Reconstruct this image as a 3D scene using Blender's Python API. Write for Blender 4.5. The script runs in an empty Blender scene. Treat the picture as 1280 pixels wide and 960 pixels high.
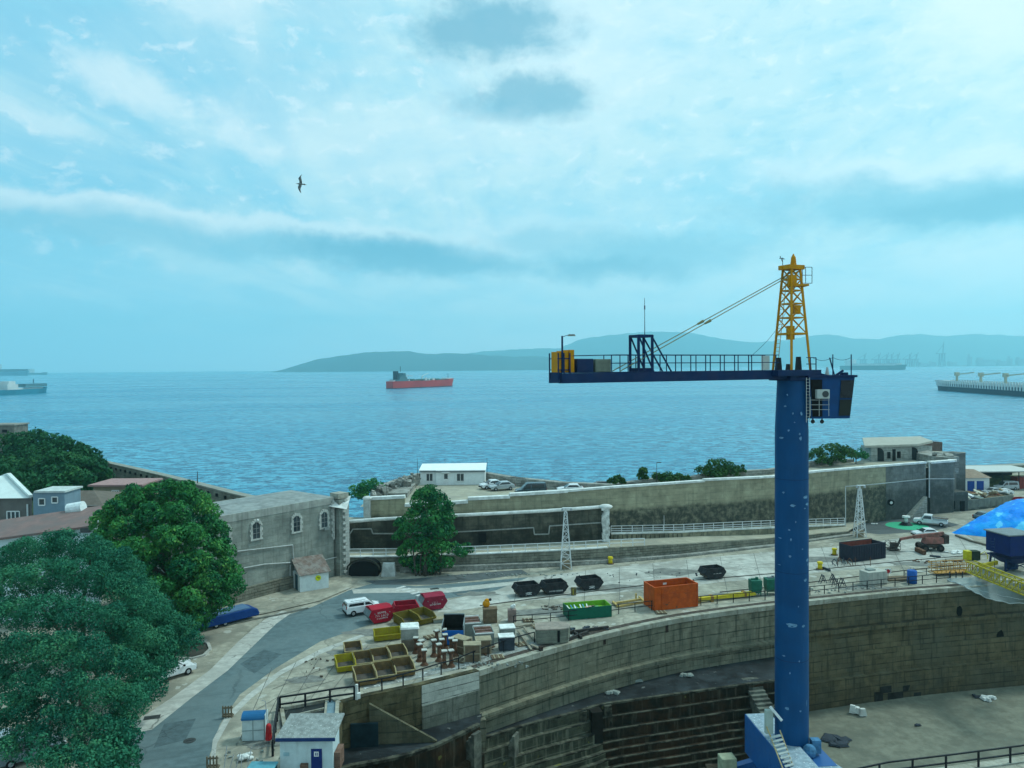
import bpy, math, random
import numpy as np
from mathutils import Vector, Matrix, Euler
random.seed(7)
rng = np.random.default_rng(7)
SC = bpy.context.scene
R = math.radians

# ------------------------------------------------------------------ camera
H = 28.0
cam_d = bpy.data.cameras.new('camera'); cam = bpy.data.objects.new('camera', cam_d)
SC.collection.objects.link(cam); SC.camera = cam
cam_d.sensor_width = 36.0; cam_d.lens = 27.0
cam_d.clip_start = 0.5; cam_d.clip_end = 90000.0
PITCH = R(1.31); ROLL = R(-0.5)
CM = Matrix.Rotation(R(90) - PITCH, 3, 'X') @ Matrix.Rotation(ROLL, 3, 'Z')
cam.location = (0, 0, H); cam.rotation_euler = CM.to_euler()

# ------------------------------------------------------------------ exposure
SC.view_settings.view_transform = 'Standard'
SC.view_settings.look = 'None'
SC.view_settings.exposure = 0.22
SC.view_settings.gamma = 1.0
SC.render.engine = 'CYCLES'
SC.cycles.use_denoising = True
SC.cycles.max_bounces = 5
SC.cycles.diffuse_bounces = 2
SC.cycles.glossy_bounces = 2
SC.cycles.transmission_bounces = 3
SC.cycles.volume_bounces = 2
SC.cycles.transparent_max_bounces = 8
SC.cycles.use_adaptive_sampling = True
SC.cycles.adaptive_threshold = 0.02

# ------------------------------------------------------------------ world
SUN_EL, SUN_AZ = R(52), R(62)          # azimuth clockwise from +Y: the sun is high, ahead and to the right
world = bpy.data.worlds.new('World'); SC.world = world; world.use_nodes = True
wt = world.node_tree; wt.nodes.clear()
class NT:
    """small helper to write node graphs as expressions"""
    def __init__(s, t): s.t = t
    def n(s, kind, **kw):
        nd = s.t.nodes.new(kind)
        for k, v in kw.items(): setattr(nd, k, v)
        return nd
    def put(s, sock, v):
        if hasattr(v, 'is_output'): s.t.links.new(v, sock)
        else: sock.default_value = v
    def m(s, op, a, b=0.0, c=0.0, clamp=False):
        nd = s.n('ShaderNodeMath', operation=op, use_clamp=clamp)
        s.put(nd.inputs[0], a); s.put(nd.inputs[1], b)
        if op in ('MULTIPLY_ADD', 'WRAP', 'COMPARE'): s.put(nd.inputs[2], c)
        return nd.outputs[0]
    def vm(s, op, a, b=(0, 0, 0)):
        nd = s.n('ShaderNodeVectorMath', operation=op)
        s.put(nd.inputs[0], a)
        if op == 'SCALE': s.put(nd.inputs['Scale'], b)
        else: s.put(nd.inputs[1], b)
        return nd.outputs['Value'] if op in ('LENGTH', 'DOT_PRODUCT', 'DISTANCE') else nd.outputs[0]
    def xyz(s, v):
        nd = s.n('ShaderNodeSeparateXYZ'); s.put(nd.inputs[0], v); return nd.outputs
    def comb(s, x, y, z=0.0):
        nd = s.n('ShaderNodeCombineXYZ'); s.put(nd.inputs[0], x); s.put(nd.inputs[1], y); s.put(nd.inputs[2], z); return nd.outputs[0]
    def noise(s, v, scale, detail=4.0, rough=0.5, dist=0.0, color=False):
        nd = s.n('ShaderNodeTexNoise'); s.put(nd.inputs['Vector'], v)
        nd.inputs['Scale'].default_value = scale; nd.inputs['Detail'].default_value = detail
        nd.inputs['Roughness'].default_value = rough; nd.inputs['Distortion'].default_value = dist
        return nd.outputs[1 if color else 0]
    def ramp(s, v, lo, hi, a=0.0, b=1.0, smooth=True):
        nd = s.n('ShaderNodeMapRange'); nd.interpolation_type = 'SMOOTHSTEP' if smooth else 'LINEAR'
        s.put(nd.inputs[0], v); s.put(nd.inputs[1], lo); s.put(nd.inputs[2], hi); s.put(nd.inputs[3], a); s.put(nd.inputs[4], b)
        return nd.outputs[0]
    def mix(s, f, a, b, mode='MIX'):
        nd = s.n('ShaderNodeMix', data_type='RGBA', blend_type=mode)
        s.put(nd.inputs[0], f)
        for k, v in ((6, a), (7, b)):
            if isinstance(v, tuple) and len(v) == 3: v = v + (1,)
            s.put(nd.inputs[k], v)
        return nd.outputs[2]

def build_world():
    g = NT(wt)
    tc = g.n('ShaderNodeTexCoord').outputs['Generated']
    d = g.vm('NORMALIZE', tc)
    o = g.xyz(d); x, y, z = o[0], o[1], o[2]
    az = g.m('MULTIPLY', g.m('ARCTAN2', x, y), 57.2958)
    el = g.m('MULTIPLY', g.m('ARCSINE', z), 57.2958)
    ae = g.comb(az, el, 0.0)
    # the layer of high streaky cloud, mapped on a plane overhead
    zz = g.m('MAXIMUM', g.m('ADD', z, 0.06), 0.03)
    pl = g.comb(g.m('DIVIDE', x, zz), g.m('DIVIDE', y, zz), 0.0)
    mp = g.n('ShaderNodeMapping'); g.put(mp.inputs[0], pl)
    mp.inputs['Rotation'].default_value = (0, 0, R(-28)); mp.inputs['Scale'].default_value = (1.0, 0.30, 1.0)
    streak = g.noise(mp.outputs[0], 1.5, 10.0, 0.60, 0.6)
    big = g.noise(pl, 0.45, 4.0, 0.5, 0.2)
    # warped direction used for the separate clouds
    wv = g.vm('SUBTRACT', g.noise(ae, 0.16, 9.0, 0.64, 0.0, True), (0.5, 0.5, 0.5))
    ws = g.vm('ADD', ae, g.vm('MULTIPLY', wv, (6.0, 3.2, 0.0)))
    puff = g.noise(g.vm('MULTIPLY', ae, (0.7, 1.25, 1.0)), 0.42, 10.0, 0.64, 0.2)
    def blob(a0, e0, ra, re, soft=0.9, tilt=0.0, v=None):
        q = g.vm('SUBTRACT', v if v is not None else ws, (a0, e0, 0.0))
        if tilt:
            mm = g.n('ShaderNodeVectorRotate', rotation_type='Z_AXIS'); g.put(mm.inputs[0], q); mm.inputs['Angle'].default_value = R(-tilt); q = mm.outputs[0]
        q = g.vm('MULTIPLY', q, (1 / ra, 1 / re, 0.0))
        L = g.vm('LENGTH', q)
        L = g.m('ADD', L, g.m('MULTIPLY', g.m('SUBTRACT', puff, 0.5), -1.7))
        return g.ramp(L, 1.0 - soft * 0.5, 1.0 + soft * 0.5, 1.0, 0.0)
    K = 10.0
    def c(r, g_, b): return (r * K, g_ * K, b * K)
    sky = g.n('ShaderNodeTexSky'); sky.sky_type = 'NISHITA'; sky.sun_disc = False
    sky.sun_elevation = SUN_EL; sky.sun_rotation = SUN_AZ
    sky.air_density = 1.0; sky.dust_density = 2.5; sky.ozone_density = 3.0
    nish = g.mix(1.0, sky.outputs[0], (0.55, 1.35, 1.45), 'MULTIPLY')
    clear = g.mix(0.80, nish, c(0.26, 0.65, 0.83))
    # overcast veil
    veil = g.ramp(g.m('ADD', g.m('MULTIPLY', streak, 0.75), g.m('MULTIPLY', big, 0.45)), 0.48, 0.72, 0.0, 1.0)
    right = g.ramp(az, -34.0, 16.0, -0.08, 0.58, False)
    # a thinner lane of blue from low left
    lowleft = g.m('MULTIPLY', g.ramp(az, -8.0, -30.0, 0.0, 1.0), g.ramp(el, 16.0, 4.0, 0.0, 1.0))
    vv = g.m('ADD', veil, g.m('SUBTRACT', right, g.m('MULTIPLY', lowleft, 0.5)), clamp=True)
    col = g.mix(vv, clear, c(0.50, 0.80, 0.86))
    # soft grey-blue mottling under the veil
    mot = g.ramp(g.noise(g.vm('MULTIPLY', ae, (0.55, 1.6, 1.0)), 0.16, 6.0, 0.58, 0.3), 0.46, 0.66, 0.0, 0.60)
    col = g.mix(mot, col, c(0.24, 0.645, 0.82))
    dark, mid, lite = c(0.10, 0.36, 0.52), c(0.22, 0.54, 0.69), c(0.68, 0.90, 0.93)
    def put(mask, k, colr):
        nonlocal col
        col = g.mix(g.m('MULTIPLY', mask, k), col, colr)
    # fine cauliflower texture over the brighter cloud
    fine = g.noise(g.vm('MULTIPLY', ws, (1.0, 1.7, 1.0)), 0.55, 9.0, 0.6, 0.0)
    col = g.mix(g.m('MULTIPLY', g.ramp(fine, 0.52, 0.72), g.ramp(el, 3.0, 10.0, 0.15, 0.45)), col, c(0.80, 0.97, 1.0))
    col = g.mix(g.m('MULTIPLY', g.ramp(fine, 0.46, 0.30), g.ramp(az, -30.0, 10.0, 0.12, 0.35)), col, c(0.20, 0.59, 0.78))
    # bright rims first, then the darker bodies
    put(blob(4.5, 22.5, 7.5, 5.0, 1.2), 0.55, lite)
    put(blob(-1.4, 23.3, 5.2, 1.75, 1.0), 0.80, dark)
    put(blob(1.3, 19.2, 4.8, 1.35, 1.0), 0.75, dark)
    put(blob(-8, 16.0, 11, 2.6, 1.3), 0.35, lite)
    # long shelf of cloud from the left
    put(blob(-23, 10.3, 21, 0.75, 0.9, -3.5), 0.75, lite)
    put(blob(-21, 8.9, 20, 1.05, 1.2, -4.5), 0.70, mid)
    put(blob(-7, 7.9, 8.5, 1.25, 1.1, -3.0), 0.85, dark)
    put(blob(0.5, 9.6, 6.0, 1.6, 1.2), 0.45, lite)
    put(blob(10, 7.8, 8.0, 1.5, 1.2, 2.0), 0.9, mid)
    put(blob(7.5, 6.9, 5.0, .8, 1.2, 0.0), 0.7, dark)
    put(blob(3, 9.4, 4.0, .9, 1.1), 0.6, mid)
    # right hand bank
    put(blob(31, 12.3, 13.0, 1.3, 1.0, -2.0), 0.75, lite)
    put(blob(29, 10.3, 10.5, 1.8, 1.2, -3.0), 0.95, mid)
    put(blob(33, 9.6, 7, 1.0, 1.2, -3.0), 0.6, dark)
    put(blob(34, 20.8, 6.5, 4.2, 1.0), 0.80, lite)
    put(blob(34, 6.2, 9, 1.6, 1.2), 0.45, lite)
    # thin bright lines low down and small puffs
    put(blob(9, 4.1, 15, 0.45, 1.0), 0.55, lite)
    put(blob(-26, 18.3, 3.6, 1.3, 1.1, -20), 0.65, lite)
    put(blob(-21, 24.2, 3.0, 1.6, 1.1), 0.55, lite)
    put(blob(-19, 15.9, 2.4, 0.9, 1.1, -25), 0.60, lite)
    put(blob(-31.5, 15.8, 2.8, 0.6, 1.1, -12), 0.50, lite)
    # haze near the horizon
    hz = g.ramp(el, 9.0, 0.0, 0.0, 0.85)
    col = g.mix(hz, col, g.mix(g.ramp(az, -33.0, 25.0), c(0.50, 0.92, 1.10), c(0.80, 1.0, 1.05)))
    below = g.ramp(el, 0.0, -3.0, 0.0, 1.0)
    col = g.mix(below, col, c(0.10, 0.28, 0.36))
    col = g.mix(1.0, col, (1.06, 0.94, 0.94), 'MULTIPLY')
    bg = g.n('ShaderNodeBackground'); g.put(bg.inputs[0], col); bg.inputs[1].default_value = 0.102
    out = g.n('ShaderNodeOutputWorld'); wt.links.new(bg.outputs[0], out.inputs[0])
build_world()
world.cycles.sampling_method = 'MANUAL'; world.cycles.sample_map_resolution = 512

sun_d = bpy.data.lights.new('sun', 'SUN'); sun = bpy.data.objects.new('sun', sun_d); SC.collection.objects.link(sun)
sun_d.energy = 2.0; sun_d.angle = R(9); sun_d.color = (0.84, 1.0, 0.93)
sdir = Vector((math.sin(SUN_AZ) * math.cos(SUN_EL), math.cos(SUN_AZ) * math.cos(SUN_EL), math.sin(SUN_EL)))
sun.rotation_euler = sdir.to_track_quat('Z', 'Y').to_euler()
sun.location = (60, 60, 120)

# ------------------------------------------------------------------ placing helpers: a pixel of the 1280x960 photograph to a point
def ray(px, py): return CM @ Vector(((px - 640) / 960.0, -(py - 480) / 960.0, -1.0))
def A(px, py, z=0.0):
    d = ray(px, py); t = (z - H) / d.z
    return Vector((d.x * t, d.y * t, z))
def T(px, py, Y):
    d = ray(px, py); t = Y / d.y
    return Vector((d.x * t, Y, H + d.z * t))
def XY(p): return (p.x, p.y)

# ------------------------------------------------------------------ materials
MATS = {}
def mat(name, col, rough=0.8, var=0.15, vscale=2.0, bump=0.0, bscale=8.0, metal=0.0, col2=None, c2amt=0.5, c2scale=0.6,
        brick=None, cracks=None, streak=0.0, grime=None, grimecol=(0.03, 0.035, 0.03), spec=0.12, alpha=1.0, chips=None):
    """procedural surface: base colour, fine variation, a second patchy colour, masonry joints, run-down streaks, grime with its own outline"""
    if name in MATS: return MATS[name]
    if not col: raise KeyError(name)
    m = bpy.data.materials.new(name); m.use_nodes = True
    t = m.node_tree; t.nodes.clear(); g = NT(t)
    P = g.n('ShaderNodeNewGeometry').outputs['Position']
    ob = g.n('ShaderNodeTexCoord').outputs['Object']
    P = ob if name.startswith('o_') else P
    n1 = g.noise(P, vscale, 6.0, 0.6)
    c = g.mix(g.ramp(n1, 0.3, 0.7), tuple(v * (1 - var) for v in col), tuple(min(1, v * (1 + var)) for v in col))
    if col2 is not None:
        n2 = g.noise(P, c2scale, 7.0, 0.65, 0.3)
        c = g.mix(g.m('MULTIPLY', g.ramp(n2, 0.5 - 0.08, 0.5 + 0.12), c2amt), c, col2)
    hgt = g.noise(P, bscale, 5.0, 0.6)
    if cracks:
        sc_, amt_ = cracks
        wp = g.vm('ADD', P, g.vm('MULTIPLY', g.noise(P, 0.6, 5.0, 0.6, 0.0, True), (1.6, 1.6, 0.0)))
        vo = g.n('ShaderNodeTexVoronoi', feature='DISTANCE_TO_EDGE'); g.put(vo.inputs['Vector'], wp); vo.inputs['Scale'].default_value = sc_
        ck = g.m('MULTIPLY', g.ramp(vo.outputs['Distance'], 0.022, 0.006), g.ramp(g.noise(P, 0.15, 3.0, 0.5), 0.42, 0.55))
        c = g.mix(g.m('MULTIPLY', ck, amt_), c, tuple(v * 0.35 for v in col))
        sp = g.ramp(g.noise(P, 3.3, 4.0, 0.7), 0.60, 0.70)
        c = g.mix(g.m('MULTIPLY', sp, 0.35), c, tuple(v * 0.5 for v in col))
        dr = g.n('ShaderNodeVectorRotate', rotation_type='Z_AXIS'); g.put(dr.inputs[0], P); dr.inputs['Angle'].default_value = R(-18)
        tr = g.ramp(g.noise(g.vm('MULTIPLY', dr.outputs[0], (0.06, 0.9, 1.0)), 1.0, 5.0, 0.65), 0.50, 0.66)
        c = g.mix(g.m('MULTIPLY', tr, 0.42), c, tuple(v * 0.62 for v in col))
    if brick:
        bw, bh, mort, mc = brick
        o = g.xyz(P)
        # run the courses along whichever way the wall faces
        u = g.m('ADD', o[0], g.m('MULTIPLY', o[1], 0.65))
        bv = g.comb(u, o[2], 0.0)
        b = g.n('ShaderNodeTexBrick'); g.put(b.inputs['Vector'], bv)
        b.inputs['Color1'].default_value = (1, 1, 1, 1); b.inputs['Color2'].default_value = (0.72, 0.72, 0.72, 1)
        b.inputs['Mortar'].default_value = (mc, mc, mc, 1); b.inputs['Scale'].default_value = 1.0
        b.inputs['Mortar Size'].default_value = mort; b.inputs['Mortar Smooth'].default_value = 0.3
        b.inputs['Brick Width'].default_value = bw; b.inputs['Row Height'].default_value = bh
        b.inputs['Bias'].default_value = 0.0
        bm = g.ramp(g.noise(P, 0.33, 6.0, 0.7), 0.36, 0.62, 0.12, 0.95)
        c = g.mix(bm, c, g.mix(1.0, c, b.outputs[0], 'MULTIPLY'))
        crs = g.m('FRACT', g.m('DIVIDE', g.m('ADD', o[2], g.m('MULTIPLY', g.noise(P, 0.4, 2.0, 0.5), 0.12)), bh * 2.0))
        lm = g.m('MULTIPLY', g.ramp(crs, 0.14, 0.05), g.ramp(g.noise(g.vm('MULTIPLY', P, (0.5, 0.5, 2.0)), 1.0, 5.0, 0.7), 0.40, 0.55))
        c = g.mix(g.m('MULTIPLY', lm, max(0.0, 1.45 * (1 - mc))), c, grimecol)
        hgt = g.m('ADD', hgt, g.m('MULTIPLY', g.m('MULTIPLY', b.outputs[1], bm), -0.8))
    if streak:
        o = g.xyz(P)
        sv = g.comb(g.m('MULTIPLY', g.m('ADD', o[0], o[1]), 1.0), g.m('MULTIPLY', o[1], 0.7), g.m('MULTIPLY', o[2], 0.10))
        s = g.ramp(g.noise(sv, 1.7, 5.0, 0.65), 0.50, 0.68)
        c = g.mix(g.m('MULTIPLY', s, streak), c, grimecol)
    if grime:
        z0, z1, amt = grime            # fully grimy at z0, clean at z1
        o = g.xyz(P)
        zz = g.m('ADD', o[2], g.m('MULTIPLY', g.m('SUBTRACT', g.noise(P, 0.5, 6.0, 0.7), 0.5), abs(z1 - z0) * 1.8))
        gm = g.ramp(zz, z0, z1, 1.0, 0.0)
        gm = g.m('MULTIPLY', gm, g.ramp(g.noise(P, 1.3, 6.0, 0.7), 0.28, 0.6, 0.45, 1.0))
        c = g.mix(g.m('MULTIPLY', gm, amt), c, grimecol)
    if chips:
        amt, cc, cs = chips
        cn = g.ramp(g.noise(P, cs, 4.0, 0.5), 1 - amt, 1 - amt + 0.02)
        c = g.mix(cn, c, cc)
    b = g.n('ShaderNodeBsdfPrincipled')
    g.put(b.inputs['Base Color'], c)
    rr = g.ramp(n1, 0.2, 0.8, max(0.02, rough - 0.1), min(1, rough + 0.1))
    g.put(b.inputs['Roughness'], rr); b.inputs['Metallic'].default_value = metal
    b.inputs['Specular IOR Level'].default_value = spec
    b.inputs['Alpha'].default_value = alpha
    if bump:
        bn = g.n('ShaderNodeBump'); bn.inputs['Strength'].default_value = bump; bn.inputs['Distance'].default_value = 0.08
        g.put(bn.inputs['Height'], hgt); t.links.new(bn.outputs[0], b.inputs['Normal'])
    out = g.n('ShaderNodeOutputMaterial'); t.links.new(b.outputs[0], out.inputs[0])
    MATS[name] = m
    return m

# ------------------------------------------------------------------ mesh helper
class MB:
    def __init__(s): s.v = []; s.f = []
    def add(s, vs, fs, M=None):
        o = len(s.v)
        for p in vs:
            p = Vector(p)
            if M is not None: p = M @ p
            s.v.append(tuple(p))
        s.f += [tuple(i + o for i in f) for f in fs]
        return s
    def box(s, c, size, rz=0.0, M=None, taper=1.0):
        x, y, z = (v / 2 for v in size); vs = []
        ca, sa = math.cos(rz), math.sin(rz)
        for sz in (-1, 1):
            k = 1.0 if sz < 0 else taper
            for sx, sy in ((-1, -1), (1, -1), (1, 1), (-1, 1)):
                X, Y = sx * x * k, sy * y * k
                vs.append((c[0] + X * ca - Y * sa, c[1] + X * sa + Y * ca, c[2] + sz * z))
        return s.add(vs, [(3, 2, 1, 0), (4, 5, 6, 7), (0, 1, 5, 4), (1, 2, 6, 5), (2, 3, 7, 6), (3, 0, 4, 7)], M)
    def bx(s, x0, x1, y0, y1, z0, z1):
        return s.box(((x0 + x1) / 2, (y0 + y1) / 2, (z0 + z1) / 2), (abs(x1 - x0), abs(y1 - y0), abs(z1 - z0)))
    def bar(s, a, b, w=0.05, h=None, M=None):
        a, b = Vector(a), Vector(b); h = h or w; d = b - a
        if d.length < 1e-6: return s
        d.normalize(); up = Vector((0, 0, 1)) if abs(d.z) < 0.95 else Vector((0, 1, 0))
        sx = d.cross(up).normalized() * (w / 2); sy = sx.cross(d).normalized() * (h / 2)
        vs = [a - sx - sy, a + sx - sy, a + sx + sy, a - sx + sy, b - sx - sy, b + sx - sy, b + sx + sy, b - sx + sy]
        return s.add(vs, [(3, 2, 1, 0), (4, 5, 6, 7), (0, 1, 5, 4), (1, 2, 6, 5), (2, 3, 7, 6), (3, 0, 4, 7)], M)
    def cyl(s, a, b, r0, r1=None, n=12, cap=True, M=None):
        a, b = Vector(a), Vector(b); r1 = r0 if r1 is None else r1
        d = (b - a).normalized(); up = Vector((0, 0, 1)) if abs(d.z) < 0.95 else Vector((1, 0, 0))
        u = d.cross(up).normalized(); w = d.cross(u).normalized(); vs = []
        for p, r in ((a, r0), (b, r1)):
            for i in range(n):
                t = 2 * math.pi * i / n; vs.append(p + (u * math.cos(t) + w * math.sin(t)) * r)
        fs = [(i, (i + 1) % n, n + (i + 1) % n, n + i) for i in range(n)]
        if cap: fs += [tuple(range(n - 1, -1, -1)), tuple(range(n, 2 * n))]
        return s.add(vs, fs, M)
    def tube(s, pts, r, n=6):
        for a, b in zip(pts[:-1], pts[1:]): s.cyl(a, b, r, r, n)
        return s
    def prism(s, poly, z0, z1, M=None):
        n = len(poly); vs = [(p[0], p[1], z0) for p in poly] + [(p[0], p[1], z1) for p in poly]
        return s.add(vs, [tuple(range(n - 1, -1, -1)), tuple(range(n, 2 * n))] + [(i, (i + 1) % n, n + (i + 1) % n, n + i) for i in range(n)], M)
    def xprism(s, prof, y0, y1, M=None, k=1.0, kc=0.0):
        """profile in x-z pushed from y0 to y1"""
        n = len(prof); vs = [(p[0], y0, p[1]) for p in prof] + [(p[0], y1, p[1]) for p in prof]
        return s.add(vs, [tuple(range(n)), tuple(range(2 * n - 1, n - 1, -1))] + [(i, n + i, n + (i + 1) % n, (i + 1) % n) for i in range(n)], M)
    def sheet(s, pts):
        return s.add(pts, [tuple(range(len(pts)))])
    def wall(s, pts, zt, zb, th):
        """vertical wall along plan points, its visible face on the line, thickness th away from the viewer"""
        pts = [Vector((p[0], p[1])) for p in pts]; n = len(pts)
        zt = zt if isinstance(zt, (list, tuple)) else [zt] * n
        zb = zb if isinstance(zb, (list, tuple)) else [zb] * n
        nor = []
        for i in range(n):
            a = pts[max(0, i - 1)]; b = pts[min(n - 1, i + 1)]; d = (b - a).normalized(); q = Vector((-d.y, d.x))
            nor.append(q)
        vs = []
        for i, p in enumerate(pts):
            q = p + nor[i] * th
            vs += [(p.x, p.y, zb[i]), (p.x, p.y, zt[i]), (q.x, q.y, zt[i]), (q.x, q.y, zb[i])]
        fs = []
        for i in range(n - 1):
            a, b = 4 * i, 4 * i + 4
            fs += [(a, b, b + 1, a + 1), (a + 1, b + 1, b + 2, a + 2), (a + 2, b + 2, b + 3, a + 3), (a + 3, b + 3, b, a)]
        fs += [(0, 1, 2, 3), (4 * n - 4, 4 * n - 1, 4 * n - 2, 4 * n - 3)]
        return s.add(vs, fs)
    def sphere(s, c, r, n=10, m=6, sq=(1, 1, 1)):
        vs = [(c[0], c[1], c[2] - r * sq[2])]
        for j in range(1, m):
            p = math.pi * j / m - math.pi / 2
            for i in range(n):
                t = 2 * math.pi * i / n
                vs.append((c[0] + r * sq[0] * math.cos(p) * math.cos(t), c[1] + r * sq[1] * math.cos(p) * math.sin(t), c[2] + r * sq[2] * math.sin(p)))
        vs.append((c[0], c[1], c[2] + r * sq[2])); L = len(vs) - 1
        fs = [(0, 1 + (i + 1) % n, 1 + i) for i in range(n)]
        for j in range(m - 2):
            for i in range(n):
                a = 1 + j * n + i; b = 1 + j * n + (i + 1) % n; fs.append((a, b, b + n, a + n))
        k = 1 + (m - 2) * n
        fs += [(k + i, k + (i + 1) % n, L) for i in range(n)]
        return s.add(vs, fs)
    def mesh(s, name):
        me = bpy.data.meshes.new(name); me.from_pydata(s.v, [], s.f); me.update(); return me
    def build(s, name, m, parent=None, smooth=False, bevel=0.0):
        me = s.mesh(name); me.materials.append(m)
        if smooth:
            for p in me.polygons: p.use_smooth = True
        o = bpy.data.objects.new(name, me); SC.collection.objects.link(o)
        if parent is not None: adopt(o, parent)
        if bevel:
            md = o.modifiers.new('bevel', 'BEVEL'); md.width = bevel; md.segments = 2; md.limit_method = 'ANGLE'
        return o
def adopt(o, parent):
    """parent a mesh: things built at the origin stay local, things traced in place carry obj['_w']"""
    o.parent = parent
    if parent.get('inplace'):
        o.matrix_parent_inverse = Matrix.Translation(-Vector(parent['inplace']))
    elif parent.parent is not None and parent.parent.get('inplace'):
        pass
def tag(o, label, cat, group=None, kind=None):
    if label: o['label'] = label
    if cat: o['category'] = cat
    if group: o['group'] = group
    if kind: o['kind'] = kind
    return o
def thing(name, label, cat, loc=(0, 0, 0), rz=0.0, group=None):
    o = bpy.data.objects.new(name, None); SC.collection.objects.link(o); o.empty_display_size = 0.3
    o.location = loc; o.rotation_euler = (0, 0, rz)
    return tag(o, label, cat, group)
def placed(name, label, cat, loc, group=None):
    """a thing whose parts are given in place, in scene coordinates"""
    o = thing(name, label, cat, loc, 0.0, group); o['inplace'] = tuple(loc); return o
def kids(o): return [c for c in bpy.data.objects if c.parent == o]
def dup(root, loc, rz=0.0, label=None, group=None, scale=None, tilt=None):
    def cp(o, par):
        c = o.copy(); SC.collection.objects.link(c)
        if par is not None: c.parent = par
        for ch in CH.get(o.name, None) or kids(o): cp(ch, c)
        return c
    c = cp(root, None); c.location = loc; c.rotation_euler = (0, 0, rz) if tilt is None else (tilt[0], tilt[1], rz)
    if label: c['label'] = label
    if group: c['group'] = group
    if scale: c.scale = (scale, scale, scale) if not isinstance(scale, tuple) else scale
    return c
CH = {}
def struct(name, mb, m, smooth=False):
    o = mb.build(name, m, None, smooth); o['kind'] = 'structure'; return o
# ================================================================== SETTING
SEA = -3.0
# ---- sea
def sea_material():
    m = bpy.data.materials.new('sea_water'); m.use_nodes = True; t = m.node_tree; t.nodes.clear(); g = NT(t)
    P = g.n('ShaderNodeNewGeometry').outputs['Position']
    s1 = g.vm('MULTIPLY', P, (0.17, 0.26, 0.0)); s2 = g.vm('MULTIPLY', P, (0.6, 1.0, 0.0)); s3 = g.vm('MULTIPLY', P, (0.0028, 0.011, 0.0))
    w1 = g.noise(s1, 1.0, 7.0, 0.66, 0.4); w2 = g.noise(s2, 1.0, 4.0, 0.6, 0.3); w3 = g.noise(s3, 1.0, 5.0, 0.6, 0.5)
    hgt = g.m('ADD', g.m('MULTIPLY', w1, 1.5), g.m('MULTIPLY', w2, 0.35))
    crest = g.ramp(g.m('ADD', g.m('MULTIPLY', w1, 0.6), g.m('MULTIPLY', w2, 0.4)), 0.45, 0.56)
    col = g.mix(crest, (0.008, 0.09, 0.175), (0.095, 0.41, 0.56))  # wave light and shade put into the colour: pale crests, dark troughs
    col = g.mix(g.m('MULTIPLY', g.ramp(w3, 0.40, 0.62), 0.5), col, (0.018, 0.21, 0.34))
    foam = g.m('MULTIPLY', g.ramp(w2, 0.70, 0.76), g.ramp(w1, 0.54, 0.62))
    col = g.mix(g.m('MULTIPLY', foam, 0.5), col, (0.6, 0.75, 0.8))
    bn = g.n('ShaderNodeBump'); bn.inputs['Strength'].default_value = 0.85; bn.inputs['Distance'].default_value = 1.0
    g.put(bn.inputs['Height'], hgt)
    b = g.n('ShaderNodeBsdfPrincipled'); g.put(b.inputs['Base Color'], col)
    g.put(b.inputs['Roughness'], g.ramp(w3, 0.35, 0.65, 0.15, 0.30)); b.inputs['IOR'].default_value = 1.33
    t.links.new(bn.outputs[0], b.inputs['Normal'])
    o = g.n('ShaderNodeOutputMaterial'); t.links.new(b.outputs[0], o.inputs[0]); return m
mb = MB(); FAR = 10500.0
mb.sheet([(-FAR, -60, SEA), (-128, -60, SEA), (-128, 116, SEA), (FAR, 116, SEA), (FAR, FAR, SEA), (-FAR, FAR, SEA)])
struct('sea', mb, sea_material())

# ---- far hills, real ridges standing on the far shore
def hills(name, pts, Y, depth, colr, seed):
    """ridge outline (photo pixel x, height pixel) rebuilt as terrain with its own depth"""
    r2 = random.Random(seed); rows = 9; top = []
    x = pts[0][0]
    while x <= pts[-1][0]:
        for a, b in zip(pts[:-1], pts[1:]):
            if a[0] <= x <= b[0]: y = a[1] + (b[1] - a[1]) * (x - a[0]) / max(1, b[0] - a[0])
        top.append((x, y + r2.uniform(-0.5, 0.5))); x += 7
    vs, fs = [], []
    for i, (px, py) in enumerate(top):
        cr = T(px, py, Y + depth * 0.5); hh = max(cr.z - SEA, 3.0)
        for j in range(rows):
            t = j / (rows - 1); k = math.sin(t * math.pi) ** 0.8
            fold = 1 - 0.28 * abs(math.sin(i * 0.9 + j * 1.3 + r2.uniform(-0.3, 0.3))) * (1 - k)
            vs.append((cr.x * (1 + (t - 0.5) * 0.02), Y + depth * t, SEA - 2 + (hh + 2) * k * fold))
    n = len(top)
    for i in range(n - 1):
        for j in range(rows - 1):
            a = i * rows + j; fs.append((a, a + rows, a + rows + 1, a + 1))
    m_ = MB(); m_.add(vs, fs)
    return struct(name, m_, mat(name + '_cover', colr, 0.95, 0.35, 0.002, col2=(0.05, 0.075, 0.055), c2scale=0.0015), True)
hills('headland_hills', [(364, 463), (380, 455), (400, 449), (430, 444), (455, 440.5), (490, 439), (512, 439), (535, 443), (560, 441), (585, 442), (610, 444), (640, 446), (670, 445), (700, 447), (740, 448), (780, 452), (820, 458)], 6300, 1500, (0.02, 0.04, 0.035), 3)
hills('distant_hills', [(560, 452), (585, 441), (620, 438), (660, 436), (700, 435), (725, 424), (760, 419), (800, 415), (830, 414), (862, 416), (905, 424), (940, 428), (985, 425), (1010, 420), (1040, 418), (1068, 423), (1100, 424), (1120, 419), (1150, 417.5), (1180, 420), (1220, 417.5), (1260, 419), (1300, 422), (1400, 420), (1500, 428)], 9700, 1100, (0.03, 0.05, 0.045), 5)
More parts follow.
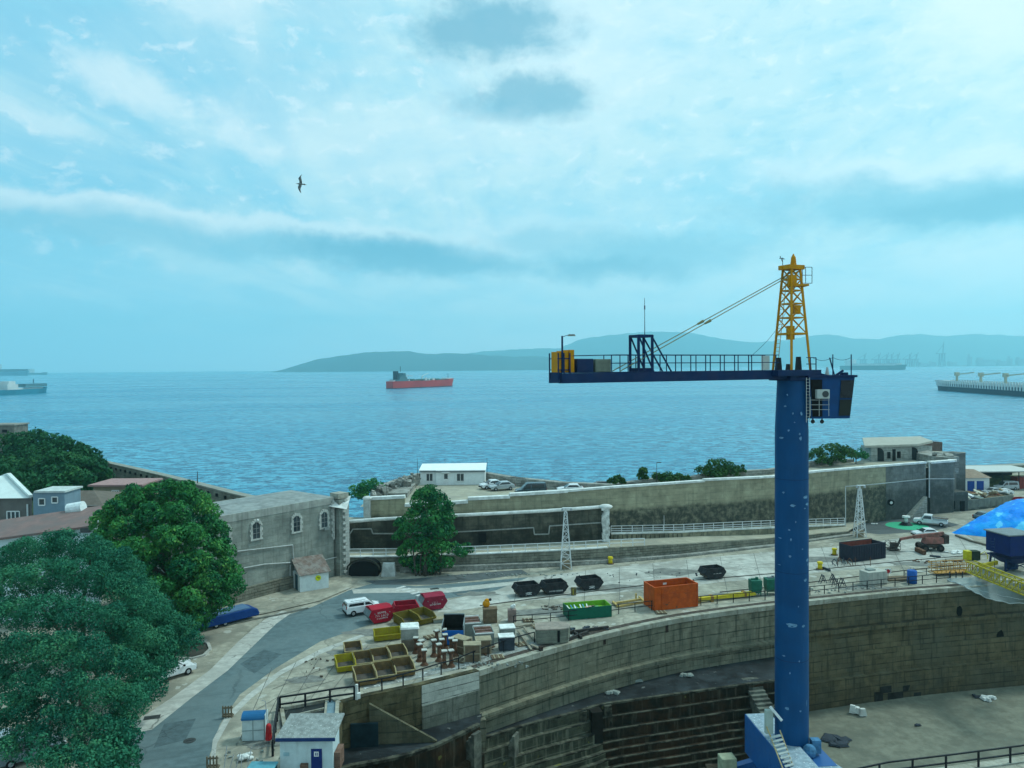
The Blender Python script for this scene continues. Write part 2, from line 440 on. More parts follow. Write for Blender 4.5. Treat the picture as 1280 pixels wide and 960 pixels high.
# low coastal plain under the port
mb = MB(); c0 = [T(x, y, 6600) for x, y in ((1040, 455.8), (1400, 452))]
mb.bx(c0[0].x, c0[1].x, 6600, 7600, SEA - 1, SEA + 4); struct('far_shore', mb, mat('shore_land', (0.16, 0.17, 0.15), 0.95, 0.3, 0.01))

# ---- quay ground with the dock cut out of it
COPE = [(427, 878), (460, 869), (520, 857), (598, 838), (660, 819), (740, 796), (800, 782), (860, 770), (967, 756), (1060, 746), (1130, 739), (1211, 733), (1300, 727), (1400, 721)]
COPE_W = [A(x, y) for x, y in COPE]
nr0, nr1 = A(1280, 947), A(1110, 970)
nd = (nr0 - nr1).normalized()
near_r = nr1 + nd * 70; near_l = nr1 + nd * ((-11.5 - nr1.x) / nd.x)
left_top = COPE_W[0]
quay_poly = [XY(p) for p in reversed(COPE_W)] + [XY(near_l), XY(near_r)] + [(130, -30), (-130, -30), (-150, 120), XY(A(-60, 572)), XY(A(105, 590)), XY(A(250, 622)), XY(A(330, 645)), (-26, 119), (20, 133), (60, 150), (84, 160), (95, 190), (170, 200), (170, COPE_W[-1].y + 4)]
from mathutils.geometry import tessellate_polygon
def flat(name, poly, z, m, kind='structure'):
    vs = [Vector((p[0], p[1], z)) for p in poly]; tri = tessellate_polygon([vs])
    me = bpy.data.meshes.new(name)
    fs = []
    for t in tri:
        a, b, c = (vs[i] for i in t)
        fs.append(tuple(t) if (b - a).cross(c - a).z > 0 else tuple(reversed(t)))
    me.from_pydata([tuple(v) for v in vs], [], fs); me.materials.append(m)
    o = bpy.data.objects.new(name, me); SC.collection.objects.link(o); o['kind'] = kind; return o
M_conc = mat('quay_concrete', (0.36, 0.335, 0.27), 0.85, 0.22, 1.1, 0.35, 4.0, cracks=(0.22, 0.5), col2=(0.20, 0.19, 0.155), c2amt=0.75, c2scale=0.22, chips=(0.36, (0.42, 0.41, 0.36), 0.5))
M_pale = mat('pale_paving', (0.45, 0.44, 0.40), 0.85, 0.2, 1.4, 0.15, 4.0, cracks=(0.35, 0.8), col2=(0.36, 0.355, 0.32), c2amt=0.6, c2scale=0.25)
M_asph = mat('asphalt', (0.115, 0.16, 0.17), 0.8, 0.18, 1.3, 0.15, 9.0, cracks=(0.16, 0.4), col2=(0.155, 0.20, 0.205), c2amt=0.6, c2scale=0.10)  # bluish cast of the window glass put into the road colour
M_asph2 = mat('dark_asphalt', (0.085, 0.098, 0.10), 0.8, 0.18, 1.4, 0.15, 9.0, cracks=(0.2, 0.7), col2=(0.13, 0.14, 0.14), c2amt=0.5, c2scale=0.2)
flat('quay_ground', quay_poly, 0.0, M_conc)
def pix(poly, z=0.0): return [XY(A(x, y, z)) for x, y in poly]
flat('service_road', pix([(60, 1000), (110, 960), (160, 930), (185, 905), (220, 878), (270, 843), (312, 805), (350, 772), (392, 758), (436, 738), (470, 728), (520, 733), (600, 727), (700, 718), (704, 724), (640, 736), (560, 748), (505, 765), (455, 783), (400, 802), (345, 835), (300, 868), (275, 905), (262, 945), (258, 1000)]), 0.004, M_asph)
flat('far_lane_asphalt', pix([(455, 726), (520, 723), (600, 716), (652, 712), (660, 717), (600, 725), (540, 731), (470, 731)]), 0.008, M_asph2)
flat('footway_strip', pix([(165, 905), (215, 872), (262, 838), (300, 800), (330, 775), (352, 764), (366, 765), (345, 780), (318, 806), (285, 838), (240, 872), (190, 912), (176, 915)]), 0.012, M_pale)
flat('road_edge_strip', pix([(440, 737), (480, 735), (560, 735), (640, 727), (720, 716), (722, 719), (645, 731), (560, 741), (480, 741), (442, 742)]), 0.012, M_pale)
flat('worn_concrete_edge', pix([(262, 960), (266, 925), (282, 895), (310, 868), (350, 838), (400, 812), (455, 792), (456, 795), (402, 817), (352, 843), (314, 873), (288, 899), (271, 930), (268, 960)]), 0.012, M_pale)
flat('turning_area_asphalt', pix([(1060, 652), (1090, 647), (1150, 640), (1175, 650), (1200, 656), (1165, 664), (1100, 668), (1064, 664)]), 0.004, M_asph2)
flat('pale_quay_apron', pix([(660, 722), (760, 710), (860, 699), (960, 690), (1060, 682), (1130, 672), (1200, 664), (1240, 690), (1130, 706), (1020, 716), (900, 728), (800, 738), (700, 748), (640, 752), (560, 766), (520, 762), (560, 750), (620, 738)]), 0.008, mat('pale_apron_concrete', (0.46, 0.45, 0.405), 0.85, 0.2, 0.9, 0.25, 4.0, cracks=(0.2, 0.5), col2=(0.25, 0.24, 0.21), c2amt=0.7, c2scale=0.16))
# dark repairs and stains in the road and the yard, each with its own outline
rr = random.Random(4)
M_stain = mat('oily_stain', (0.20, 0.20, 0.18), 0.7, 0.3, 1.2, col2=(0.13, 0.13, 0.12), c2scale=0.8)
for i, (px, py, s) in enumerate([(440, 815, 1.6), (380, 850, 1.2), (470, 790, 1.5), (350, 905, 1.2), (600, 742, 1.4), (760, 735, 2.0), (840, 715, 2.5), (910, 745, 1.6), (1030, 700, 2.2), (1100, 690, 2.2), (1150, 705, 1.8), (1080, 735, 1.5), (690, 765, 2.0), (330, 930, 1.0), (715, 757, 1.0)]):
    c = A(px, py); n = 14; ph = rr.uniform(0, 6); L = rr.uniform(1.4, 2.6)
    flat('ground_stain', [(c.x + s * L * math.cos(2 * math.pi * k / n) * rr.uniform(0.7, 1.15), c.y + s * 0.8 * math.sin(2 * math.pi * k / n) * rr.uniform(0.6, 1.2)) for k in range(n)], 0.016 + i * 0.0006, M_stain)
# slab joints as fine dark sealed lines
mb = MB(); c_ = [A(x, y) for x, y in ((350, 842), (420, 812), (500, 790))]
jm = mat('joint_seal', (0.10, 0.10, 0.095), 0.9)
def line(pp, w=0.08, z=0.028):
    for (a, b) in zip(pp[:-1], pp[1:]):
        p, q = A(*a), A(*b); d = (q - p).normalized(); s_ = Vector((-d.y, d.x, 0)) * w / 2
        mb.add([(p.x - s_.x, p.y - s_.y, z), (q.x - s_.x, q.y - s_.y, z), (q.x + s_.x, q.y + s_.y, z), (p.x + s_.x, p.y + s_.y, z)], [(0, 1, 2, 3)])
for k in range(9):
    line([(300 + k * 26, 925 - k * 12), (340 + k * 30, 835 - k * 7)], 0.05)
for k in range(14):
    line([(640 + k * 45, 770 - k * 4.2), (648 + k * 42, 722 - k * 4.4)], 0.05)
line([(340, 862), (400, 838), (470, 815), (560, 788)], 0.06); line([(300, 900), (350, 870), (420, 850)], 0.05)
line([(660, 738), (800, 722), (960, 705), (1130, 690)], 0.05)
struct('slab_joints', mb, jm)
# repairs in the asphalt
for k_, pp_ in enumerate(([(205, 905), (245, 898), (232, 925), (192, 935)], [(300, 830), (330, 812), (352, 818), (318, 842)], [(420, 762), (452, 752), (470, 756), (436, 770)], [(560, 739), (600, 733), (612, 737), (572, 745)])):
    flat('asphalt_patch', pix(pp_), 0.0055 + 0.0005 * k_, mat('patched_asphalt', (0.085, 0.12, 0.13), 0.8, 0.2, 2.0, cracks=(0.4, 0.5)))
# crossing bars on the road
for k in range(5):
    x, y = 500 + k * 6.2, 734 + k * 2.3
    flat('crossing_mark', pix([(x - 6, y + 1.2), (x + 5, y - 1.6), (x + 8, y - 0.6), (x - 3, y + 2.2)]), 0.018, mat('road_paint', (0.62, 0.63, 0.60), 0.8, 0.2, 3.0, col2=(0.3, 0.3, 0.3), c2amt=0.5, c2scale=2.0))
# crane rails set in the quay
M_rail = mat('dark_rail', (0.06, 0.05, 0.045), 0.6, 0.3, 3.0)
for k, pp in enumerate(([(600, 757), (700, 744), (800, 732), (880, 724), (1000, 714), (1130, 701), (1260, 690)], [(900, 740), (970, 733), (1060, 722), (1130, 713), (1200, 706)])):
    m2 = MB(); 
    for a, b in zip(pp[:-1], pp[1:]): m2.bar(A(*a, 0.05), A(*b, 0.05), 0.12, 0.07)
    tag(m2.build('crane_rail', M_rail), ['long dark steel crane rail running across the quay behind the bins', 'dark steel rail close to the dock railing beside the concrete block'][k], 'rail', 'crane rails set in the quay')

# ---- dry dock masonry
M_dock = mat('dock_wall', (0.225, 0.21, 0.15), 0.9, 0.25, 0.8, 0.5, 3.0, col2=(0.155, 0.16, 0.12), c2amt=0.75, c2scale=0.22, brick=(1.6, 0.62, 0.03, 0.42), streak=0.6, grimecol=(0.045, 0.047, 0.035), grime=(-11.5, -6.0, 0.35))
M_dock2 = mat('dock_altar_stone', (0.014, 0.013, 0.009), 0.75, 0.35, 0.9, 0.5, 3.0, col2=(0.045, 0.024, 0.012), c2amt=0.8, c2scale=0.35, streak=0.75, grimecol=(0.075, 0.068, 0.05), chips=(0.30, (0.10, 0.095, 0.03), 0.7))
M_cope = mat('coping_stone', (0.36, 0.35, 0.29), 0.9, 0.2, 1.2, 0.4, 3.0, col2=(0.22, 0.20, 0.15), c2amt=0.7, c2scale=0.5, streak=0.45, grimecol=(0.12, 0.08, 0.04))
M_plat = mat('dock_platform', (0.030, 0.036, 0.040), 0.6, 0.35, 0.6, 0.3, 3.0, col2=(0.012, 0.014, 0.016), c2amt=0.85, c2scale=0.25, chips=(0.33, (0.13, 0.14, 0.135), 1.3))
M_floor = mat('dock_floor', (0.175, 0.175, 0.135), 0.7, 0.22, 0.9, 0.3, 3.0, col2=(0.12, 0.125, 0.10), c2amt=0.75, c2scale=0.12)
FLOOR = -12.7
def densify(pts, n):
    out = []
    for a, b in zip(pts[:-1], pts[1:]):
        for k in range(n): out.append(a.lerp(b, k / n))
    out.append(pts[-1]); return out
def smoothline(pts, it=2):
    for _ in range(it):
        q = [pts[0]]
        for a, b in zip(pts[:-1], pts[1:]): q += [a.lerp(b, 0.25), a.lerp(b, 0.75)]
        q.append(pts[-1]); pts = q
    return pts
def sweep(mb, line_, prof):
    """profile [(inset towards the dock, z)] carried along a plan line; dock is on the near side"""
    n = len(line_); nor = []
    for i in range(n):
        a = line_[max(0, i - 1)]; b = line_[min(n - 1, i + 1)]; d = (b - a); d.z = 0; d.normalize(); nor.append(Vector((d.y, -d.x, 0)))
    vs = []; k = len(prof)
    for p, q in zip(line_, nor):
        for ins, z in prof: vs.append((p.x + q.x * ins, p.y + q.y * ins, z))
    fs = []
    for i in range(n - 1):
        for j in range(k - 1):
            a = i * k + j; fs.append((a, a + 1, a + k + 1, a + k))
    return mb.add(vs, fs)
mb = MB(); mb.add([(-40, 20, FLOOR), (220, 20, FLOOR), (220, 150, FLOOR), (-40, 150, FLOOR)], [(0, 1, 2, 3)])
struct('dock_floor', mb, M_floor)
far_line = COPE_W[3:]
west = [p for p in far_line if p.x < A(985, 754).x] + [A(985, 754)]
east = [A(985, 754)] + [p for p in far_line if p.x > A(985, 754).x]
dock = placed('dry_dock', 'stepped stone walls of the empty dry dock below the quay', 'dry dock', COPE_W[5])
mb = MB(); sweep(mb, smoothline(west), [(0.0, -0.55), (0.0, -4.0), (0.55, -4.05), (0.55, -4.45), (0.12, -4.5), (0.2, -6.02)])
mb.build('curved_wall', M_dock, dock)
mb = MB(); sweep(mb, smoothline(east), [(0.0, -0.55), (0.0, -3.6), (0.55, -3.65), (0.55, -4.1), (0.15, -4.15), (0.2, -6.6), (0.42, -6.62), (0.45, -9.4), (0.85, -9.45), (0.9, FLOOR - 0.1)])
mb.build('east_wall', mat('dock_wall_east', (0.15, 0.125, 0.072), 0.9, 0.25, 0.8, 0.5, 3.0, col2=(0.12, 0.115, 0.08), c2amt=0.75, c2scale=0.2, brick=(1.8, 0.6, 0.03, 0.45), streak=0.65, grimecol=(0.04, 0.035, 0.025), grime=(-13.5, -8.5, 0.5)), dock)
mb = MB(); sweep(mb, smoothline([COPE_W[3]] + far_line[1:]), [(-0.55, 0.03), (0.16, 0.03), (0.16, -0.5), (-0.02, -0.56)])
mb.build('coping', M_cope, dock)
mb = MB(); lw = [COPE_W[0] + Vector((0.0, 0, 0)), COPE_W[1], COPE_W[2], COPE_W[3]]
sweep(mb, lw, [(-0.5, 0.02), (0.1, 0.02), (0.1, -0.35), (0.0, -0.36), (0.0, -6.1), (0.15, FLOOR)])
sweep(mb, [near_l, Vector((COPE_W[0].x, COPE_W[0].y, 0))], [(-0.3, 0.02), (0.1, 0.02), (0.1, -0.4), (0.0, -0.41), (0.0, FLOOR)])
mb.build('head_wall', mat('dock_head_wall', (0.145, 0.125, 0.07), 0.9, 0.3, 0.8, 0.5, 3.0, col2=(0.09, 0.07, 0.035), c2amt=0.8, c2scale=0.3, brick=(1.5, 0.6, 0.03, 0.5), streak=0.5, grimecol=(0.02, 0.02, 0.015), grime=(-6.5, -2.5, 0.75)), dock)
# patch of pale new ashlar
mb = MB(); a, b = COPE_W[2].lerp(COPE_W[3], 0.08), COPE_W[3]
d = (b - a).normalized(); q = Vector((d.y, -d.x, 0))
mb.wall([XY(a + q * 0.14), XY(b + q * 0.14)], [-0.1, -0.08], [-1.9, -1.75], 0.12)
mb.build('ashlar_patch', mat('pale_ashlar', (0.52, 0.52, 0.46), 0.85, 0.12, 1.5, 0.4, 3.0, brick=(1.1, 0.42, 0.03, 0.45)), dock)
mb = MB(); mb.wall([XY(a + q * 0.2), XY(b + q * 0.2)], [-1.9, -1.75], [-4.1, -4.1], 0.16)
mb.build('rendered_face', mat('grey_render', (0.25, 0.25, 0.205), 0.9, 0.2, 1.0, 0.4, 3.0, col2=(0.13, 0.135, 0.105), c2amt=0.7, c2scale=0.45, brick=(1.3, 0.5, 0.02, 0.6), streak=0.6, grimecol=(0.04, 0.04, 0.035)), dock)
# working platform and its lower edge
FR = [(588, 928), (607, 922), (660, 905), (729, 888), (748, 881), (790, 875), (850, 867), (920, 857), (950, 853), (988, 849)]
PZ = -6.0; FRW = [A(x, y, PZ) for x, y in FR]
back = [Vector((p.x, p.y, PZ)) for p in ([COPE_W[3]] + far_line[1:6])]
plat = [XY(p) for p in FRW] + [XY(A(988, 849, PZ) + Vector((0.5, 6, 0)))] + [XY(p) for p in reversed([b_ for b_ in back if b_.x < A(985, 754).x])]
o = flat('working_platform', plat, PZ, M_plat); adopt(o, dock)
if 'kind' in o: del o['kind']
prof = [(0.0, PZ + 0.02), (0.0, PZ - 1.1), (0.45, PZ - 1.12), (0.45, PZ - 2.2), (0.9, PZ - 2.22), (0.9, PZ - 3.2)]
z = PZ - 3.2; ins = 0.9
while z > FLOOR: ins += 0.42; prof.append((ins, z - 0.02)); z -= 0.62; prof.append((ins, z))
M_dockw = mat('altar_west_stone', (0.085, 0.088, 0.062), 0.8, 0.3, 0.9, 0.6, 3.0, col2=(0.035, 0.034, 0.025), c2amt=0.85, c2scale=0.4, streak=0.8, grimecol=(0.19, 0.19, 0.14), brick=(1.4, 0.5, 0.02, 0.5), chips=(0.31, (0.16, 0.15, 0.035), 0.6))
FRS = smoothline(FRW, 1); ks = min(range(len(FRS)), key=lambda i: abs(FRS[i].x - A(746, 881, PZ).x))
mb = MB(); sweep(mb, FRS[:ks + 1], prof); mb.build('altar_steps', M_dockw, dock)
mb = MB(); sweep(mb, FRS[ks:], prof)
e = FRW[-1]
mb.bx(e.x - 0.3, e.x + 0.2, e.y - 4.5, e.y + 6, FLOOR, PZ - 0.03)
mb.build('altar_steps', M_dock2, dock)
# thin worn edge stones on the altars
mb = MB(); M_edge = mat('worn_edge_stone', (0.085, 0.085, 0.065), 0.8, 0.3, 1.5, 0.3, 3.0, col2=(0.016, 0.015, 0.012), c2amt=1.0, c2scale=0.8)
sweep(mb, smoothline(FRW, 1), [(-0.3, PZ + 0.03), (0.05, PZ + 0.03), (0.05, PZ - 0.14)])
for k in range(len(prof) // 2 - 1):
    i_, z_ = prof[2 * k + 2]
    sweep(mb, smoothline(FRW, 1), [(i_ - 0.16, z_ + 0.012), (i_ + 0.03, z_ + 0.01), (i_ + 0.03, z_ - 0.08)])
mb.build('step_nosing', M_edge, dock)
# upper ledge at the dock head
LF = [A(x, y, -4.0) for x, y in ((402, 968), (440, 957), (480, 950), (515, 942), (545, 932), (575, 918), (600, 905))]
o = flat('head_ledge', [XY(p) for p in LF] + [XY(COPE_W[3] + Vector((0.3, 0, 0)))] + [XY(p) for p in (COPE_W[2], COPE_W[1], COPE_W[0])], -4.0, M_plat); adopt(o, dock)
if 'kind' in o: del o['kind']
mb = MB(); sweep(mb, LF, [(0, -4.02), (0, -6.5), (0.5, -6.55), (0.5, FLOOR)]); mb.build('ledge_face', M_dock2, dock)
mb = MB(); sweep(mb, LF, [(-0.35, -3.97), (0.06, -3.97), (0.06, -4.2)]); mb.build('ledge_nosing', M_edge, dock)
mb = MB(); dp = A(440, 905, -2.2); mb.box((A(447, 940, -3).x, COPE_W[1].y - 0.9, -3.0), (2.3, 0.2, 2.0), 0.08); mb.build('dark_opening_panel', mat('opening_dark_teal', (0.012, 0.03, 0.04), 0.7, 0.3, 1.0), dock)  # flat dark panel painted in for the shaded opening of the gate recess
# sloping stair wall and the small flights
p0 = COPE_W[1] + Vector((0.2, -0.6, 0)); p1 = A(546, 928, -4.0)
mb = MB(); n = 14; pts = [p0.lerp(p1, k / n) for k in range(n + 1)]
mb.wall([XY(p) for p in pts], [-0.5 - 3.4 * k / n for k in range(n + 1)], -4.2, 0.32)
mb.build('stair_wall', mat('stair_wall_stone', (0.125, 0.115, 0.075), 0.9, 0.25, 0.9, 0.5, 3.0, col2=(0.11, 0.105, 0.07), c2amt=0.75, c2scale=0.4, brick=(1.2, 0.5, 0.02, 0.6), streak=0.4), dock)
def flight(p_top, p_bot, w, n=9):
    mb = MB(); d = (p_bot - p_top); h = d.z / n; f = Vector((d.x, d.y, 0)); L = f.length; f.normalize(); rz = math.atan2(f.y, f.x)
    for k in range(n):
        c = p_top + Vector((f.x, f.y, 0)) * (L * (k + 0.5) / n); zt = p_top.z + h * (k + 0.3); zl = FLOOR + 0.2
        mb.box((c.x, c.y, (zt + zl) / 2), (L / n * 1.02, w, zt - zl), rz)
    return mb
M_step = mat('wet_steps', (0.14, 0.145, 0.12), 0.7, 0.3, 1.5, 0.3, 3.0, col2=(0.05, 0.05, 0.045), c2amt=0.8, c2scale=0.8)
for (a_, za, b_, zb, w) in (((597, 915), -4.0, (566, 950), -7.4, 1.0), ((646, 916), -6.1, (618, 968), -10.5, 1.1), ((936, 846), -5.9, (962, 893), -8.0, 1.8)):
    flight(A(*a_, za), A(*b_, zb), w).build('stair_flight', M_step, dock)
# low masonry bastion between platform and curved wall, ledge blocks
mb = MB(); pA = A(596, 880, -3.8)
mb.wall([XY(COPE_W[3] + Vector((-0.1, -1.1, 0))), XY(COPE_W[3] + Vector((0.7, -0.9, 0)))], -4.2, PZ - 3, 1.0)
mb.build('corner_pier', M_dock, dock)
mb = MB(); c0_ = A(742, 880, PZ); mb.box((c0_.x, c0_.y - 0.7, PZ - 2.6), (1.1, 2.0, 5.0), 0.2)
mb.build('slide_chute', mat('chute_black', (0.015, 0.014, 0.012), 0.6, 0.3, 2.0), dock)
for px, py in ((727, 897), (758, 890)):
    mb = MB(); p = A(px, py, PZ - 1); mb.box((p.x, p.y - 0.2, PZ - 1.7), (0.9, 1.2, 3.2), 0.2, taper=0.85); mb.build('chute_cheek', M_edge, dock)
# dark culvert mouths and scars on the east wall, iron ladder recess
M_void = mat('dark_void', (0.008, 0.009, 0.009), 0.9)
def wallpatch(px, py, w, h, ins, name='culvert_mouth', m_=None, rough_edge=True):
    dd = 1e9
    p = A(px, 740); # find plan point on the cope line with the same bearing, then drop to the pixel height
    best = None
    for a, b in zip(COPE_W[:-1], COPE_W[1:]):
        for k in range(40):
            q_ = a.lerp(b, k / 40); r_ = ray(px, py); s_ = q_.y / r_.y; e_ = abs(r_.x * s_ - q_.x)
            if e_ < dd: dd = e_; best = (q_, (b - a).normalized(), s_)
    q_, d_, s_ = best; nn = Vector((d_.y, -d_.x, 0)); r_ = ray(px, py); zz = H + r_.z * ((q_ + nn * ins).y / r_.y)
    rz = math.atan2(d_.y, d_.x); m2 = MB()
    k = 12 if rough_edge else 4; vs = []
    for i in range(k):
        t = 2 * math.pi * i / k + math.pi / k; f = rr.uniform(0.8, 1.05) if rough_edge else 1.414
        u, v_ = w / 2 * math.cos(t) * f, h / 2 * math.sin(t) * f
        vs.append(q_ + nn * (ins + 0.03) + d_ * u + Vector((0, 0, zz + v_)))
    back_ = [p_ - nn * 0.3 for p_ in vs]
    m2.add(vs + back_, [tuple(range(k))] + [(i, (i + 1) % k, k + (i + 1) % k, k + i) for i in range(k)])
    return m2.build(name, m_ or M_void, dock)
wallpatch(1198, 764, 0.9, 1.5, 0.0); wallpatch(1249, 796, 1.1, 1.9, 0.2); wallpatch(1135, 766, 1.2, 0.6, 0.0, 'wall_recess')
M_tar = mat('tar_stain', (0.025, 0.025, 0.024), 0.6, 0.5, 1.5)
for px, py, w, h, ins in ((1100, 862, 1.6, 0.8, 0.9), (1112, 873, 2.2, 1.5, 0.9), (1092, 873, 1.2, 1.6, 0.9), (1128, 860, 1.5, 0.7, 0.9), (1140, 868, 1.0, 0.5, 0.9)):
    wallpatch(px, py, w, h, ins + 0.02, 'tar_patch', M_tar, False)
# vertical iron fender guides on the curved wall
for px, py, h in ((676, 815, 1.0), (834, 786, 0.8), (755, 802, 0.6)):
    wallpatch(px, py, 0.35, h, 0.02, 'iron_bracket', mat('rusty_iron', (0.05, 0.035, 0.03), 0.8, 0.4, 3.0), False)
# groove and rusty track along the coping
gro = MB(); cl_ = smoothline([COPE_W[3]] + far_line[1:])
sweep(gro, cl_, [(-1.25, 0.036), (-0.62, 0.036)]); struct('coping_groove', gro, mat('groove_dirt', (0.075, 0.06, 0.05), 0.9, 0.35, 2.0))
gro = MB(); sweep(gro, smoothline(COPE_W[1:4] + far_line[1:3], 1), [(-2.6, 0.020), (-1.3, 0.020)]); struct('crushed_stone_strip', gro, mat('crushed_stone', (0.30, 0.31, 0.29), 0.95, 0.3, 3.0, 0.5, 5.0, col2=(0.16, 0.16, 0.15), c2amt=0.8, c2scale=1.2, chips=(0.38, (0.6, 0.62, 0.6), 2.5)))
# near side quay wall
mb = MB(); sweep(mb, [near_r, near_l], [(0, 0.0), (0, FLOOR)]); sweep(mb, [near_r, near_l], [(-0.6, 0.03), (0.15, 0.03), (0.15, -0.5), (0, -0.5)])
mb.build('near_wall', M_cope, dock)
# ================================================================== WALLS AND TERRACES
M_lime = mat('limewashed_coping', (0.74, 0.75, 0.72), 0.8, 0.10, 1.5, 0.2, 4.0, col2=(0.45, 0.46, 0.43), c2amt=0.6, c2scale=0.8)
M_w1 = mat('low_rubble_wall', (0.25, 0.24, 0.19), 0.9, 0.25, 1.2, 0.6, 3.0, col2=(0.17, 0.165, 0.13), c2amt=0.7, c2scale=0.5, brick=(0.9, 0.36, 0.04, 0.4), streak=0.35)
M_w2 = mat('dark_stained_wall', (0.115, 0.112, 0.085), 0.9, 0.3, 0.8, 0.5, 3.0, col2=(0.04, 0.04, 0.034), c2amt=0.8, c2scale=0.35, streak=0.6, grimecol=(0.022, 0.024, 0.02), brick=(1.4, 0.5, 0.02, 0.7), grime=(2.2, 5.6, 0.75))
M_w3 = mat('tall_rampart_wall', (0.37, 0.345, 0.235), 0.9, 0.14, 0.9, 0.4, 3.0, col2=(0.24, 0.225, 0.155), c2amt=0.5, c2scale=0.3, streak=0.22, grimecol=(0.035, 0.04, 0.034), brick=(1.5, 0.5, 0.015, 0.8), grime=(5.8, 6.8, 0.92))
M_w3d = mat('grey_rampart_wall', (0.19, 0.20, 0.185), 0.9, 0.2, 0.9, 0.4, 3.0, col2=(0.12, 0.13, 0.12), c2amt=0.7, c2scale=0.3, streak=0.4, grimecol=(0.05, 0.055, 0.05), brick=(1.3, 0.5, 0.015, 0.8), grime=(4.2, 6.4, 0.8))
M_terr = mat('terrace_concrete', (0.36, 0.335, 0.26), 0.9, 0.15, 0.6, 0.2, 4.0, col2=(0.27, 0.26, 0.22), c2amt=0.6, c2scale=0.2)
M_rubble = mat('grey_rubble_stone', (0.36, 0.355, 0.32), 0.95, 0.3, 1.8, 0.9, 2.5, col2=(0.17, 0.17, 0.15), c2amt=0.7, c2scale=0.9, brick=(0.9, 0.45, 0.05, 0.5))
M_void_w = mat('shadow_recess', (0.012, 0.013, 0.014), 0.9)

# low wall W1 along the road, path behind it
W1 = [(434, 697, 2.0, 109.0), (500, 696, 2.0, None), (600, 693, 2.0, None), (700, 688.5, 2.0, None), (760, 685, 2.0, None), (850, 680.5, 1.7, None), (965, 673, 1.1, None), (1062, 664.5, 0.5, None)]
W1P = [A(x, y, z) for x, y, z, _ in W1]
low = placed('low_stone_wall', 'low rough stone wall along the road below the white railing', 'wall', W1P[2])
mb = MB(); mb.wall([XY(p) for p in W1P], [p.z for p in W1P], -0.1, 0.55); mb.build('wall_face', M_w1, low)
mb = MB(); mb.wall([XY(p + Vector((0, -0.06, 0))) for p in W1P[:5]], [p.z + 0.12 for p in W1P[:5]], [p.z + 0.002 for p in W1P[:5]], 0.7); mb.build('coping', M_lime, low)
# rough footing ledge in front, low kerb stones
mb = MB(); mb.wall([XY(p + Vector((0.1, -0.9, 0))) for p in W1P[1:]], [0.75, 0.7, 0.6, 0.45, 0.35, 0.25, 0.2], -0.1, 0.85); mb.build('footing', M_rubble, low)

# arch tunnel mouth at the left end
tn = placed('tunnel_mouth', 'dark arched tunnel opening through the wall foot beside the stone building', 'tunnel', A(462, 719))
mb = MB(); c = A(456, 719); a_ = A(438, 718); b_ = A(474, 718); dx = (b_ - a_)
n = 12; vs = []; w = dx.length / 2; mid = (a_ + b_) / 2; u = dx.normalized()
for k in range(n + 1):
    t = math.pi * k / n; vs.append(mid + Vector((0, -0.95, 0)) - u * w * math.cos(t) + Vector((0, 0, 0.9 + 1.15 * math.sin(t))))
vs = [mid + Vector((0, -0.95, 0)) - u * w] + vs + [mid + Vector((0, -0.95, 0)) + u * w]
bk = [p + Vector((0, 3, 0)) for p in vs]; N = len(vs)
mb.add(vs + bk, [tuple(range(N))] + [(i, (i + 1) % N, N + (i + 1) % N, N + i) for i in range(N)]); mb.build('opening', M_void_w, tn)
mb = MB(); p = A(483, 718)
for k in range(9):
    t0, t1 = math.pi * k / 9, math.pi * (k + 1) / 9
    q0 = mid + Vector((0, -1.0, 0)) - u * (w + 0.25) * math.cos(t0) + Vector((0, 0, 0.9 + 1.4 * math.sin(t0)))
    q1 = mid + Vector((0, -1.0, 0)) - u * (w + 0.25) * math.cos(t1) + Vector((0, 0, 0.9 + 1.4 * math.sin(t1)))
    mb.bar(q0, q1, 0.2, 0.2)
mb.build('arch_ring', mat('dark_stained_wall', ()), tn)
mb = MB(); p = A(487, 718); mb.box((p.x, p.y - 0.6, 0.85), (1.9, 1.0, 1.7), 0.0, taper=0.8); mb.build('painted_block', mat('weathered_white_render', (0.50, 0.52, 0.50), 0.9, 0.2, 1.5, col2=(0.3, 0.31, 0.29), c2amt=0.6, c2scale=1.0), tn)

# walls W2 and W3 share this ground line
def topline(px, py, Y): return T(px, py, Y)
W2P = [T(434, 653.5, 109.2), T(470, 650.5, 109.4), T(520, 648, 109.8), T(600, 644, 110.6), T(680, 640, 111.9), T(756, 634.5, 113.6)]
mid_w = placed('middle_retaining_wall', 'dark streaked retaining wall with a thick white coping behind the tall tree', 'wall', Vector((W2P[3].x, W2P[3].y, 2)))
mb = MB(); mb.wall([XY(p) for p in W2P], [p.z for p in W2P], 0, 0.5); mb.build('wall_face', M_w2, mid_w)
mb = MB()
for a, b in zip(W2P[:-1], W2P[1:]): mb.cyl(a + Vector((0, 0.1, 0.12)), b + Vector((0, 0.1, 0.12)), 0.26, 0.26, 8)
mb.build('coping', M_lime, mid_w)
mb = MB(); Z = lambda pts: [T(x, y, 110.0) for x, y in pts]
def moulding(pts, w=0.16):
    m_ = MB(); q = []
    for x, y in pts:
        # depth of the wall face at this bearing
        for a, b in zip(W2P[:-1], W2P[1:]):
            ra = ray(x, y); best = None
            den = (b.x - a.x) * ra.y - (b.y - a.y) * ra.x
            t_ = (a.y * ra.x - a.x * ra.y) / den
            if -0.3 <= t_ <= 1.001 or b is W2P[-1]:
                Yw = a.y + (b.y - a.y) * t_; q.append(T(x, y, Yw - 0.12)); break
    for a, b in zip(q[:-1], q[1:]): m_.bar(a, b, w, w)
    return m_
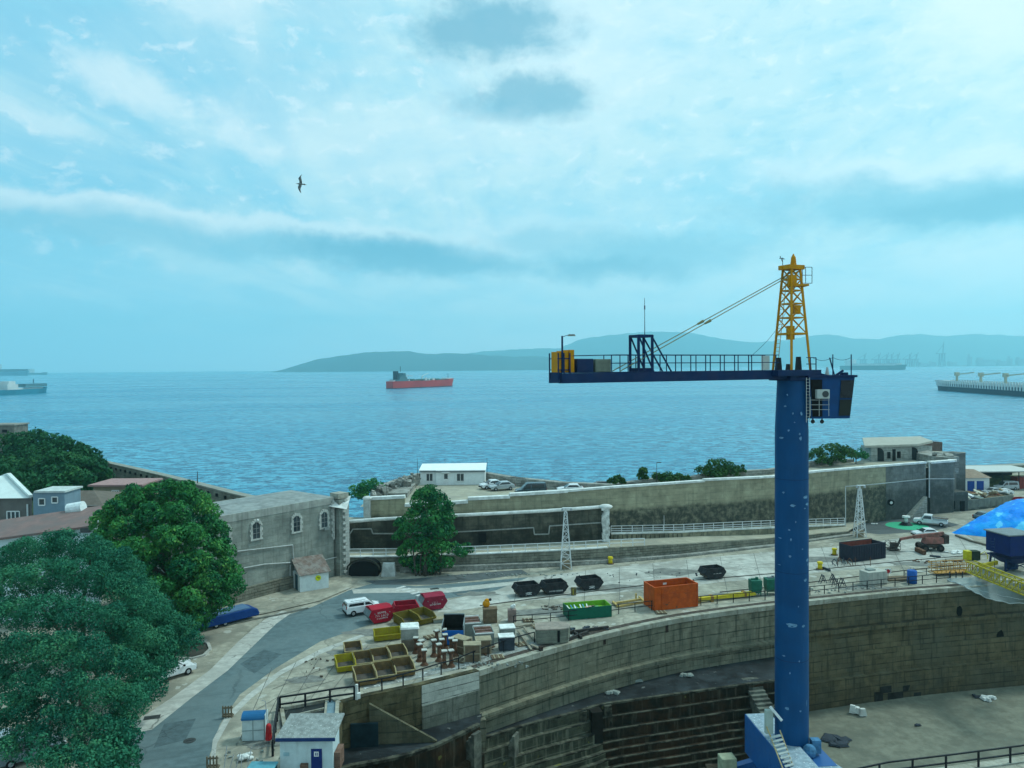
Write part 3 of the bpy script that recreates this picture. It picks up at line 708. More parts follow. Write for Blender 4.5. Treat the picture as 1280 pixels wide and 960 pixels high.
moulding([(437, 690), (437, 668), (441, 661.5), (464, 661), (466, 667), (500, 667), (570, 665), (667, 659.5), (668, 668), (686, 667.5), (687, 657.5), (755, 653)]).build('moulding', mat('white_band', (0.30, 0.31, 0.29), 0.8, 0.2, 2.0), mid_w)
for x, y, w_, h_ in ((603, 672, 1.1, 1.3),):
    m_ = MB(); p = T(x, y, 110.45); m_.box(p, (w_, 0.4, h_)); m_.build('recess', M_void_w, mid_w)
# end pilaster with rough white quoins
pl = T(757, 634, 113.4); rr = random.Random(12)
pil = placed('wall_end_pillar', 'rough white quoined pillar with a domed cap ending the middle wall', 'pillar', Vector((pl.x, pl.y, 2)))
mb = MB(); h0 = 1.6
zz = h0
while zz < pl.z:
    hh = 0.42; mb.box((pl.x + rr.uniform(-0.1, 0.1), pl.y - 0.2, zz + hh / 2), (1.0 + rr.uniform(-0.15, 0.2), 1.0, hh * 0.97)); zz += hh
mb.build('quoins', mat('white_rough_stone', (0.60, 0.61, 0.58), 0.9, 0.25, 2.0, 0.6, 4.0, col2=(0.25, 0.26, 0.24), c2amt=0.6, c2scale=1.5), pil)
mb = MB(); mb.sphere((pl.x, pl.y - 0.1, pl.z + 0.1), 0.85, 12, 6, (1.25, 0.9, 0.45)); mb.build('cap', M_lime, pil, True)

# tall wall W3
segs = [([(458, 624), (506, 621.5)], 112.0, 112.0), ([(506, 632), (566, 629), (585, 627.5)], 112.0, 112.2), ([(585, 624), (637, 621.5)], 112.2, 112.9), ([(637, 619), (709, 614.5)], 112.9, 114.2)]
tall = placed('tall_rampart', 'long tall ochre and black stained rampart wall with white coping in front of the sea', 'wall', A(900, 664))
mbw, mbc = MB(), MB(); W3P = []
for pts, Y0, Y1 in segs:
    n = len(pts); q = [T(x, y, Y0 + (Y1 - Y0) * i / (n - 1)) for i, (x, y) in enumerate(pts)]; W3P += q
    mbw.wall([XY(p) for p in q], [p.z for p in q], 0, 0.7)
    for a, b in zip(q[:-1], q[1:]): mbc.bar(a + Vector((0, 0.3, 0.05)), b + Vector((0, 0.3, 0.05)), 0.95, 0.42)
rgt = [(709, 613.8, 114.2), (762, 609.5, 115.0), (820, 605.5, 117.0), (880, 601.5, 119.3), (880, 600.0, 119.3), (965, 596.2, 123.0), (1020, 589.5, 128.0), (1085, 584, 134.0), (1157, 578.2, 140.4)]
q = [T(*p) for p in rgt]; W3R = q
mbw.wall([XY(p) for p in q[:4]], [p.z for p in q[:4]], 0, 0.7)
mbw.wall([XY(p) for p in q[4:]], [p.z for p in q[4:]], 0, 0.7)
for a, b in list(zip(q[:3], q[1:4])) + list(zip(q[4:-1], q[5:])): mbc.bar(a + Vector((0, 0.25, 0.02)), b + Vector((0, 0.25, 0.02)), 0.85, 0.30)
mbw.build('wall_face', M_w3, tall); mbc.build('coping', M_lime, tall)
# grey re-rendered length near the right end, 4 cm proud of the ochre face
a, b = W3R[-2].lerp(W3R[-1], 0.30), W3R[-1]; d = (b - a); d.z = 0; d.normalize(); nn = Vector((d.y, -d.x, 0)) * 0.05
mb = MB(); mb.wall([XY(a + nn), XY(b + nn)], [a.z - 0.25, b.z - 0.25], 0, 0.04); mb.build('rendered_length', M_w3d, tall)
# round white-rimmed port in the wall
pt = T(1113, 628, 136.0); mb = MB(); mb.cyl(pt + Vector((0, -0.3, 0)), pt + Vector((0.05, 0.2, 0)), 0.55, 0.55, 14); mb.build('round_port', M_void_w, tall)
mb = MB(); mb.cyl(pt + Vector((0, -0.36, 0)), pt + Vector((0.05, 0.2, 0)), 0.25, 0.25, 10); mb.build('port_plate', M_lime, tall)
# left end pier with ball-like cap
p = T(461, 624, 111.8)
pier = placed('terrace_gate_pier', 'short white pier with domed cap at the left end of the terrace wall', 'pillar', Vector((p.x, p.y, 3)))
mb = MB(); mb.box((p.x - 0.2, p.y - 0.2, p.z / 2 + 0.1), (0.95, 0.9, p.z - 0.2)); mb.build('shaft', mat('weathered_white_render', (0.5, 0.52, 0.5)), pier)
mb = MB(); mb.sphere((p.x - 0.2, p.y - 0.2, p.z + 0.15), 0.62, 12, 6, (1.1, 1.0, 0.6)); mb.build('cap', M_lime, pier, True)

# terrace slabs: fills behind the walls
TZ = 7.6
terr = [XY(p + Vector((0, 0.4, 0))) for p in W3P] + [XY(p + Vector((0, 0.4, 0))) for p in W3R[1:4]]
sea_l = [T(474, 610, 128), T(500, 600, 134), T(524, 592, 139), T(606, 591, 139), T(640, 597, 131), T(700, 603, 126), T(765, 606, 122.5)]
flat('terrace', [XY(W3P[0] + Vector((-1, 0.3, 0)))] + terr + [XY(W3R[3] + Vector((0, 3.5, 0)))] + [XY(p) for p in reversed(sea_l)], TZ, M_terr)
fill = [XY(W3P[0] + Vector((-1, 0.3, 0)))] + terr + [XY(W3R[3] + Vector((0, 3.5, 0)))] + [XY(p) for p in reversed(sea_l)]
r_in = [W3R[3]] + W3R[5:]
sea_r = [T(765, 606, 122.5), T(820, 598, 124), T(868, 596, 127), T(900, 590, 130), T(965, 587, 134), T(1020, 577, 144), T(1068, 574, 150), T(1092, 560, 158), T(1160, 556, 168), T(1207, 566, 165)]
flat('upper_terrace', [XY(p + Vector((0, 0.5, 0))) for p in r_in] + [XY(T(1165, 579, 141.5)), XY(T(1192, 579, 143.5)), XY(T(1207, 566, 165))] + [XY(p) for p in reversed(sea_r)], 8.7, M_terr)
# middle ledge between W2 and W3
flat('middle_ledge', [XY(p) for p in W2P] + [XY(W3R[1]), XY(W3R[0])] + [XY(p) for p in reversed(W3P)] + [(W2P[0].x - 1, 112.5)], 6.05, M_terr)
# path behind the white railing and the ramp
flat('upper_path', [XY(p + Vector((0, 0.5, 0))) for p in W1P[:5]] + [XY(W2P[-1] + Vector((1.2, 0, 0)))] + [XY(p + Vector((0, 0.2, 0))) for p in reversed(W2P)], 1.99, M_terr)
mb = MB(); g_ = []
near_e = W1P[4:]; far_e = [W3R[1], W3R[3], W3R[5], W3R[7]]
for a, b in zip(near_e, far_e): g_.append((a.x, a.y + 0.5, a.z)); g_.append((b.x, b.y - 0.02, a.z + 0.02))
mb.add(g_, [(0, 2, 3, 1), (2, 4, 5, 3), (4, 6, 7, 5)]); struct('lower_terrace', mb, M_terr)
# ramp with slotted face
RP = [T(764, 666.5, 114.0), T(850, 664.5, 116.6), T(912, 661.5, 118.8), T(965, 659.0, 121.0), T(1056, 655.5, 128.5)]
ramp_ = placed('access_ramp', 'concrete ramp with a slotted face running up along the tall rampart', 'ramp', Vector((RP[1].x, RP[1].y, 1.5)))
mb = MB(); mb.wall([XY(p) for p in RP], [p.z for p in RP], 0.3, 1.6); mb.build('ramp_body', mat('slotted_wall', (0.27, 0.25, 0.17), 0.9, 0.2, 1.0, 0.3, 3.0, col2=(0.12, 0.12, 0.09), c2amt=0.8, c2scale=0.8, streak=0.6), ramp_)
mb = MB(); mb.wall([XY(p + Vector((0, -0.08, 0))) for p in RP], [p.z + 0.1 for p in RP], [p.z - 0.16 for p in RP], 0.3); mb.build('edge_band', M_lime, ramp_)
for k in range(16):
    mb = MB(); p = RP[0].lerp(RP[1], k / 15); mb.box((p.x + 0.3, p.y - 0.05, p.z - 0.9), (0.08, 0.12, 1.2)); mb.build('slot', mat('dark_slots', (0.05, 0.05, 0.04), 0.9), ramp_)

# railings --------------------------------------------------------
def railing(name, label, base, h, step, m_, rails=(1.0, 0.55), w=0.06, group=None, pw=None, cat='railing'):
    o = placed(name, label, cat, base[0], group)
    # arc-length points
    L = [0]; 
    for a, b in zip(base[:-1], base[1:]): L.append(L[-1] + (b - a).length)
    def at(s_):
        for i in range(len(base) - 1):
            if s_ <= L[i + 1] + 1e-6: return base[i].lerp(base[i + 1], (s_ - L[i]) / max(1e-6, L[i + 1] - L[i]))
        return base[-1]
    n = max(1, round(L[-1] / step)); proto = None
    for k in range(n + 1):
        p = at(L[-1] * k / n)
        if proto is None:
            mb = MB(); mb.box((0, 0, h / 2), (pw or w * 1.2, pw or w * 1.2, h)); me = mb.mesh('post'); me.materials.append(m_); proto = me
        q = bpy.data.objects.new('post', proto); SC.collection.objects.link(q); q.parent = o; q.location = p - base[0]
    for f in rails:
        mb = MB()
        for a, b in zip(base[:-1], base[1:]): mb.bar(a + Vector((0, 0, h * f)), b + Vector((0, 0, h * f)), w)
        mb.build('rail', m_, o)
    return o
M_wrail = mat('white_rail_paint', (0.66, 0.68, 0.68), 0.6, 0.1, 3.0)
M_brail = mat('black_rail_paint', (0.018, 0.020, 0.024), 0.5, 0.3, 3.0)
railing('path_railing', 'white post and rail fence on top of the low stone wall beside the road', [p + Vector((0, 0.25, 0.1)) for p in W1P[:5]] + [A(806, 683, 1.95) + Vector((0, 0.25, 0.1))], 1.0, 1.75, M_wrail, (1.0, 0.5), 0.085, 'white railings below the rampart')
railing('ramp_railing', 'long white railing climbing the ramp against the tall rampart', [p + Vector((0, 0.12, 0.05)) for p in RP], 1.0, 1.7, M_wrail, (1.0, 0.6, 0.3), 0.075, 'white railings below the rampart')

# sea-side parapets of the terrace
sp = placed('sea_parapet', 'rough grey stone parapet between the car park and the sea', 'wall', Vector((sea_l[4].x, sea_l[4].y, TZ)))
mb = MB(); mb.wall([XY(p) for p in sea_l], [p.z for p in sea_l], SEA - 1, 1.3); mb.build('wall_face', M_rubble, sp)
sp2 = placed('overgrown_parapet', 'pale rubble parapet with bushes growing over it behind the tall rampart', 'wall', Vector((sea_r[3].x, sea_r[3].y, 8.7)))
mb = MB(); mb.wall([XY(p) for p in sea_r[:7]], [p.z for p in sea_r[:7]], SEA - 1, 1.2); mb.build('wall_face', M_rubble, sp2)
mb = MB(); mb.wall([XY(p + Vector((0.3, 0.6, 0))) for p in sea_r[6:]], 8.0, SEA - 1, 1.0); mb.build('lower_face', M_rubble, sp2)
# rocky pile at the left of the bungalow
rk = placed('rock_bank', 'pale tumbled rocks banked up left of the white bungalow', 'rocks', T(490, 612, 127)); rr = random.Random(5)
mb = MB()
for k in range(46):
    px = rr.uniform(466, 520); py = 617 - (px - 466) * 0.42 + rr.uniform(-4, 7); Y = 118 + (px - 466) * 0.25 + rr.uniform(-2, 3)
    p = T(px, py, Y); s_ = rr.uniform(0.5, 1.5); M_ = Matrix.Translation(p) @ Euler((rr.uniform(0, 3), rr.uniform(0, 3), rr.uniform(0, 3))).to_matrix().to_4x4()
    mb.box((0, 0, 0), (s_, s_ * rr.uniform(0.6, 1), s_ * rr.uniform(0.4, 0.8)), M=M_, taper=rr.uniform(0.6, 0.95))
mb.bx(T(466, 617, 121).x, T(520, 600, 131).x, 120, 131, 2, 8.3)
mb.build('rocks', M_rubble, rk)

# bastion at the right end
BZ = T(1162, 580, 141).z
bast = placed('corner_bastion', 'grey stone corner bastion with a pale top at the end of the rampart', 'bastion', A(1185, 640))
fr = [T(1163, 579, 141.5), T(1192, 577, 143.0), T(1196, 571, 150), T(1207, 565, 158)]
mb = MB(); mb.wall([XY(p) for p in fr[:2]], [p.z for p in fr[:2]], 0, 1.0); mb.wall([XY(fr[1]), XY(T(1195.5, 577, 149))], [fr[1].z, fr[1].z], 0, 0.8)
mb.build('wall_face', M_w3d, bast)
mb = MB(); mb.bar(fr[0] + Vector((0, 0.5, 0.1)), fr[1] + Vector((0, 0.5, 0.1)), 1.2, 0.35); mb.bar(fr[1] + Vector((0, 0.5, 0.1)), T(1192, 572, 150), 1.4, 0.35); mb.build('coping', M_lime, bast)
mb = MB(); mb.wall([XY(T(1190, 579, 149)), XY(T(1207, 579, 150))], [T(1190, 568, 149).z, T(1207, 566, 150).z], 0, 3.0); mb.build('turret', M_w3d, bast)
mb = MB(); p = T(1160.5, 580, 141.0)
mb.bar((p.x, p.y - 0.3, 3.2), (p.x, p.y - 0.3, p.z + 0.2), 0.2, 0.2); a = T(1086, 606, 134 - 0.5); b = T(1160, 598.5, 140.2); mb.bar(a, b, 0.12); mb.bar(b, T(1193, 598.5, 142.3), 0.12)
mb.bar(T(1057, 608, 130.5), a, 0.12); mb.bar(T(1057, 608, 130.5), A(1057, 660, 0.4) + Vector((0, 0, 0)), 0.14)
mb.build('service_pipe', mat('grey_pipe', (0.45, 0.47, 0.46), 0.6), bast)
# lower annex with doors
an = placed('bastion_annex', 'low dark grey stone annex with doorways at the foot of the bastion', 'building', A(1185, 640))
a, b = A(1160, 640.5), A(1210, 638.5); d = (b - a).normalized()
mb = MB(); mb.wall([XY(a), XY(b)], 3.6, 0, 5.0); mb.build('wall', M_w3d, an)
for t, w_, h_ in ((0.02, 1.5, 3.0), (0.32, 1.0, 2.1), (0.56, 1.6, 1.5), (0.85, 0.9, 1.9)):
    c = a.lerp(b, t); m_ = MB(); m_.box((c.x, c.y - 0.02, h_ / 2 + (0.5 if h_ == 1.5 else 0)), (w_, 0.3, h_), math.atan2(d.y, d.x)); m_.build('doorway' if h_ != 1.5 else 'window', M_void_w, an)
# buttress wedge left of the annex
mb = MB(); w0, w1 = T(1140, 640, 137.0), T(1159, 640, 139.5); mb.wall([XY(w0), XY(w1)], [0.4, 3.6], 0, 1.2); mb.build('raking_wall', mat('pale_stone_wedge', (0.32, 0.32, 0.28), 0.9, 0.2, 1.5, brick=(0.9, 0.4, 0.03, 0.6)), an)
# walled pale stone pillbox with arches
pb = placed('arched_casemate', 'pale stone casemate with arched openings and a flat pale roof on the rampart', 'building', T(1120, 580, 150))
Y0 = 150.0; a, b = T(1089, 576, Y0), T(1143, 576, Y0 + 2); c = T(1165, 576, Y0 + 8); zt = T(1115, 557.5, Y0).z
mb = MB(); mb.wall([XY(a), XY(b), XY(c)], [zt, zt, zt - 0.9], 8.0, 0.6); mb.wall([XY(T(1076, 576, Y0 + 5)), XY(a)], [zt - 0.3, zt], 8.0, 0.5)
mb.build('wall', mat('pale_casemate_stone', (0.36, 0.38, 0.35), 0.9, 0.2, 1.2, 0.5, 3.0, col2=(0.2, 0.215, 0.2), c2amt=0.6, c2scale=0.6, brick=(1.0, 0.45, 0.03, 0.6)), pb)
def arch(px, w, h, z0, m_, rim=None):
    cx = a.x + (b.x - a.x) * (px - 1089) / 54; cy = a.y + (b.y - a.y) * (px - 1089) / 54 - 0.05; vs = [(cx - w, cy, z0), (cx + w, cy, z0)]
    for k in range(11): t = math.pi * k / 10; vs.append((cx + w * math.cos(t), cy, z0 + h - w + w * math.sin(t)))
    m2 = MB(); n = len(vs); m2.add(vs + [(x, y + 0.5, z) for x, y, z in vs], [tuple(range(n))] + [(i, (i + 1) % n, n + (i + 1) % n, n + i) for i in range(n)]); return m2
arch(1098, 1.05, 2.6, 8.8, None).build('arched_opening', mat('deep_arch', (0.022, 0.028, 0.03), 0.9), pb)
arch(1141, 1.0, 2.5, 8.8, None).build('arched_opening', mat('deep_arch', ()), pb)
m_ = MB(); m_.box((a.x + (b.x - a.x) * 0.52, a.y + (b.y - a.y) * 0.52, 9.9), (0.6, 0.3, 2.3)); m_.build('door', M_void_w, pb)
m_ = MB(); m_.box((a.x + (b.x - a.x) * 0.40, a.y + (b.y - a.y) * 0.40, 9.9), (0.6, 0.3, 1.3)); m_.build('window', M_void_w, pb)
m_ = MB(); m_.box((a.x + (b.x - a.x) * 0.63, a.y + (b.y - a.y) * 0.63, 9.9), (0.7, 0.3, 1.3)); m_.build('window', M_void_w, pb)
mb = MB(); mb.prism([XY(a + Vector((-1.5, -0.4, 0))), XY(b + Vector((0.4, -0.4, 0))), XY(c + Vector((0, -0.3, 0))), XY(T(1150, 550, 168)), XY(T(1078, 552, 166))], zt - 0.25, zt + 0.15)
mb.build('roof', mat('pale_roof_screed', (0.40, 0.385, 0.33), 0.9, 0.15, 1.0, col2=(0.38, 0.37, 0.32), c2scale=0.5), pb)
mb = MB(); mb.wall([XY(T(1135, 552, 168)), XY(T(1178, 552, 171))], [T(1135, 550, 168).z, T(1178, 552.5, 171).z], 8, 0.4); mb.build('rusted_screen', mat('rusted_screen', (0.14, 0.10, 0.085), 0.9, 0.3, 1.5), pb)
rr = random.Random(8); mb = MB()
for k in range(26):
    px = rr.uniform(1166, 1192); p = T(px, 573 - abs(px - 1180) * 0.2 + rr.uniform(-5, 3), rr.uniform(146, 160)); s_ = rr.uniform(0.5, 1.5)
    mb.box((0, 0, 0), (s_ * 1.6, s_, s_ * 0.5), M=Matrix.Translation(p) @ Euler((rr.uniform(-.4, .4), rr.uniform(-.4, .4), rr.uniform(0, 3))).to_matrix().to_4x4())
mb.bx(T(1166, 577, 146).x, T(1195, 577, 146).x, 145, 162, 7, 10.2)
mb.build('rubble_heap', M_rubble, pb)

# far breakwater wall at right
bwk = placed('breakwater_wall', 'long low grey breakwater wall running out at the right edge', 'wall', T(1240, 590, 190))
q = [T(1207, 584.5, 178), T(1250, 584, 190), T(1320, 580, 205)]
mb = MB(); mb.wall([XY(p) for p in q], [p.z for p in q], SEA, 2.5); mb.build('wall_face', mat('breakwater_stone', (0.27, 0.26, 0.21), 0.9, 0.25, 1.0, 0.5, 3.0, col2=(0.11, 0.14, 0.07), c2amt=0.7, c2scale=0.5, brick=(1.2, 0.5, 0.03, 0.6)), bwk)
mb = MB(); mb.wall([XY(p + Vector((0, -0.2, 0))) for p in q], [p.z + 0.3 for p in q], [p.z for p in q], 2.9); mb.build('coping', mat('grey_coping', (0.27, 0.27, 0.235), 0.9, 0.15, 1.0), bwk)
mb = MB(); mb.bx(q[0].x - 4, q[2].x, 172, 176, 0, 2.0); mb.build('green_bank', mat('mossy_bank', (0.10, 0.13, 0.06), 0.95, 0.35, 0.8), bwk)

# curving sea wall at left with its row of embrasures
WL = [T(92, 571, 196), T(125, 577.5, 177), T(165, 586.5, 160), T(205, 596, 147), T(250, 607.5, 135), T(290, 618, 126), T(325, 626.5, 119.5), T(350, 633, 115)]
lw_ = placed('curving_sea_wall', 'long curving grey sea wall pierced by a row of small dark openings at left', 'wall', Vector((WL[3].x, WL[3].y, 5)))
mb = MB(); q = WL; mb.wall([XY(p) for p in q], [p.z for p in q], SEA, 1.3); mb.build('wall_face', mat('sea_wall_stone', (0.24, 0.24, 0.20), 0.9, 0.25, 1.0, 0.5, 3.0, col2=(0.13, 0.14, 0.11), c2amt=0.7, c2scale=0.3, brick=(1.2, 0.45, 0.03, 0.6)), lw_)
mb = MB(); mb.wall([XY(p + Vector((0, -0.1, 0))) for p in q], [p.z + 0.2 for p in q], [p.z + 0.002 for p in q], 1.5); mb.build('coping', mat('grey_coping', ()), lw_)
L = [0]
for a, b in zip(q[:-1], q[1:]): L.append(L[-1] + (b - a).length)
me = None
for k in range(34):
    s_ = L[-1] * (k + 0.5) / 34
    for i in range(len(q) - 1):
        if L[i] <= s_ <= L[i + 1]:
            p = q[i].lerp(q[i + 1], (s_ - L[i]) / (L[i + 1] - L[i])); d = (q[i + 1] - q[i]); break
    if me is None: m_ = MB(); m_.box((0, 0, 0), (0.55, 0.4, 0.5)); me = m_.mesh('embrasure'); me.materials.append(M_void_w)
    e = bpy.data.objects.new('embrasure', me); SC.collection.objects.link(e); e.parent = lw_; e.location = p + Vector((0, -0.05, -0.75)) - Vector(lw_['inplace']); e.rotation_euler = (0, 0, math.atan2(d.y, d.x))
# ground behind trees at left: grass and rough slope
flat('rough_ground', [XY(A(40, 640)), XY(A(110, 600)), XY(A(250, 640)), XY(A(300, 660)), XY(A(250, 690)), XY(A(60, 700))], 0.02, mat('rough_ground_cover', (0.16, 0.17, 0.12), 0.95, 0.3, 0.6, col2=(0.07, 0.10, 0.045), c2scale=0.15))
# grey block house at the far left edge
bh = placed('blockhouse', 'small flat grey blockhouse by the sea at the far left edge', 'building', T(5, 545, 210))
p = T(-6, 545, 210); zt = T(8, 532, 210).z; mb = MB(); mb.bx(p.x - 8, T(18, 545, 210).x, 210, 216, 2, zt); mb.build('wall', mat('blockhouse_wall', (0.17, 0.17, 0.15), 0.9, 0.25, 1.0, 0.4, 3.0, col2=(0.10, 0.10, 0.09), c2scale=0.8), bh)
mb = MB(); mb.bx(p.x - 8.3, T(18, 545, 210).x + 0.3, 209.7, 216.3, zt, zt + 0.35); mb.build('roof', mat('blockhouse_roof', (0.26, 0.25, 0.22), 0.9), bh)
mb = MB(); mb.bx(T(3, 545, 210).x, T(9, 545, 210).x, 209.9, 210.4, zt - 1.9, zt - 1.1); mb.build('window', M_void_w, bh)
# ================================================================== BUILDINGS
M_glass = mat('dark_window_glass', (0.035, 0.05, 0.06), 0.12, 0.3, 1.0, spec=0.6)
M_wframe = mat('white_frame_paint', (0.70, 0.71, 0.70), 0.6, 0.08, 3.0)
# --- big stone store building, left centre
sb = placed('stone_storehouse', 'large grey stone storehouse with four arched windows and a flat roof', 'building', A(430, 716))
P1 = A(430, 717); Yr = P1.y
P0 = A(300, 752); d = (P1 - P0).normalized(); P0 = P0 - d * 9.0
z_r, z_l = T(420, 627, Yr).z, 10.9
zt = 10.7
nrm = Vector((-d.y, d.x, 0)); Wd = 9.5; Pc = P1 - d * 1.6
M_store = mat('storehouse_wall', (0.29, 0.31, 0.275), 0.9, 0.14, 0.8, 0.45, 3.0, col2=(0.20, 0.22, 0.20), c2amt=0.7, c2scale=0.3, brick=(1.2, 0.45, 0.012, 0.8), streak=0.4, grimecol=(0.10, 0.10, 0.09))
mb = MB(); mb.prism([XY(P0), XY(Pc), XY(Pc + nrm * Wd), XY(P0 + nrm * Wd)], 0, zt - 0.9); mb.build('wall', M_store, sb)
mb = MB(); q = nrm * -0.04
mb.prism([XY(P0 + q), XY(Pc + q + d * 0.04), XY(Pc + nrm * (Wd + 0.04) + d * 0.04), XY(P0 + nrm * (Wd + 0.04))], zt - 0.898, zt); mb.build('parapet', mat('pale_parapet', (0.36, 0.37, 0.34), 0.9, 0.15, 1.0, col2=(0.25, 0.26, 0.24), c2scale=0.6, streak=0.3), sb)
mb = MB()
mb.add([tuple(P0 + nrm * 0.2 + Vector((0, 0, zt))), tuple(Pc + nrm * 0.2 + Vector((0, 0, zt))), tuple(Pc + nrm * (Wd - .2) + Vector((0, 0, zt))), tuple(P0 + nrm * (Wd - .2) + Vector((0, 0, zt))), tuple(P0 + nrm * Wd * 0.5 + d * 5 + Vector((0, 0, zt + 0.3))), tuple(Pc + nrm * Wd * 0.5 - d * 4 + Vector((0, 0, zt + 0.3)))], [(0, 1, 5, 4), (1, 2, 5), (2, 3, 4, 5), (3, 0, 4)])
rf = mb.build('roof', mat('slate_roof', (0.27, 0.29, 0.28), 0.8, 0.15, 1.5, 0.3, 4.0, col2=(0.12, 0.13, 0.13), c2scale=0.6), sb)
M_quoin = mat('white_quoin', (0.46, 0.47, 0.44), 0.85, 0.2, 2.0, 0.3, 4.0, col2=(0.40, 0.41, 0.38), c2amt=0.5, c2scale=1.5)
rz = math.atan2(d.y, d.x)
def onwall(px, py):
    r_ = ray(px, py); den = d.x * r_.y - d.y * r_.x
    t_ = (P0.y * r_.x - P0.x * r_.y) / den; p = P0 + d * t_; s_ = p.y / r_.y
    return Vector((p.x, p.y, H + r_.z * s_))
def arch_window(px, py, w, h):
    c = onwall(px, py); z0 = c.z - h / 2; M_ = Matrix.Translation((c.x, c.y, 0)) @ Matrix.Rotation(rz, 4, 'Z')
    vs = [(-w / 2, -0.05, z0), (w / 2, -0.05, z0)]
    for k in range(9): t = math.pi * k / 8; vs.append((w / 2 * math.cos(t), -0.05, z0 + h - w / 2 + w / 2 * math.sin(t)))
    n = len(vs); m_ = MB(); m_.add(vs + [(x, 0.3, z) for x, y, z in vs], [tuple(range(n))] + [(i, (i + 1) % n, n + (i + 1) % n, n + i) for i in range(n)], M_)
    win = m_.build('window', M_glass, sb)
    m_ = MB(); k = 0; zz = z0
    while zz < z0 + h - w / 2:
        bw = 0.42 if k % 2 else 0.28
        for s_ in (-1, 1): m_.box((s_ * (w / 2 + bw / 2), -0.02, zz + 0.15), (bw, 0.18, 0.29), M=M_)
        zz += 0.31; k += 1
    for k in range(8):
        t0, t1 = math.pi * (k + 0.05) / 8, math.pi * (k + 0.95) / 8; r_ = w / 2 + (0.18 if k % 2 else 0.24)
        c0 = M_ @ Vector((r_ * math.cos(t0), -0.02, z0 + h - w / 2 + r_ * math.sin(t0))); c1 = M_ @ Vector((r_ * math.cos(t1), -0.02, z0 + h - w / 2 + r_ * math.sin(t1)))
        m_.bar(c0, c1, 0.2, 0.36)
    m_.box((0, -0.06, z0 - 0.1), (w + 0.7, 0.25, 0.18), M=M_)
    m_.build('surround', M_quoin, win)
    m_ = MB(); m_.box((0, -0.08, z0 + h / 2), (0.06, 0.06, h - 0.1), M=M_)
    for f in (0.33, 0.62): m_.box((0, -0.08, z0 + h * f), (w - 0.05, 0.06, 0.06), M=M_)
    m_.build('glazing_bars', mat('grey_glazing', (0.2, 0.22, 0.22), 0.7), win)
for px, py in ((281, 669), (320, 663), (370.5, 654.5), (405, 649.5)): arch_window(px, py, 0.98, 2.0)
# corner buttress of alternating white blocks
bt = MB(); bt2 = MB(); m2 = MB(); zz = 0; k = 0; rr = random.Random(2)
cp = P1 - d * 0.7
m2.box((cp.x, cp.y + 0.2, 5.2), (1.6, 2.0, 10.2), rz)
while zz < 10.2:
    w_ = 1.0 if k % 2 else 0.65; s_ = w_ / 2
    e = P1 + d * (0.12 - s_ + rr.uniform(-.05, .05)); bt.box((e.x - nrm.x * 1.0 * 0.85, e.y - nrm.y * 0.85, zz + 0.2), (w_, 0.5, 0.38), rz); zz += 0.41; k += 1
zz = 5.0; k = 0
while zz < 10.0:
    e = P1 - d * (1.75 + (0.1 if k % 2 else 0.0)); bt2.box((e.x - nrm.x * 0.05, e.y - nrm.y * 0.05, zz + 0.2), (0.5 if k % 2 else 0.32, 0.3, 0.38), rz); zz += 0.41; k += 1
m2.build('corner_buttress', M_store, sb); bt.build('quoins', M_quoin, sb); bt2.build('quoins', M_quoin, sb)
m_ = MB(); m_.box((cp.x, cp.y + 0.3, 10.75), (1.7, 1.8, 0.7), rz); m_.build('corner_turret', mat('rough_turret_stone', (0.33, 0.32, 0.27), 0.95, 0.3, 2.0, 0.6, 3.0), sb)
m_ = MB(); m_.add([tuple(cp + Vector((-1.4, -1.3, 9.6))), tuple(cp + Vector((1.4, -1.6, 9.2))), tuple(cp + Vector((1.5, 0.6, 10.6))), tuple(cp + Vector((-1.4, 0.6, 10.6)))], [(0, 1, 2, 3)]); m_.build('sloped_cap', M_lime, sb)
# pipes and plinth course on the facade
m_ = MB()
for pts in ([(296, 689), (365, 681), (367, 705)], [(430, 694), (368, 708), (368, 728)], [(362, 706), (362, 728), (300, 742)], [(270, 716), (330, 705), (362, 703)]):
    w3 = [onwall(*p_) - nrm * 0.12 for p_ in pts]; m_.tube(w3, 0.07, 6)
m_.build('wall_pipes', mat('grey_pipe', ()), sb)
m_ = MB(); a, b = onwall(262, 752) - nrm * 0.35, onwall(368, 730) - nrm * 0.35; m_.wall([XY(a), XY(b)], 1.6, 0, 0.3); m_.build('plinth', M_w1, sb)
m_ = MB(); a = onwall(406, 660.5) - nrm * 0.3; m_.box(a, (0.7, 0.5, 0.3), rz); m_.build('wall_unit', mat('grey_unit', (0.28, 0.3, 0.29), 0.7), sb)
m_ = MB(); m_.sphere(onwall(321, 650) - nrm * 0.2, 0.16); m_.build('lamp', M_lime, sb)
# sloping pavement in front
flat('storehouse_pavement', [XY(A(255, 782)), XY(A(330, 768)), XY(A(400, 752)), XY(A(440, 735)), XY(A(440, 722)), XY(P1 - nrm * 0.6), XY(P0 - nrm * 0.6)], 0.11, M_conc)

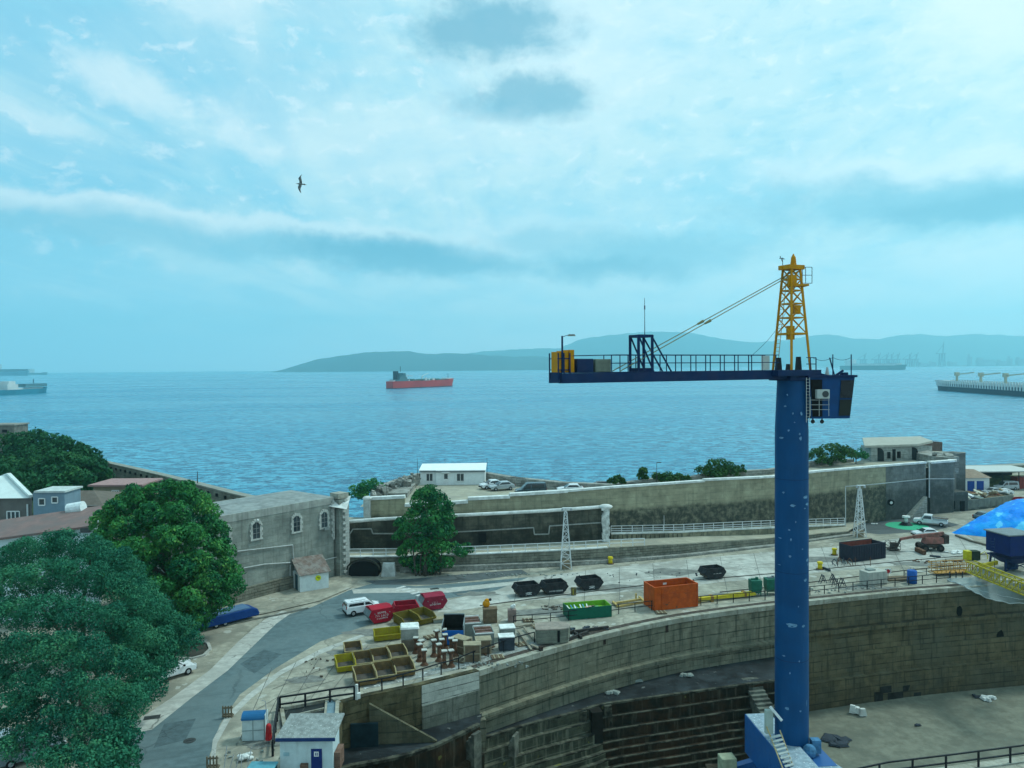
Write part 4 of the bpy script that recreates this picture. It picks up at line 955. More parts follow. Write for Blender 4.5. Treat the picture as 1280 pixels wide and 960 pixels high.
# --- rusty roofed hut against it
ht = placed('utility_hut', 'small white hut with a rusty sloping roof and a yellow sign against the stone storehouse', 'hut', A(392, 740))
ha, hb = A(375, 741.5), A(411, 735.5); hd = (hb - ha).normalized(); hn = Vector((-hd.y, hd.x, 0)); hz = 2.15
mb = MB(); mb.prism([XY(ha), XY(hb), XY(hb + hn * 3.0), XY(ha + hn * 3.0)], 0.1, hz); mb.build('wall', mat('hut_white', (0.62, 0.68, 0.68), 0.8, 0.08, 2.0), ht)
mb = MB(); a0, a1 = ha - hd * 0.15 - hn * 0.25, hb + hd * 0.25 - hn * 0.25
vs = [a0 + Vector((0, 0, hz)), a1 + Vector((0, 0, hz)), a1 + hn * 3.4 + Vector((0, 0, hz + 1.5)), a0 + hn * 3.4 + Vector((0, 0, hz + 1.5))]
mb.add([tuple(v) for v in vs] + [tuple(v + Vector((0, 0, 0.09))) for v in vs], [(3, 2, 1, 0), (4, 5, 6, 7), (0, 1, 5, 4), (1, 2, 6, 5), (2, 3, 7, 6), (3, 0, 4, 7)])
mb.build('roof', mat('rusty_sheet', (0.19, 0.14, 0.12), 0.9, 0.25, 2.5, 0.5, 6.0, col2=(0.28, 0.27, 0.25), c2amt=0.6, c2scale=1.2, streak=0.4), ht)
mb = MB(); p = ha - hd * 0.02 + hn * 1.3; mb.box((p.x, p.y, 1.1), (0.9, 0.12, 1.9), math.atan2(hn.y, hn.x)); mb.build('door', mat('dark_teal_door', (0.03, 0.07, 0.09), 0.6), ht)
sgn = ha.lerp(hb, 0.63) - hn * 0.05 + Vector((0, 0, 1.55)); hrz = math.atan2(hd.y, hd.x)
mb = MB(); mb.cyl(sgn - hn * 0.02, sgn + hn * 0.05, 0.36, 0.36, 16); s_ = mb.build('sign', mat('yellow_sign', (0.62, 0.66, 0.02), 0.6, 0.05, 3.0), ht)
mb = MB(); M_ = Matrix.Translation(sgn - hn * 0.04) @ Matrix.Rotation(hrz, 4, 'Z')
mb.add([(-0.2, 0, 0.05), (0.02, 0, 0.2), (-0.03, 0, 0.02)], [(0, 2, 1)], M_); mb.add([(0.05, 0, 0.12), (0.2, 0, 0.0), (0.03, 0, -0.16)], [(0, 2, 1)], M_)
mb.build('sign_mark', mat('sign_dark_mark', (0.02, 0.03, 0.02), 0.7), s_)

# --- white bungalow on the terrace
bg_ = placed('site_bungalow', 'white prefabricated bungalow with a flat pale roof at the sea edge of the car park', 'building', T(565, 609, 133))
Yb = 132.5; x0 = T(525, 600, Yb).x; x1 = T(545, 600, Yb).x; x2 = T(606, 600, Yb).x; z1 = T(565, 588.5, Yb).z
M_bw = mat('bungalow_white', (0.72, 0.75, 0.74), 0.7, 0.05, 2.0, streak=0.12, grimecol=(0.4, 0.42, 0.4))
mb = MB(); mb.bx(x0, x1, Yb + 0.5, Yb + 5.0, TZ, z1 - 0.05); mb.bx(x1, x2, Yb, Yb + 5.0, TZ, z1); mb.build('wall', M_bw, bg_)
rf = MB(); rf.add([(x0 - .2, Yb + .25, z1 - .05), (x1, Yb + .25, z1 - .05), (x1, Yb - .25, z1), (x2 + .2, Yb - .25, z1), (x2 + .2, Yb + 5.2, z1 + .55), (x0 - .2, Yb + 5.2, z1 + .5),
   (x0 - .2, Yb + .25, z1 + .1), (x1, Yb + .25, z1 + .1), (x1, Yb - .25, z1 + .13), (x2 + .2, Yb - .25, z1 + .13), (x2 + .2, Yb + 5.2, z1 + .68), (x0 - .2, Yb + 5.2, z1 + .63)],
   [(5, 4, 3, 2, 1, 0), (6, 7, 8, 9, 10, 11)] + [(i, (i + 1) % 6, 6 + (i + 1) % 6, 6 + i) for i in range(6)])
rf.build('roof', mat('bungalow_roof', (0.80, 0.81, 0.79), 0.7, 0.05, 1.0), bg_)
mb = MB(); mb.bx(x0 - .1, x1, Yb + .2, Yb + .24, z1 - .22, z1 - .02); mb.bx(x1, x2 + .1, Yb - .3, Yb - .26, z1 - .2, z1 + .0); mb.build('fascia', mat('grey_fascia', (0.13, 0.15, 0.16), 0.7), bg_)
def bwin(px, wpx, ytop, ybot, y, name='window', split=True):
    cx = T(px, 600, y).x; w = wpx / 960 * y; zt_ = T(px, ytop, y).z; zb_ = T(px, ybot, y).z
    m_ = MB(); m_.bx(cx - w / 2, cx + w / 2, y - 0.04, y + 0.1, zb_, zt_); wi = m_.build(name, M_glass if name == 'window' else M_bw, bg_)
    m_ = MB(); m_.bx(cx - w / 2 - .04, cx + w / 2 + .04, y - .068, y - .048, zt_ - .02, zt_ + .08); m_.bx(cx - w / 2 - .12, cx + w / 2 + .12, y - .14, y - .05, zb_ - .1, zb_)
    if split: m_.bx(cx - .04, cx + .04, y - .07, y - .045, zb_, zt_)
    for s_ in (-1, 1): m_.bx(cx + s_ * w / 2 - .04, cx + s_ * w / 2 + .04, y - .07, y - .045, zb_, zt_)
    m_.build('frame', M_wframe, wi); return wi
bwin(537, 8, 592, 601, Yb + .5); bwin(575.5, 9, 592, 601, Yb)
cx = T(557.5, 600, Yb).x; m_ = MB(); m_.bx(cx - .45, cx + .45, Yb - .05, Yb + .1, TZ, TZ + 2.05); dr = m_.build('door', M_wframe, bg_)
m_ = MB(); m_.bx(cx - .3, cx + .3, Yb - .08, Yb - .04, TZ + 1.05, TZ + 1.9); m_.build('pane', M_glass, dr)
m_ = MB(); m_.bx(cx - .7, cx + .7, Yb - .5, Yb - .01, TZ + 2.15, TZ + 2.25); m_.build('door_canopy', M_wframe, bg_)
m_ = MB(); X = T(568, 600, Yb).x; m_.bx(X, X + .08, Yb - .08, Yb - .01, TZ, z1); X = T(605, 600, Yb).x; m_.bx(X - .1, X, Yb - .08, Yb - .01, TZ, z1); X = T(588, 600, Yb).x; m_.bx(X, X + .04, Yb - .03, Yb - .01, TZ, z1); m_.build('downpipe', M_wframe, bg_)

def pole(px, py_top, py_base, Y, r=0.06, name='thin_mast', label='', cat='mast', arm=None, group=None, m_=None):
    b = T(px, py_base, Y); t = T(px, py_top, Y)
    o = placed(name, label, cat, b, group); m2 = MB(); m2.cyl(b, (b.x, b.y, t.z), r, r * 0.6, 6); m2.build('shaft', m_ or mat('dark_pole', (0.06, 0.065, 0.07), 0.6), o)
    if arm:
        m2 = MB(); m2.bar((b.x, b.y, t.z - 0.1), (b.x + arm, b.y, t.z + 0.05), 0.08); m2.box((b.x + arm, b.y, t.z), (0.6, 0.25, 0.12)); m2.build('lamp_head', m_ or mat('dark_pole', ()), o)
    return o
pole(522, 573, 606, 131.5, label='thin dark mast at the left corner of the white bungalow')
pole(609, 572, 607, 131.5, label='thin dark mast at the right corner of the white bungalow')
pole(821, 578, 604, 119, label='slim dark pole with a crossbar on the overgrown parapet', arm=0.4)
pole(483, 601, 628, 112.6, 0.04, label='short thin pole on the terrace wall left of the tall tree')
pole(830, 644, 666, 117.4, 0.07, label='short white pole on the ramp railing', m_=M_wrail)
pole(247, 589, 606, 137, 0.09, label='dark post standing on the curving sea wall')

# --- buildings behind the trees, far left
M_gb = mat('grey_brown_wall', (0.155, 0.145, 0.135), 0.9, 0.12, 1.2, 0.3, 4.0, streak=0.2)
gb = placed('gabled_block', 'grey brown block with a white sloping roof at the left edge behind the trees', 'building', A(10, 700))
Y = 95.0; e1 = T(40, 620.5, Y); ridge = T(8, 594, Y + 7)
ze = e1.z; gx = T(10, 594, Y + 6).x; zr = T(10, 595, Y + 6).z; bxx = 2 * gx - e1.x
mb = MB(); X0 = T(-60, 620, Y).x
mb.add([(X0, Y, 0), (e1.x, Y, 0), (e1.x, Y, ze - .1), (X0, Y, ze - .1), (bxx, Y + 12, 0), (bxx, Y + 12, ze - .1), (gx, Y + 6, zr - .1), (X0, Y + 12, 0), (X0, Y + 12, ze - .1), (X0, Y + 6, zr - .1)], [(0, 1, 2, 3), (1, 4, 5, 6, 2), (4, 7, 8, 5), (7, 0, 3, 9, 8)])
mb.build('wall', M_gb, gb)
mb = MB(); mb.add([(X0 - .3, Y - .4, ze - .15), (e1.x + .2, Y - .4, ze - .15), (gx + .2, Y + 6, zr), (X0 - .3, Y + 6, zr), (bxx + .2, Y + 12.4, ze - .15), (X0 - .3, Y + 12.4, ze - .15)], [(0, 1, 2, 3), (3, 2, 4, 5)])
mb.build('roof', mat('white_sheet_roof', (0.62, 0.68, 0.66), 0.6, 0.06, 1.0), gb)
mb = MB(); mb.bar((e1.x + .1, Y - .4, ze + .1), (gx + .1, Y + 6, zr + .25), .45, .3); mb.bar((gx + .1, Y + 6, zr + .25), (bxx + .1, Y + 12.4, ze + .1), .45, .3); mb.build('verge', mat('white_sheet_roof', ()), gb)
def lwin(o, pxa, pxb, ya, yb, Y, bars=3):
    a, b = T(pxa, ya, Y), T(pxb, yb, Y); m_ = MB(); m_.bx(a.x, b.x, Y - .04, Y + .1, b.z, a.z); w = m_.build('window', M_glass, o)
    m_ = MB()
    for k in range(bars + 1): x = a.x + (b.x - a.x) * k / bars; m_.bx(x - .06, x + .06, Y - .09, Y - .045, b.z, a.z)
    m_.bx(a.x, b.x, Y - .1, Y - .092, b.z - .08, b.z + .08); m_.bx(a.x, b.x, Y - .1, Y - .092, a.z - .08, a.z + .06); m_.build('frame', M_wframe, w)
lwin(gb, 9, 25, 639, 655, Y)
m_ = MB(); p = T(35, 630, Y); m_.cyl((p.x, Y - .12, 5), (p.x, Y - .12, p.z), .1, .1, 6); m_.build('downpipe', M_wframe, gb)
ex = placed('blue_grey_annex', 'blue grey flat roofed annex with two small windows beside the gabled block', 'building', A(60, 700))
Y2 = 94.0; a, b = T(41, 619, Y2), T(80.5, 613.5, Y2); mb = MB(); mb.bx(a.x + .02, b.x, Y2, Y2 + 3.5, 0, b.z - .2); mb.build('wall', mat('blue_grey_cladding', (0.19, 0.27, 0.33), 0.7, 0.06, 1.5, streak=0.15), ex)
mb = MB(); mb.bx(a.x + .25, b.x + .2, Y2 - .2, Y2 + 3.7, b.z - .19, b.z + .02); mb.build('roof', mat('pale_annex_roof', (0.50, 0.54, 0.52), 0.8), ex)
for pa, pb in ((48.5, 56.5), (65, 72.5)): lwin(ex, pa, pb, 623 if pa < 50 else 621, 631.5 if pa < 50 else 628.5, Y2, 1)
lr = placed('long_red_roof_building', 'long low building with a worn reddish roof and white walls behind the trees', 'building', A(90, 720))
Y3 = 84.0; a, b = T(-20, 675, Y3), T(111, 659, Y3); c = T(128, 631.5, Y3 + 9); e = T(-20, 657, Y3 + 6)
vs = [(a.x, Y3, a.z), (b.x, Y3 + 1.0, b.z), (c.x + .3, Y3 + 9, c.z), (e.x - 3, Y3 + 6, e.z)]
mb = MB(); mb.add(vs + [(x, y, z - .25) for x, y, z in vs], [(0, 1, 3), (1, 2, 3), (7, 6, 5, 4), (0, 4, 5, 1), (1, 5, 6, 2), (2, 6, 7, 3)])
mb.build('roof', mat('worn_red_roof', (0.22, 0.145, 0.135), 0.9, 0.15, 1.0, 0.3, 4.0, col2=(0.17, 0.14, 0.135), c2amt=0.7, c2scale=0.4), lr)
mb = MB(); wq = [(a.x, Y3 + .5, a.z - .3), (b.x - .2, Y3 + 1.4, b.z - .3), (c.x - .2, Y3 + 8.8, c.z - .35), (e.x - 2.8, Y3 + 5.6, e.z - .35)]
mb.add([(x, y, 0) for x, y, z in wq] + wq, [(0, 1, 5, 4), (1, 2, 6, 5), (2, 3, 7, 6), (3, 0, 4, 7)])
mb.build('wall', mat('pale_blue_white_wall', (0.55, 0.66, 0.70), 0.8, 0.06, 1.0), lr)
x_, y_ = T(100, 666, Y3 + .9).x, Y3 + .75
m_ = MB(); m_.box((T(101, 666, Y3).x, Y3 + 1.0, T(101, 665, Y3).z), (1.0, .5, .5), 0.05); m_.build('window', M_glass, lr)
m_ = MB(); s_ = T(95, 632, Y3 + 8); m_.cyl((s_.x - .9, s_.y, s_.z - .5), (s_.x + .9, s_.y, s_.z - .2), .75, .75, 14); m_.build('roof_light', mat('white_roof_light', (0.72, 0.76, 0.76), 0.5), lr)
br = placed('brown_roof_house', 'low house with a dull brown pitched roof between the annex and the trees', 'building', A(110, 690))
Y4 = 98.0; a, b, c = T(80, 640, Y4), T(129, 632, Y4), T(117, 613, Y4 + 5); g0 = T(80, 620, Y4 + 5)
mb = MB(); mb.add([(a.x - 2, Y4, a.z), (b.x, Y4, b.z), (c.x, Y4 + 5, c.z), (g0.x - 2, Y4 + 5, c.z), (b.x, Y4 + 10, b.z), (a.x - 2, Y4 + 10, b.z)], [(0, 1, 2, 3), (1, 4, 2), (3, 2, 4, 5)]); mb.build('roof', mat('dull_brown_roof', (0.15, 0.125, 0.105), 0.9, 0.15, 1.5, 0.3, 4.0), br)
mb = MB(); mb.bx(a.x - 2, b.x - .1, Y4 + .1, Y4 + 9.9, 0, b.z - .02); mb.build('wall', M_gb, br)
th = placed('tan_cottage', 'tan walled cottage with a flat reddish roof under the green hill', 'building', A(145, 660))
Y5 = 116.0; a, b = T(117, 625, Y5), T(176, 625, Y5); zt5 = T(145, 607.5, Y5).z
mb = MB(); mb.bx(a.x, b.x, Y5, Y5 + 6, 0, zt5); mb.build('wall', mat('tan_wall', (0.27, 0.24, 0.175), 0.9, 0.12, 1.2), th)
mb = MB(); mb.bx(a.x - .6, b.x + .5, Y5 - .5, Y5 + 6.4, zt5 + .002, zt5 + .25); mb.build('roof', mat('pinkish_roof', (0.36, 0.22, 0.21), 0.9, 0.15, 1.5), th)
lwin(th, 140, 149, 613, 623, Y5, 3)

# --- right edge: small blue door store and the open shed
sh = placed('blue_door_store', 'small white store with two blue doors and a tan roof at the right', 'building', A(1218, 616))
pa_, pb_ = A(1204, 616.5), A(1234, 615.5); z_ = 3.3; wd = 5.0
mb = MB(); mb.bx(pa_.x, pb_.x, pa_.y, pa_.y + wd, 0, z_); mb.build('wall', mat('store_white', (0.66, 0.69, 0.68), 0.8, 0.06, 1.0), sh)
mb = MB(); cx = pa_.x + 2.0; mb.add([(pa_.x - .3, pa_.y - .4, z_), (pb_.x + .3, pa_.y - .4, z_), (pb_.x + .3, pa_.y + wd + .4, z_), (pa_.x - .3, pa_.y + wd + .4, z_), (pa_.x + 1.6, pa_.y + wd / 2, z_ + 1.6), (pb_.x - 1.8, pa_.y + wd / 2, z_ + 1.5)], [(0, 1, 5, 4), (1, 2, 5), (2, 3, 4, 5), (3, 0, 4)]); mb.build('roof', mat('tan_tile_roof', (0.33, 0.25, 0.19), 0.9, 0.15, 2.0), sh)
M_bdoor = mat('blue_door', (0.02, 0.07, 0.30), 0.6)
for pxa, pxb in ((1207.5, 1216.5), (1219.5, 1228.5)):
    m_ = MB(); m_.bx(A(pxa, 616).x, A(pxb, 616).x, pa_.y - .06, pa_.y + .1, 0.1, 2.6); m_.build('door', M_bdoor, sh)
cs = placed('open_canopy_shed', 'open shed with a thin pale canopy and dark interior at the right edge', 'shed', A(1255, 617))
a, b = A(1236, 614), A(1290, 610); zc = 3.9
mb = MB(); mb.bx(a.x - 1.5, b.x, a.y + 1.5, a.y + 11, zc, zc + .22); mb.build('canopy', mat('pale_canopy', (0.52, 0.53, 0.50), 0.8, 0.08), cs)
mb = MB(); mb.bx(a.x, b.x, a.y + 10.5, a.y + 11.2, 0, zc - .01); mb.build('back_wall', mat('shed_inside', (0.04, 0.042, 0.045), 0.9), cs)
for k in range(4):
    m_ = MB(); m_.box((a.x + 0.5 + k * 3.6, a.y + 1.8, zc / 2), (.15, .15, zc)); m_.build('post', M_brail, cs)
# ================================================================== TREES
def leaf_mat(name, a, b, c_, rough=0.6):
    m = bpy.data.materials.new(name); m.use_nodes = True; t = m.node_tree; t.nodes.clear(); g = NT(t)
    P = g.n('ShaderNodeNewGeometry').outputs['Position']; att = g.n('ShaderNodeAttribute', attribute_name='tone'); tone = att.outputs['Fac']
    n = g.noise(P, 0.35, 4.0, 0.6)
    col = g.mix(g.m('MULTIPLY', g.m('ADD', g.ramp(n, 0.35, 0.65), g.ramp(tone, 0.15, 0.75)), 0.5), a, b)
    col = g.mix(g.ramp(tone, 0.75, 1.0), col, c_)
    bs = g.n('ShaderNodeBsdfPrincipled'); g.put(bs.inputs['Base Color'], col); bs.inputs['Roughness'].default_value = rough; bs.inputs['Specular IOR Level'].default_value = 0.07
    tr = g.n('ShaderNodeBsdfTranslucent'); g.put(tr.inputs[0], col)
    mx = g.n('ShaderNodeMixShader'); mx.inputs[0].default_value = 0.15; t.links.new(bs.outputs[0], mx.inputs[1]); t.links.new(tr.outputs[0], mx.inputs[2])
    o = g.n('ShaderNodeOutputMaterial'); t.links.new(mx.outputs[0], o.inputs[0]); return m
M_leaf_a = leaf_mat('broad_leaf', (0.006, 0.085, 0.048), (0.060, 0.26, 0.060), (0.15, 0.36, 0.08))
M_leaf_b = leaf_mat('dark_leaf', (0.008, 0.095, 0.065), (0.045, 0.22, 0.115), (0.09, 0.29, 0.13))  # teal partly carries the window-reflection veil, put into the leaf colour
M_leaf_c = leaf_mat('shrub_leaf', (0.024, 0.085, 0.022), (0.045, 0.12, 0.03), (0.09, 0.17, 0.04))
M_leaf_d = leaf_mat('hill_leaf', (0.012, 0.080, 0.036), (0.028, 0.125, 0.046), (0.055, 0.17, 0.055))
M_bark = mat('bark', (0.085, 0.075, 0.06), 0.9, 0.3, 3.0, 0.6, 5.0)
def crown_mesh(name, clumps, leaf, per_area, seed):
    """clumps: list of (centre, radius); small bent leaf faces spread over and through each clump"""
    g = np.random.default_rng(seed); V, F, TN = [], [], []; base = 0
    for (c, r) in clumps:
        n = int(max(40, per_area * 4 * math.pi * r * r))
        d = g.normal(size=(n, 3)); d /= np.linalg.norm(d, axis=1)[:, None]
        rad = r * (0.62 + 0.42 * g.random(n) ** 0.6) * (1 + 0.16 * np.sin(d[:, 0] * 7 + c[0]) * np.cos(d[:, 2] * 6 + c[1]))
        keep = (d[:, 2] > -0.55) | (g.random(n) < 0.35); d = d[keep]; rad = rad[keep]; n = len(rad)
        p = np.array(c) + d * rad[:, None] * np.array([1, 1, 0.82])
        nrm = d + g.normal(size=(n, 3)) * 0.55; nrm /= np.linalg.norm(nrm, axis=1)[:, None]
        ref = g.normal(size=(n, 3)); u = np.cross(nrm, ref); u /= np.linalg.norm(u, axis=1)[:, None]; w = np.cross(nrm, u)
        s = leaf * (0.6 + 0.8 * g.random(n))[:, None]
        q = np.stack([p - u * s, p - w * s * 0.55 + nrm * s * 0.12, p + u * s, p + w * s * 0.55 + nrm * s * 0.12], axis=1).reshape(-1, 3)
        V.append(q); TN.append(np.clip(g.random(n) * 0.5 + g.random() * 0.55, 0, 1)); base += n
    V = np.concatenate(V); tn = np.concatenate(TN); n = len(tn)
    me = bpy.data.meshes.new(name); me.vertices.add(4 * n); me.vertices.foreach_set('co', V.astype(np.float32).ravel())
    me.loops.add(4 * n); me.loops.foreach_set('vertex_index', np.arange(4 * n, dtype=np.int32))
    me.polygons.add(n); me.polygons.foreach_set('loop_start', np.arange(0, 4 * n, 4, dtype=np.int32))
    try: me.polygons.foreach_set('loop_total', np.full(n, 4, dtype=np.int32))
    except Exception: pass
    at = me.attributes.new('tone', 'FLOAT', 'FACE'); at.data.foreach_set('value', tn.astype(np.float32))
    me.update(calc_edges=True); return me
def lobes(cx, cy, cz, rx, ry, rz_, n, cr, seed, fill=0.25, low=-0.5):
    """clump centres spread on an uneven crown envelope"""
    r_ = random.Random(seed); out = []
    for k in range(n):
        zc = low + (1 - low) * ((k + 0.5) / n); th = k * 2.39996 + r_.uniform(-0.4, 0.4); rr_ = math.sqrt(max(0, 1 - zc * zc))
        f = r_.uniform(0.72, 1.0) if r_.random() > fill else r_.uniform(0.35, 0.7)
        out.append(((cx + rx * rr_ * math.cos(th) * f, cy + ry * rr_ * math.sin(th) * f, cz + rz_ * zc * f), cr * r_.uniform(0.7, 1.3)))
    return out
def tree(name, label, cat, base, clumps, leaf, dens, lm, trunk_r=0.4, seed=1, group=None, forks=5, zfork=0.35):
    o = placed(name, label, cat, base, group)
    me = crown_mesh('crown', clumps, leaf, dens, seed); me.materials.append(lm)
    c = bpy.data.objects.new('crown', me); SC.collection.objects.link(c); adopt(c, o)
    if trunk_r:
        mb = MB(); top = max(p[0][2] for p in clumps); zf = base[2] + (top - base[2]) * zfork
        f = Vector((base[0], base[1], zf)); mb.cyl(base, f, trunk_r, trunk_r * 0.7, 9); r_ = random.Random(seed)
        cl = sorted(clumps, key=lambda q: r_.random())[:forks]
        for (p, r) in cl:
            m_ = f.lerp(Vector(p), 0.5) + Vector((r_.uniform(-.4, .4), r_.uniform(-.4, .4), 0.3)); mb.cyl(f, m_, trunk_r * 0.55, trunk_r * 0.35, 7); mb.cyl(m_, p, trunk_r * 0.35, trunk_r * 0.12, 6)
        mb.build('trunk', M_bark, o, True)
    return o
def cl(px, py, Y, r): p = T(px, py, Y); return ((p.x, p.y, p.z), r)
def lobed(outline, dy, k1, seed, n=5, back=True):
    """each listed lobe becomes a cushion of smaller leaf clumps with shaded gaps between the cushions"""
    r_ = random.Random(seed); out = []
    for x, y, Y, r in outline:
        (cx, cy, cz), _ = cl(x, y + dy, Y, r); R_ = r * k1; out.append(((cx, cy, cz), R_))
        for k in range(n):
            th = r_.uniform(0, 6.28); ph = r_.uniform(-.15, 1.3); q = R_ * r_.uniform(.75, 1.0)
            out.append(((cx + q * math.cos(th) * math.cos(ph), cy + q * math.sin(th) * math.cos(ph), cz + q * .8 * math.sin(ph)), R_ * r_.uniform(.34, .55)))
        if back: out.append(((cx, cy + R_ * 1.5, cz - R_ * .9), R_ * 1.1))
    return out
# the big bright tree in front of the storehouse
b = A(225, 800); rt = random.Random(21)
outline = [(128, 648, 80, 2.2), (150, 630, 80, 2.2), (172, 618, 81, 2.3), (203, 610, 82, 2.2), (232, 610, 82, 2.1), (252, 628, 82, 2.0), (263, 652, 82, 2.0), (272, 678, 81, 1.9), (282, 704, 80, 1.8), (287, 724, 79, 1.7), (272, 744, 78, 1.7), (250, 758, 77, 1.6),
   (158, 655, 77, 2.2), (190, 640, 78, 2.3), (222, 636, 79, 2.2), (240, 664, 78, 2.2), (210, 668, 76, 2.3), (178, 684, 75, 2.4), (148, 690, 75, 2.2), (245, 698, 77, 2.2), (260, 724, 77, 2.0), (225, 706, 75.5, 2.2), (200, 728, 74.5, 2.2), (232, 742, 75, 2.0), (170, 715, 74, 2.0), (125, 672, 78, 2.0), (210, 760, 75, 2.0), (180, 750, 74, 2.0), (240, 770, 76, 1.6), (215, 785, 76, 1.5), (120, 690, 72, 2.0), (150, 720, 70, 2.0), (175, 745, 68, 2.0), (195, 770, 68, 1.8)]
tree('broadleaf_tree', 'large bright green rounded tree in front of the stone storehouse', 'tree', b, lobed(outline, 5, .62, 210), 0.16, 34, M_leaf_a, 0.5, 21, 'large trees at the left', 12)
b = A(105, 905)
near_out = [(-14, 705, 63, 2.0), (8, 700, 62, 1.9), (30, 690, 61, 2.0), (58, 686, 60, 2.0), (88, 682, 60, 2.0), (116, 690, 60, 2.0), (142, 702, 59, 1.9), (18, 730, 57, 2.2), (52, 722, 56, 2.2), (86, 722, 56, 2.2), (120, 726, 56, 2.1), (150, 738, 56, 2.0), (168, 756, 56, 1.8), (-12, 760, 56, 2.2), (20, 768, 54, 2.2), (58, 766, 53, 2.2), (96, 768, 53, 2.2), (134, 776, 53, 2.0), (162, 792, 54, 1.8), (-10, 812, 54, 2.2), (32, 812, 51, 2.2), (74, 815, 50, 2.2), (114, 820, 50, 2.1), (150, 830, 51, 1.8),
   (0, 850, 51, 2.0), (40, 858, 49, 2.0), (84, 862, 48, 1.9), (124, 868, 48, 1.8), (152, 876, 49, 1.6), (30, 890, 48, 1.5), (66, 898, 47, 1.6), (104, 906, 47, 1.6), (136, 914, 47, 1.5), (50, 925, 46, 1.1), (88, 938, 46, 1.2), (165, 730, 60, 1.8), (188, 752, 60, 1.6), (150, 712, 61, 1.8), (8, 884, 48, 1.6), (-6, 905, 48, 1.2), (30, 918, 47, 1.2), (8, 938, 46, 1.2), (48, 948, 45, 1.1), (75, 955, 45, 1.1), (105, 948, 45, 1.1), (168, 862, 52, 1.2), (150, 900, 49, 1.1)]
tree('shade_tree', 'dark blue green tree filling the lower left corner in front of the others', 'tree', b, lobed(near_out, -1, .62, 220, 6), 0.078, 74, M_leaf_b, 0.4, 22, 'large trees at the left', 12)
b = A(190, 850)
mid_out = [(172, 775, 64, 1.8), (196, 768, 65, 1.7), (218, 778, 66, 1.7), (232, 796, 66, 1.4), (205, 797, 64, 1.7), (177, 805, 62, 1.8), (152, 797, 61, 1.8), (192, 822, 62, 1.6), (167, 835, 60, 1.7), (180, 858, 59, 1.5), (160, 874, 57, 1.4), (187, 842, 60, 1.3), (215, 812, 65, 1.2), (203, 828, 63, 1.1), (192, 800, 62, 1.5)]
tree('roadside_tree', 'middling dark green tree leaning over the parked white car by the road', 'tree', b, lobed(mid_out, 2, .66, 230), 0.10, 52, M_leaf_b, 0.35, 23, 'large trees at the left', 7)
b = A(140, 965)
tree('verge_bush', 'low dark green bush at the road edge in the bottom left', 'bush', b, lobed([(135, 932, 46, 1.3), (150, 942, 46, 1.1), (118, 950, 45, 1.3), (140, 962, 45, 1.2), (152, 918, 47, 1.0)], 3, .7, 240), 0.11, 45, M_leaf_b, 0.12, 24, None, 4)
# small tree in front of the middle wall
b = A(532, 720); cls = []
for x, y, Y, r in [(538, 617, 104, 2.0), (527, 625, 104, 1.9), (550, 628, 104, 1.9), (557, 642, 104, 1.7), (520, 640, 104, 1.8), (540, 645, 103, 2.1), (525, 658, 103, 1.8), (548, 662, 103, 2.0), (560, 662, 104, 1.5), (506, 660, 104, 1.3), (498, 668, 105, 1.1), (530, 678, 103, 2.0), (550, 682, 103, 1.8), (512, 680, 104, 1.5), (568, 680, 104, 1.0), (576, 688, 104, 0.9), (538, 696, 103, 1.6), (520, 698, 103.5, 1.2), (502, 688, 104, 1.0), (558, 700, 103.5, 1.3), (540, 706, 103.2, 1.5), (522, 706, 103.5, 1.3), (508, 700, 104, 1.1)]:
    cls += lobed([(x, y + 3, Y, r)], 0, .78, int(x * 7 + y), 4, False)
tt = tree('fig_tree', 'dense dark green tree growing against the middle retaining wall', 'tree', b, cls, 0.19, 22, M_leaf_a, 0.28, 25, None, 8, 0.3)
mb = MB()
for k in range(7): p = A(520 + k * 5, 720 - k * .3); mb.cyl(p, p + Vector((rt.uniform(-.6, .6), 0, 4.0)), .16, .08, 6)
mb.build('stems', M_bark, tt)
# hill greenery at left: separate trees and bushes one can tell apart
rt = random.Random(30)
spec = [(10, 562, 175, 4.2), (45, 560, 172, 4.4), (75, 568, 165, 4.0), (100, 578, 155, 3.4), (25, 585, 150, 4.0), (65, 588, 145, 4.0), (100, 592, 140, 3.4), (5, 600, 135, 3.6), (85, 605, 128, 3.0), (112, 590, 142, 2.2), (60, 606, 125, 2.6)]
lab = ['rounded green tree at the far left edge of the hill', 'tallest rounded green tree on the hill crest', 'dark green tree on the right shoulder of the hill', 'green tree where the hill meets the curving sea wall', 'lower green tree on the hill left of centre', 'broad green tree in the middle of the hill', 'green tree above the brown roofed house', 'low green tree behind the white sloping roof', 'dark green bush above the flat annex roof', 'small green bush at the start of the sea wall', 'small green bush just behind the gabled block']
for (x, y, Y, r), lb in zip(spec, lab):
    c_ = T(x, y, Y); b = Vector((c_.x, c_.y, max(0, c_.z - r * 2.4)))
    cls = lobes(c_.x, c_.y, c_.z - r * 0.2, r * 1.35, r * 1.2, r * 0.95, 20, r * 0.42, rt.randint(0, 999), 0.2, -0.7)
    tree('hillside_tree', lb, 'tree', b, cls, 0.34, 7, M_leaf_d, 0.3, rt.randint(0, 999), 'trees and bushes on the green hill', 4)
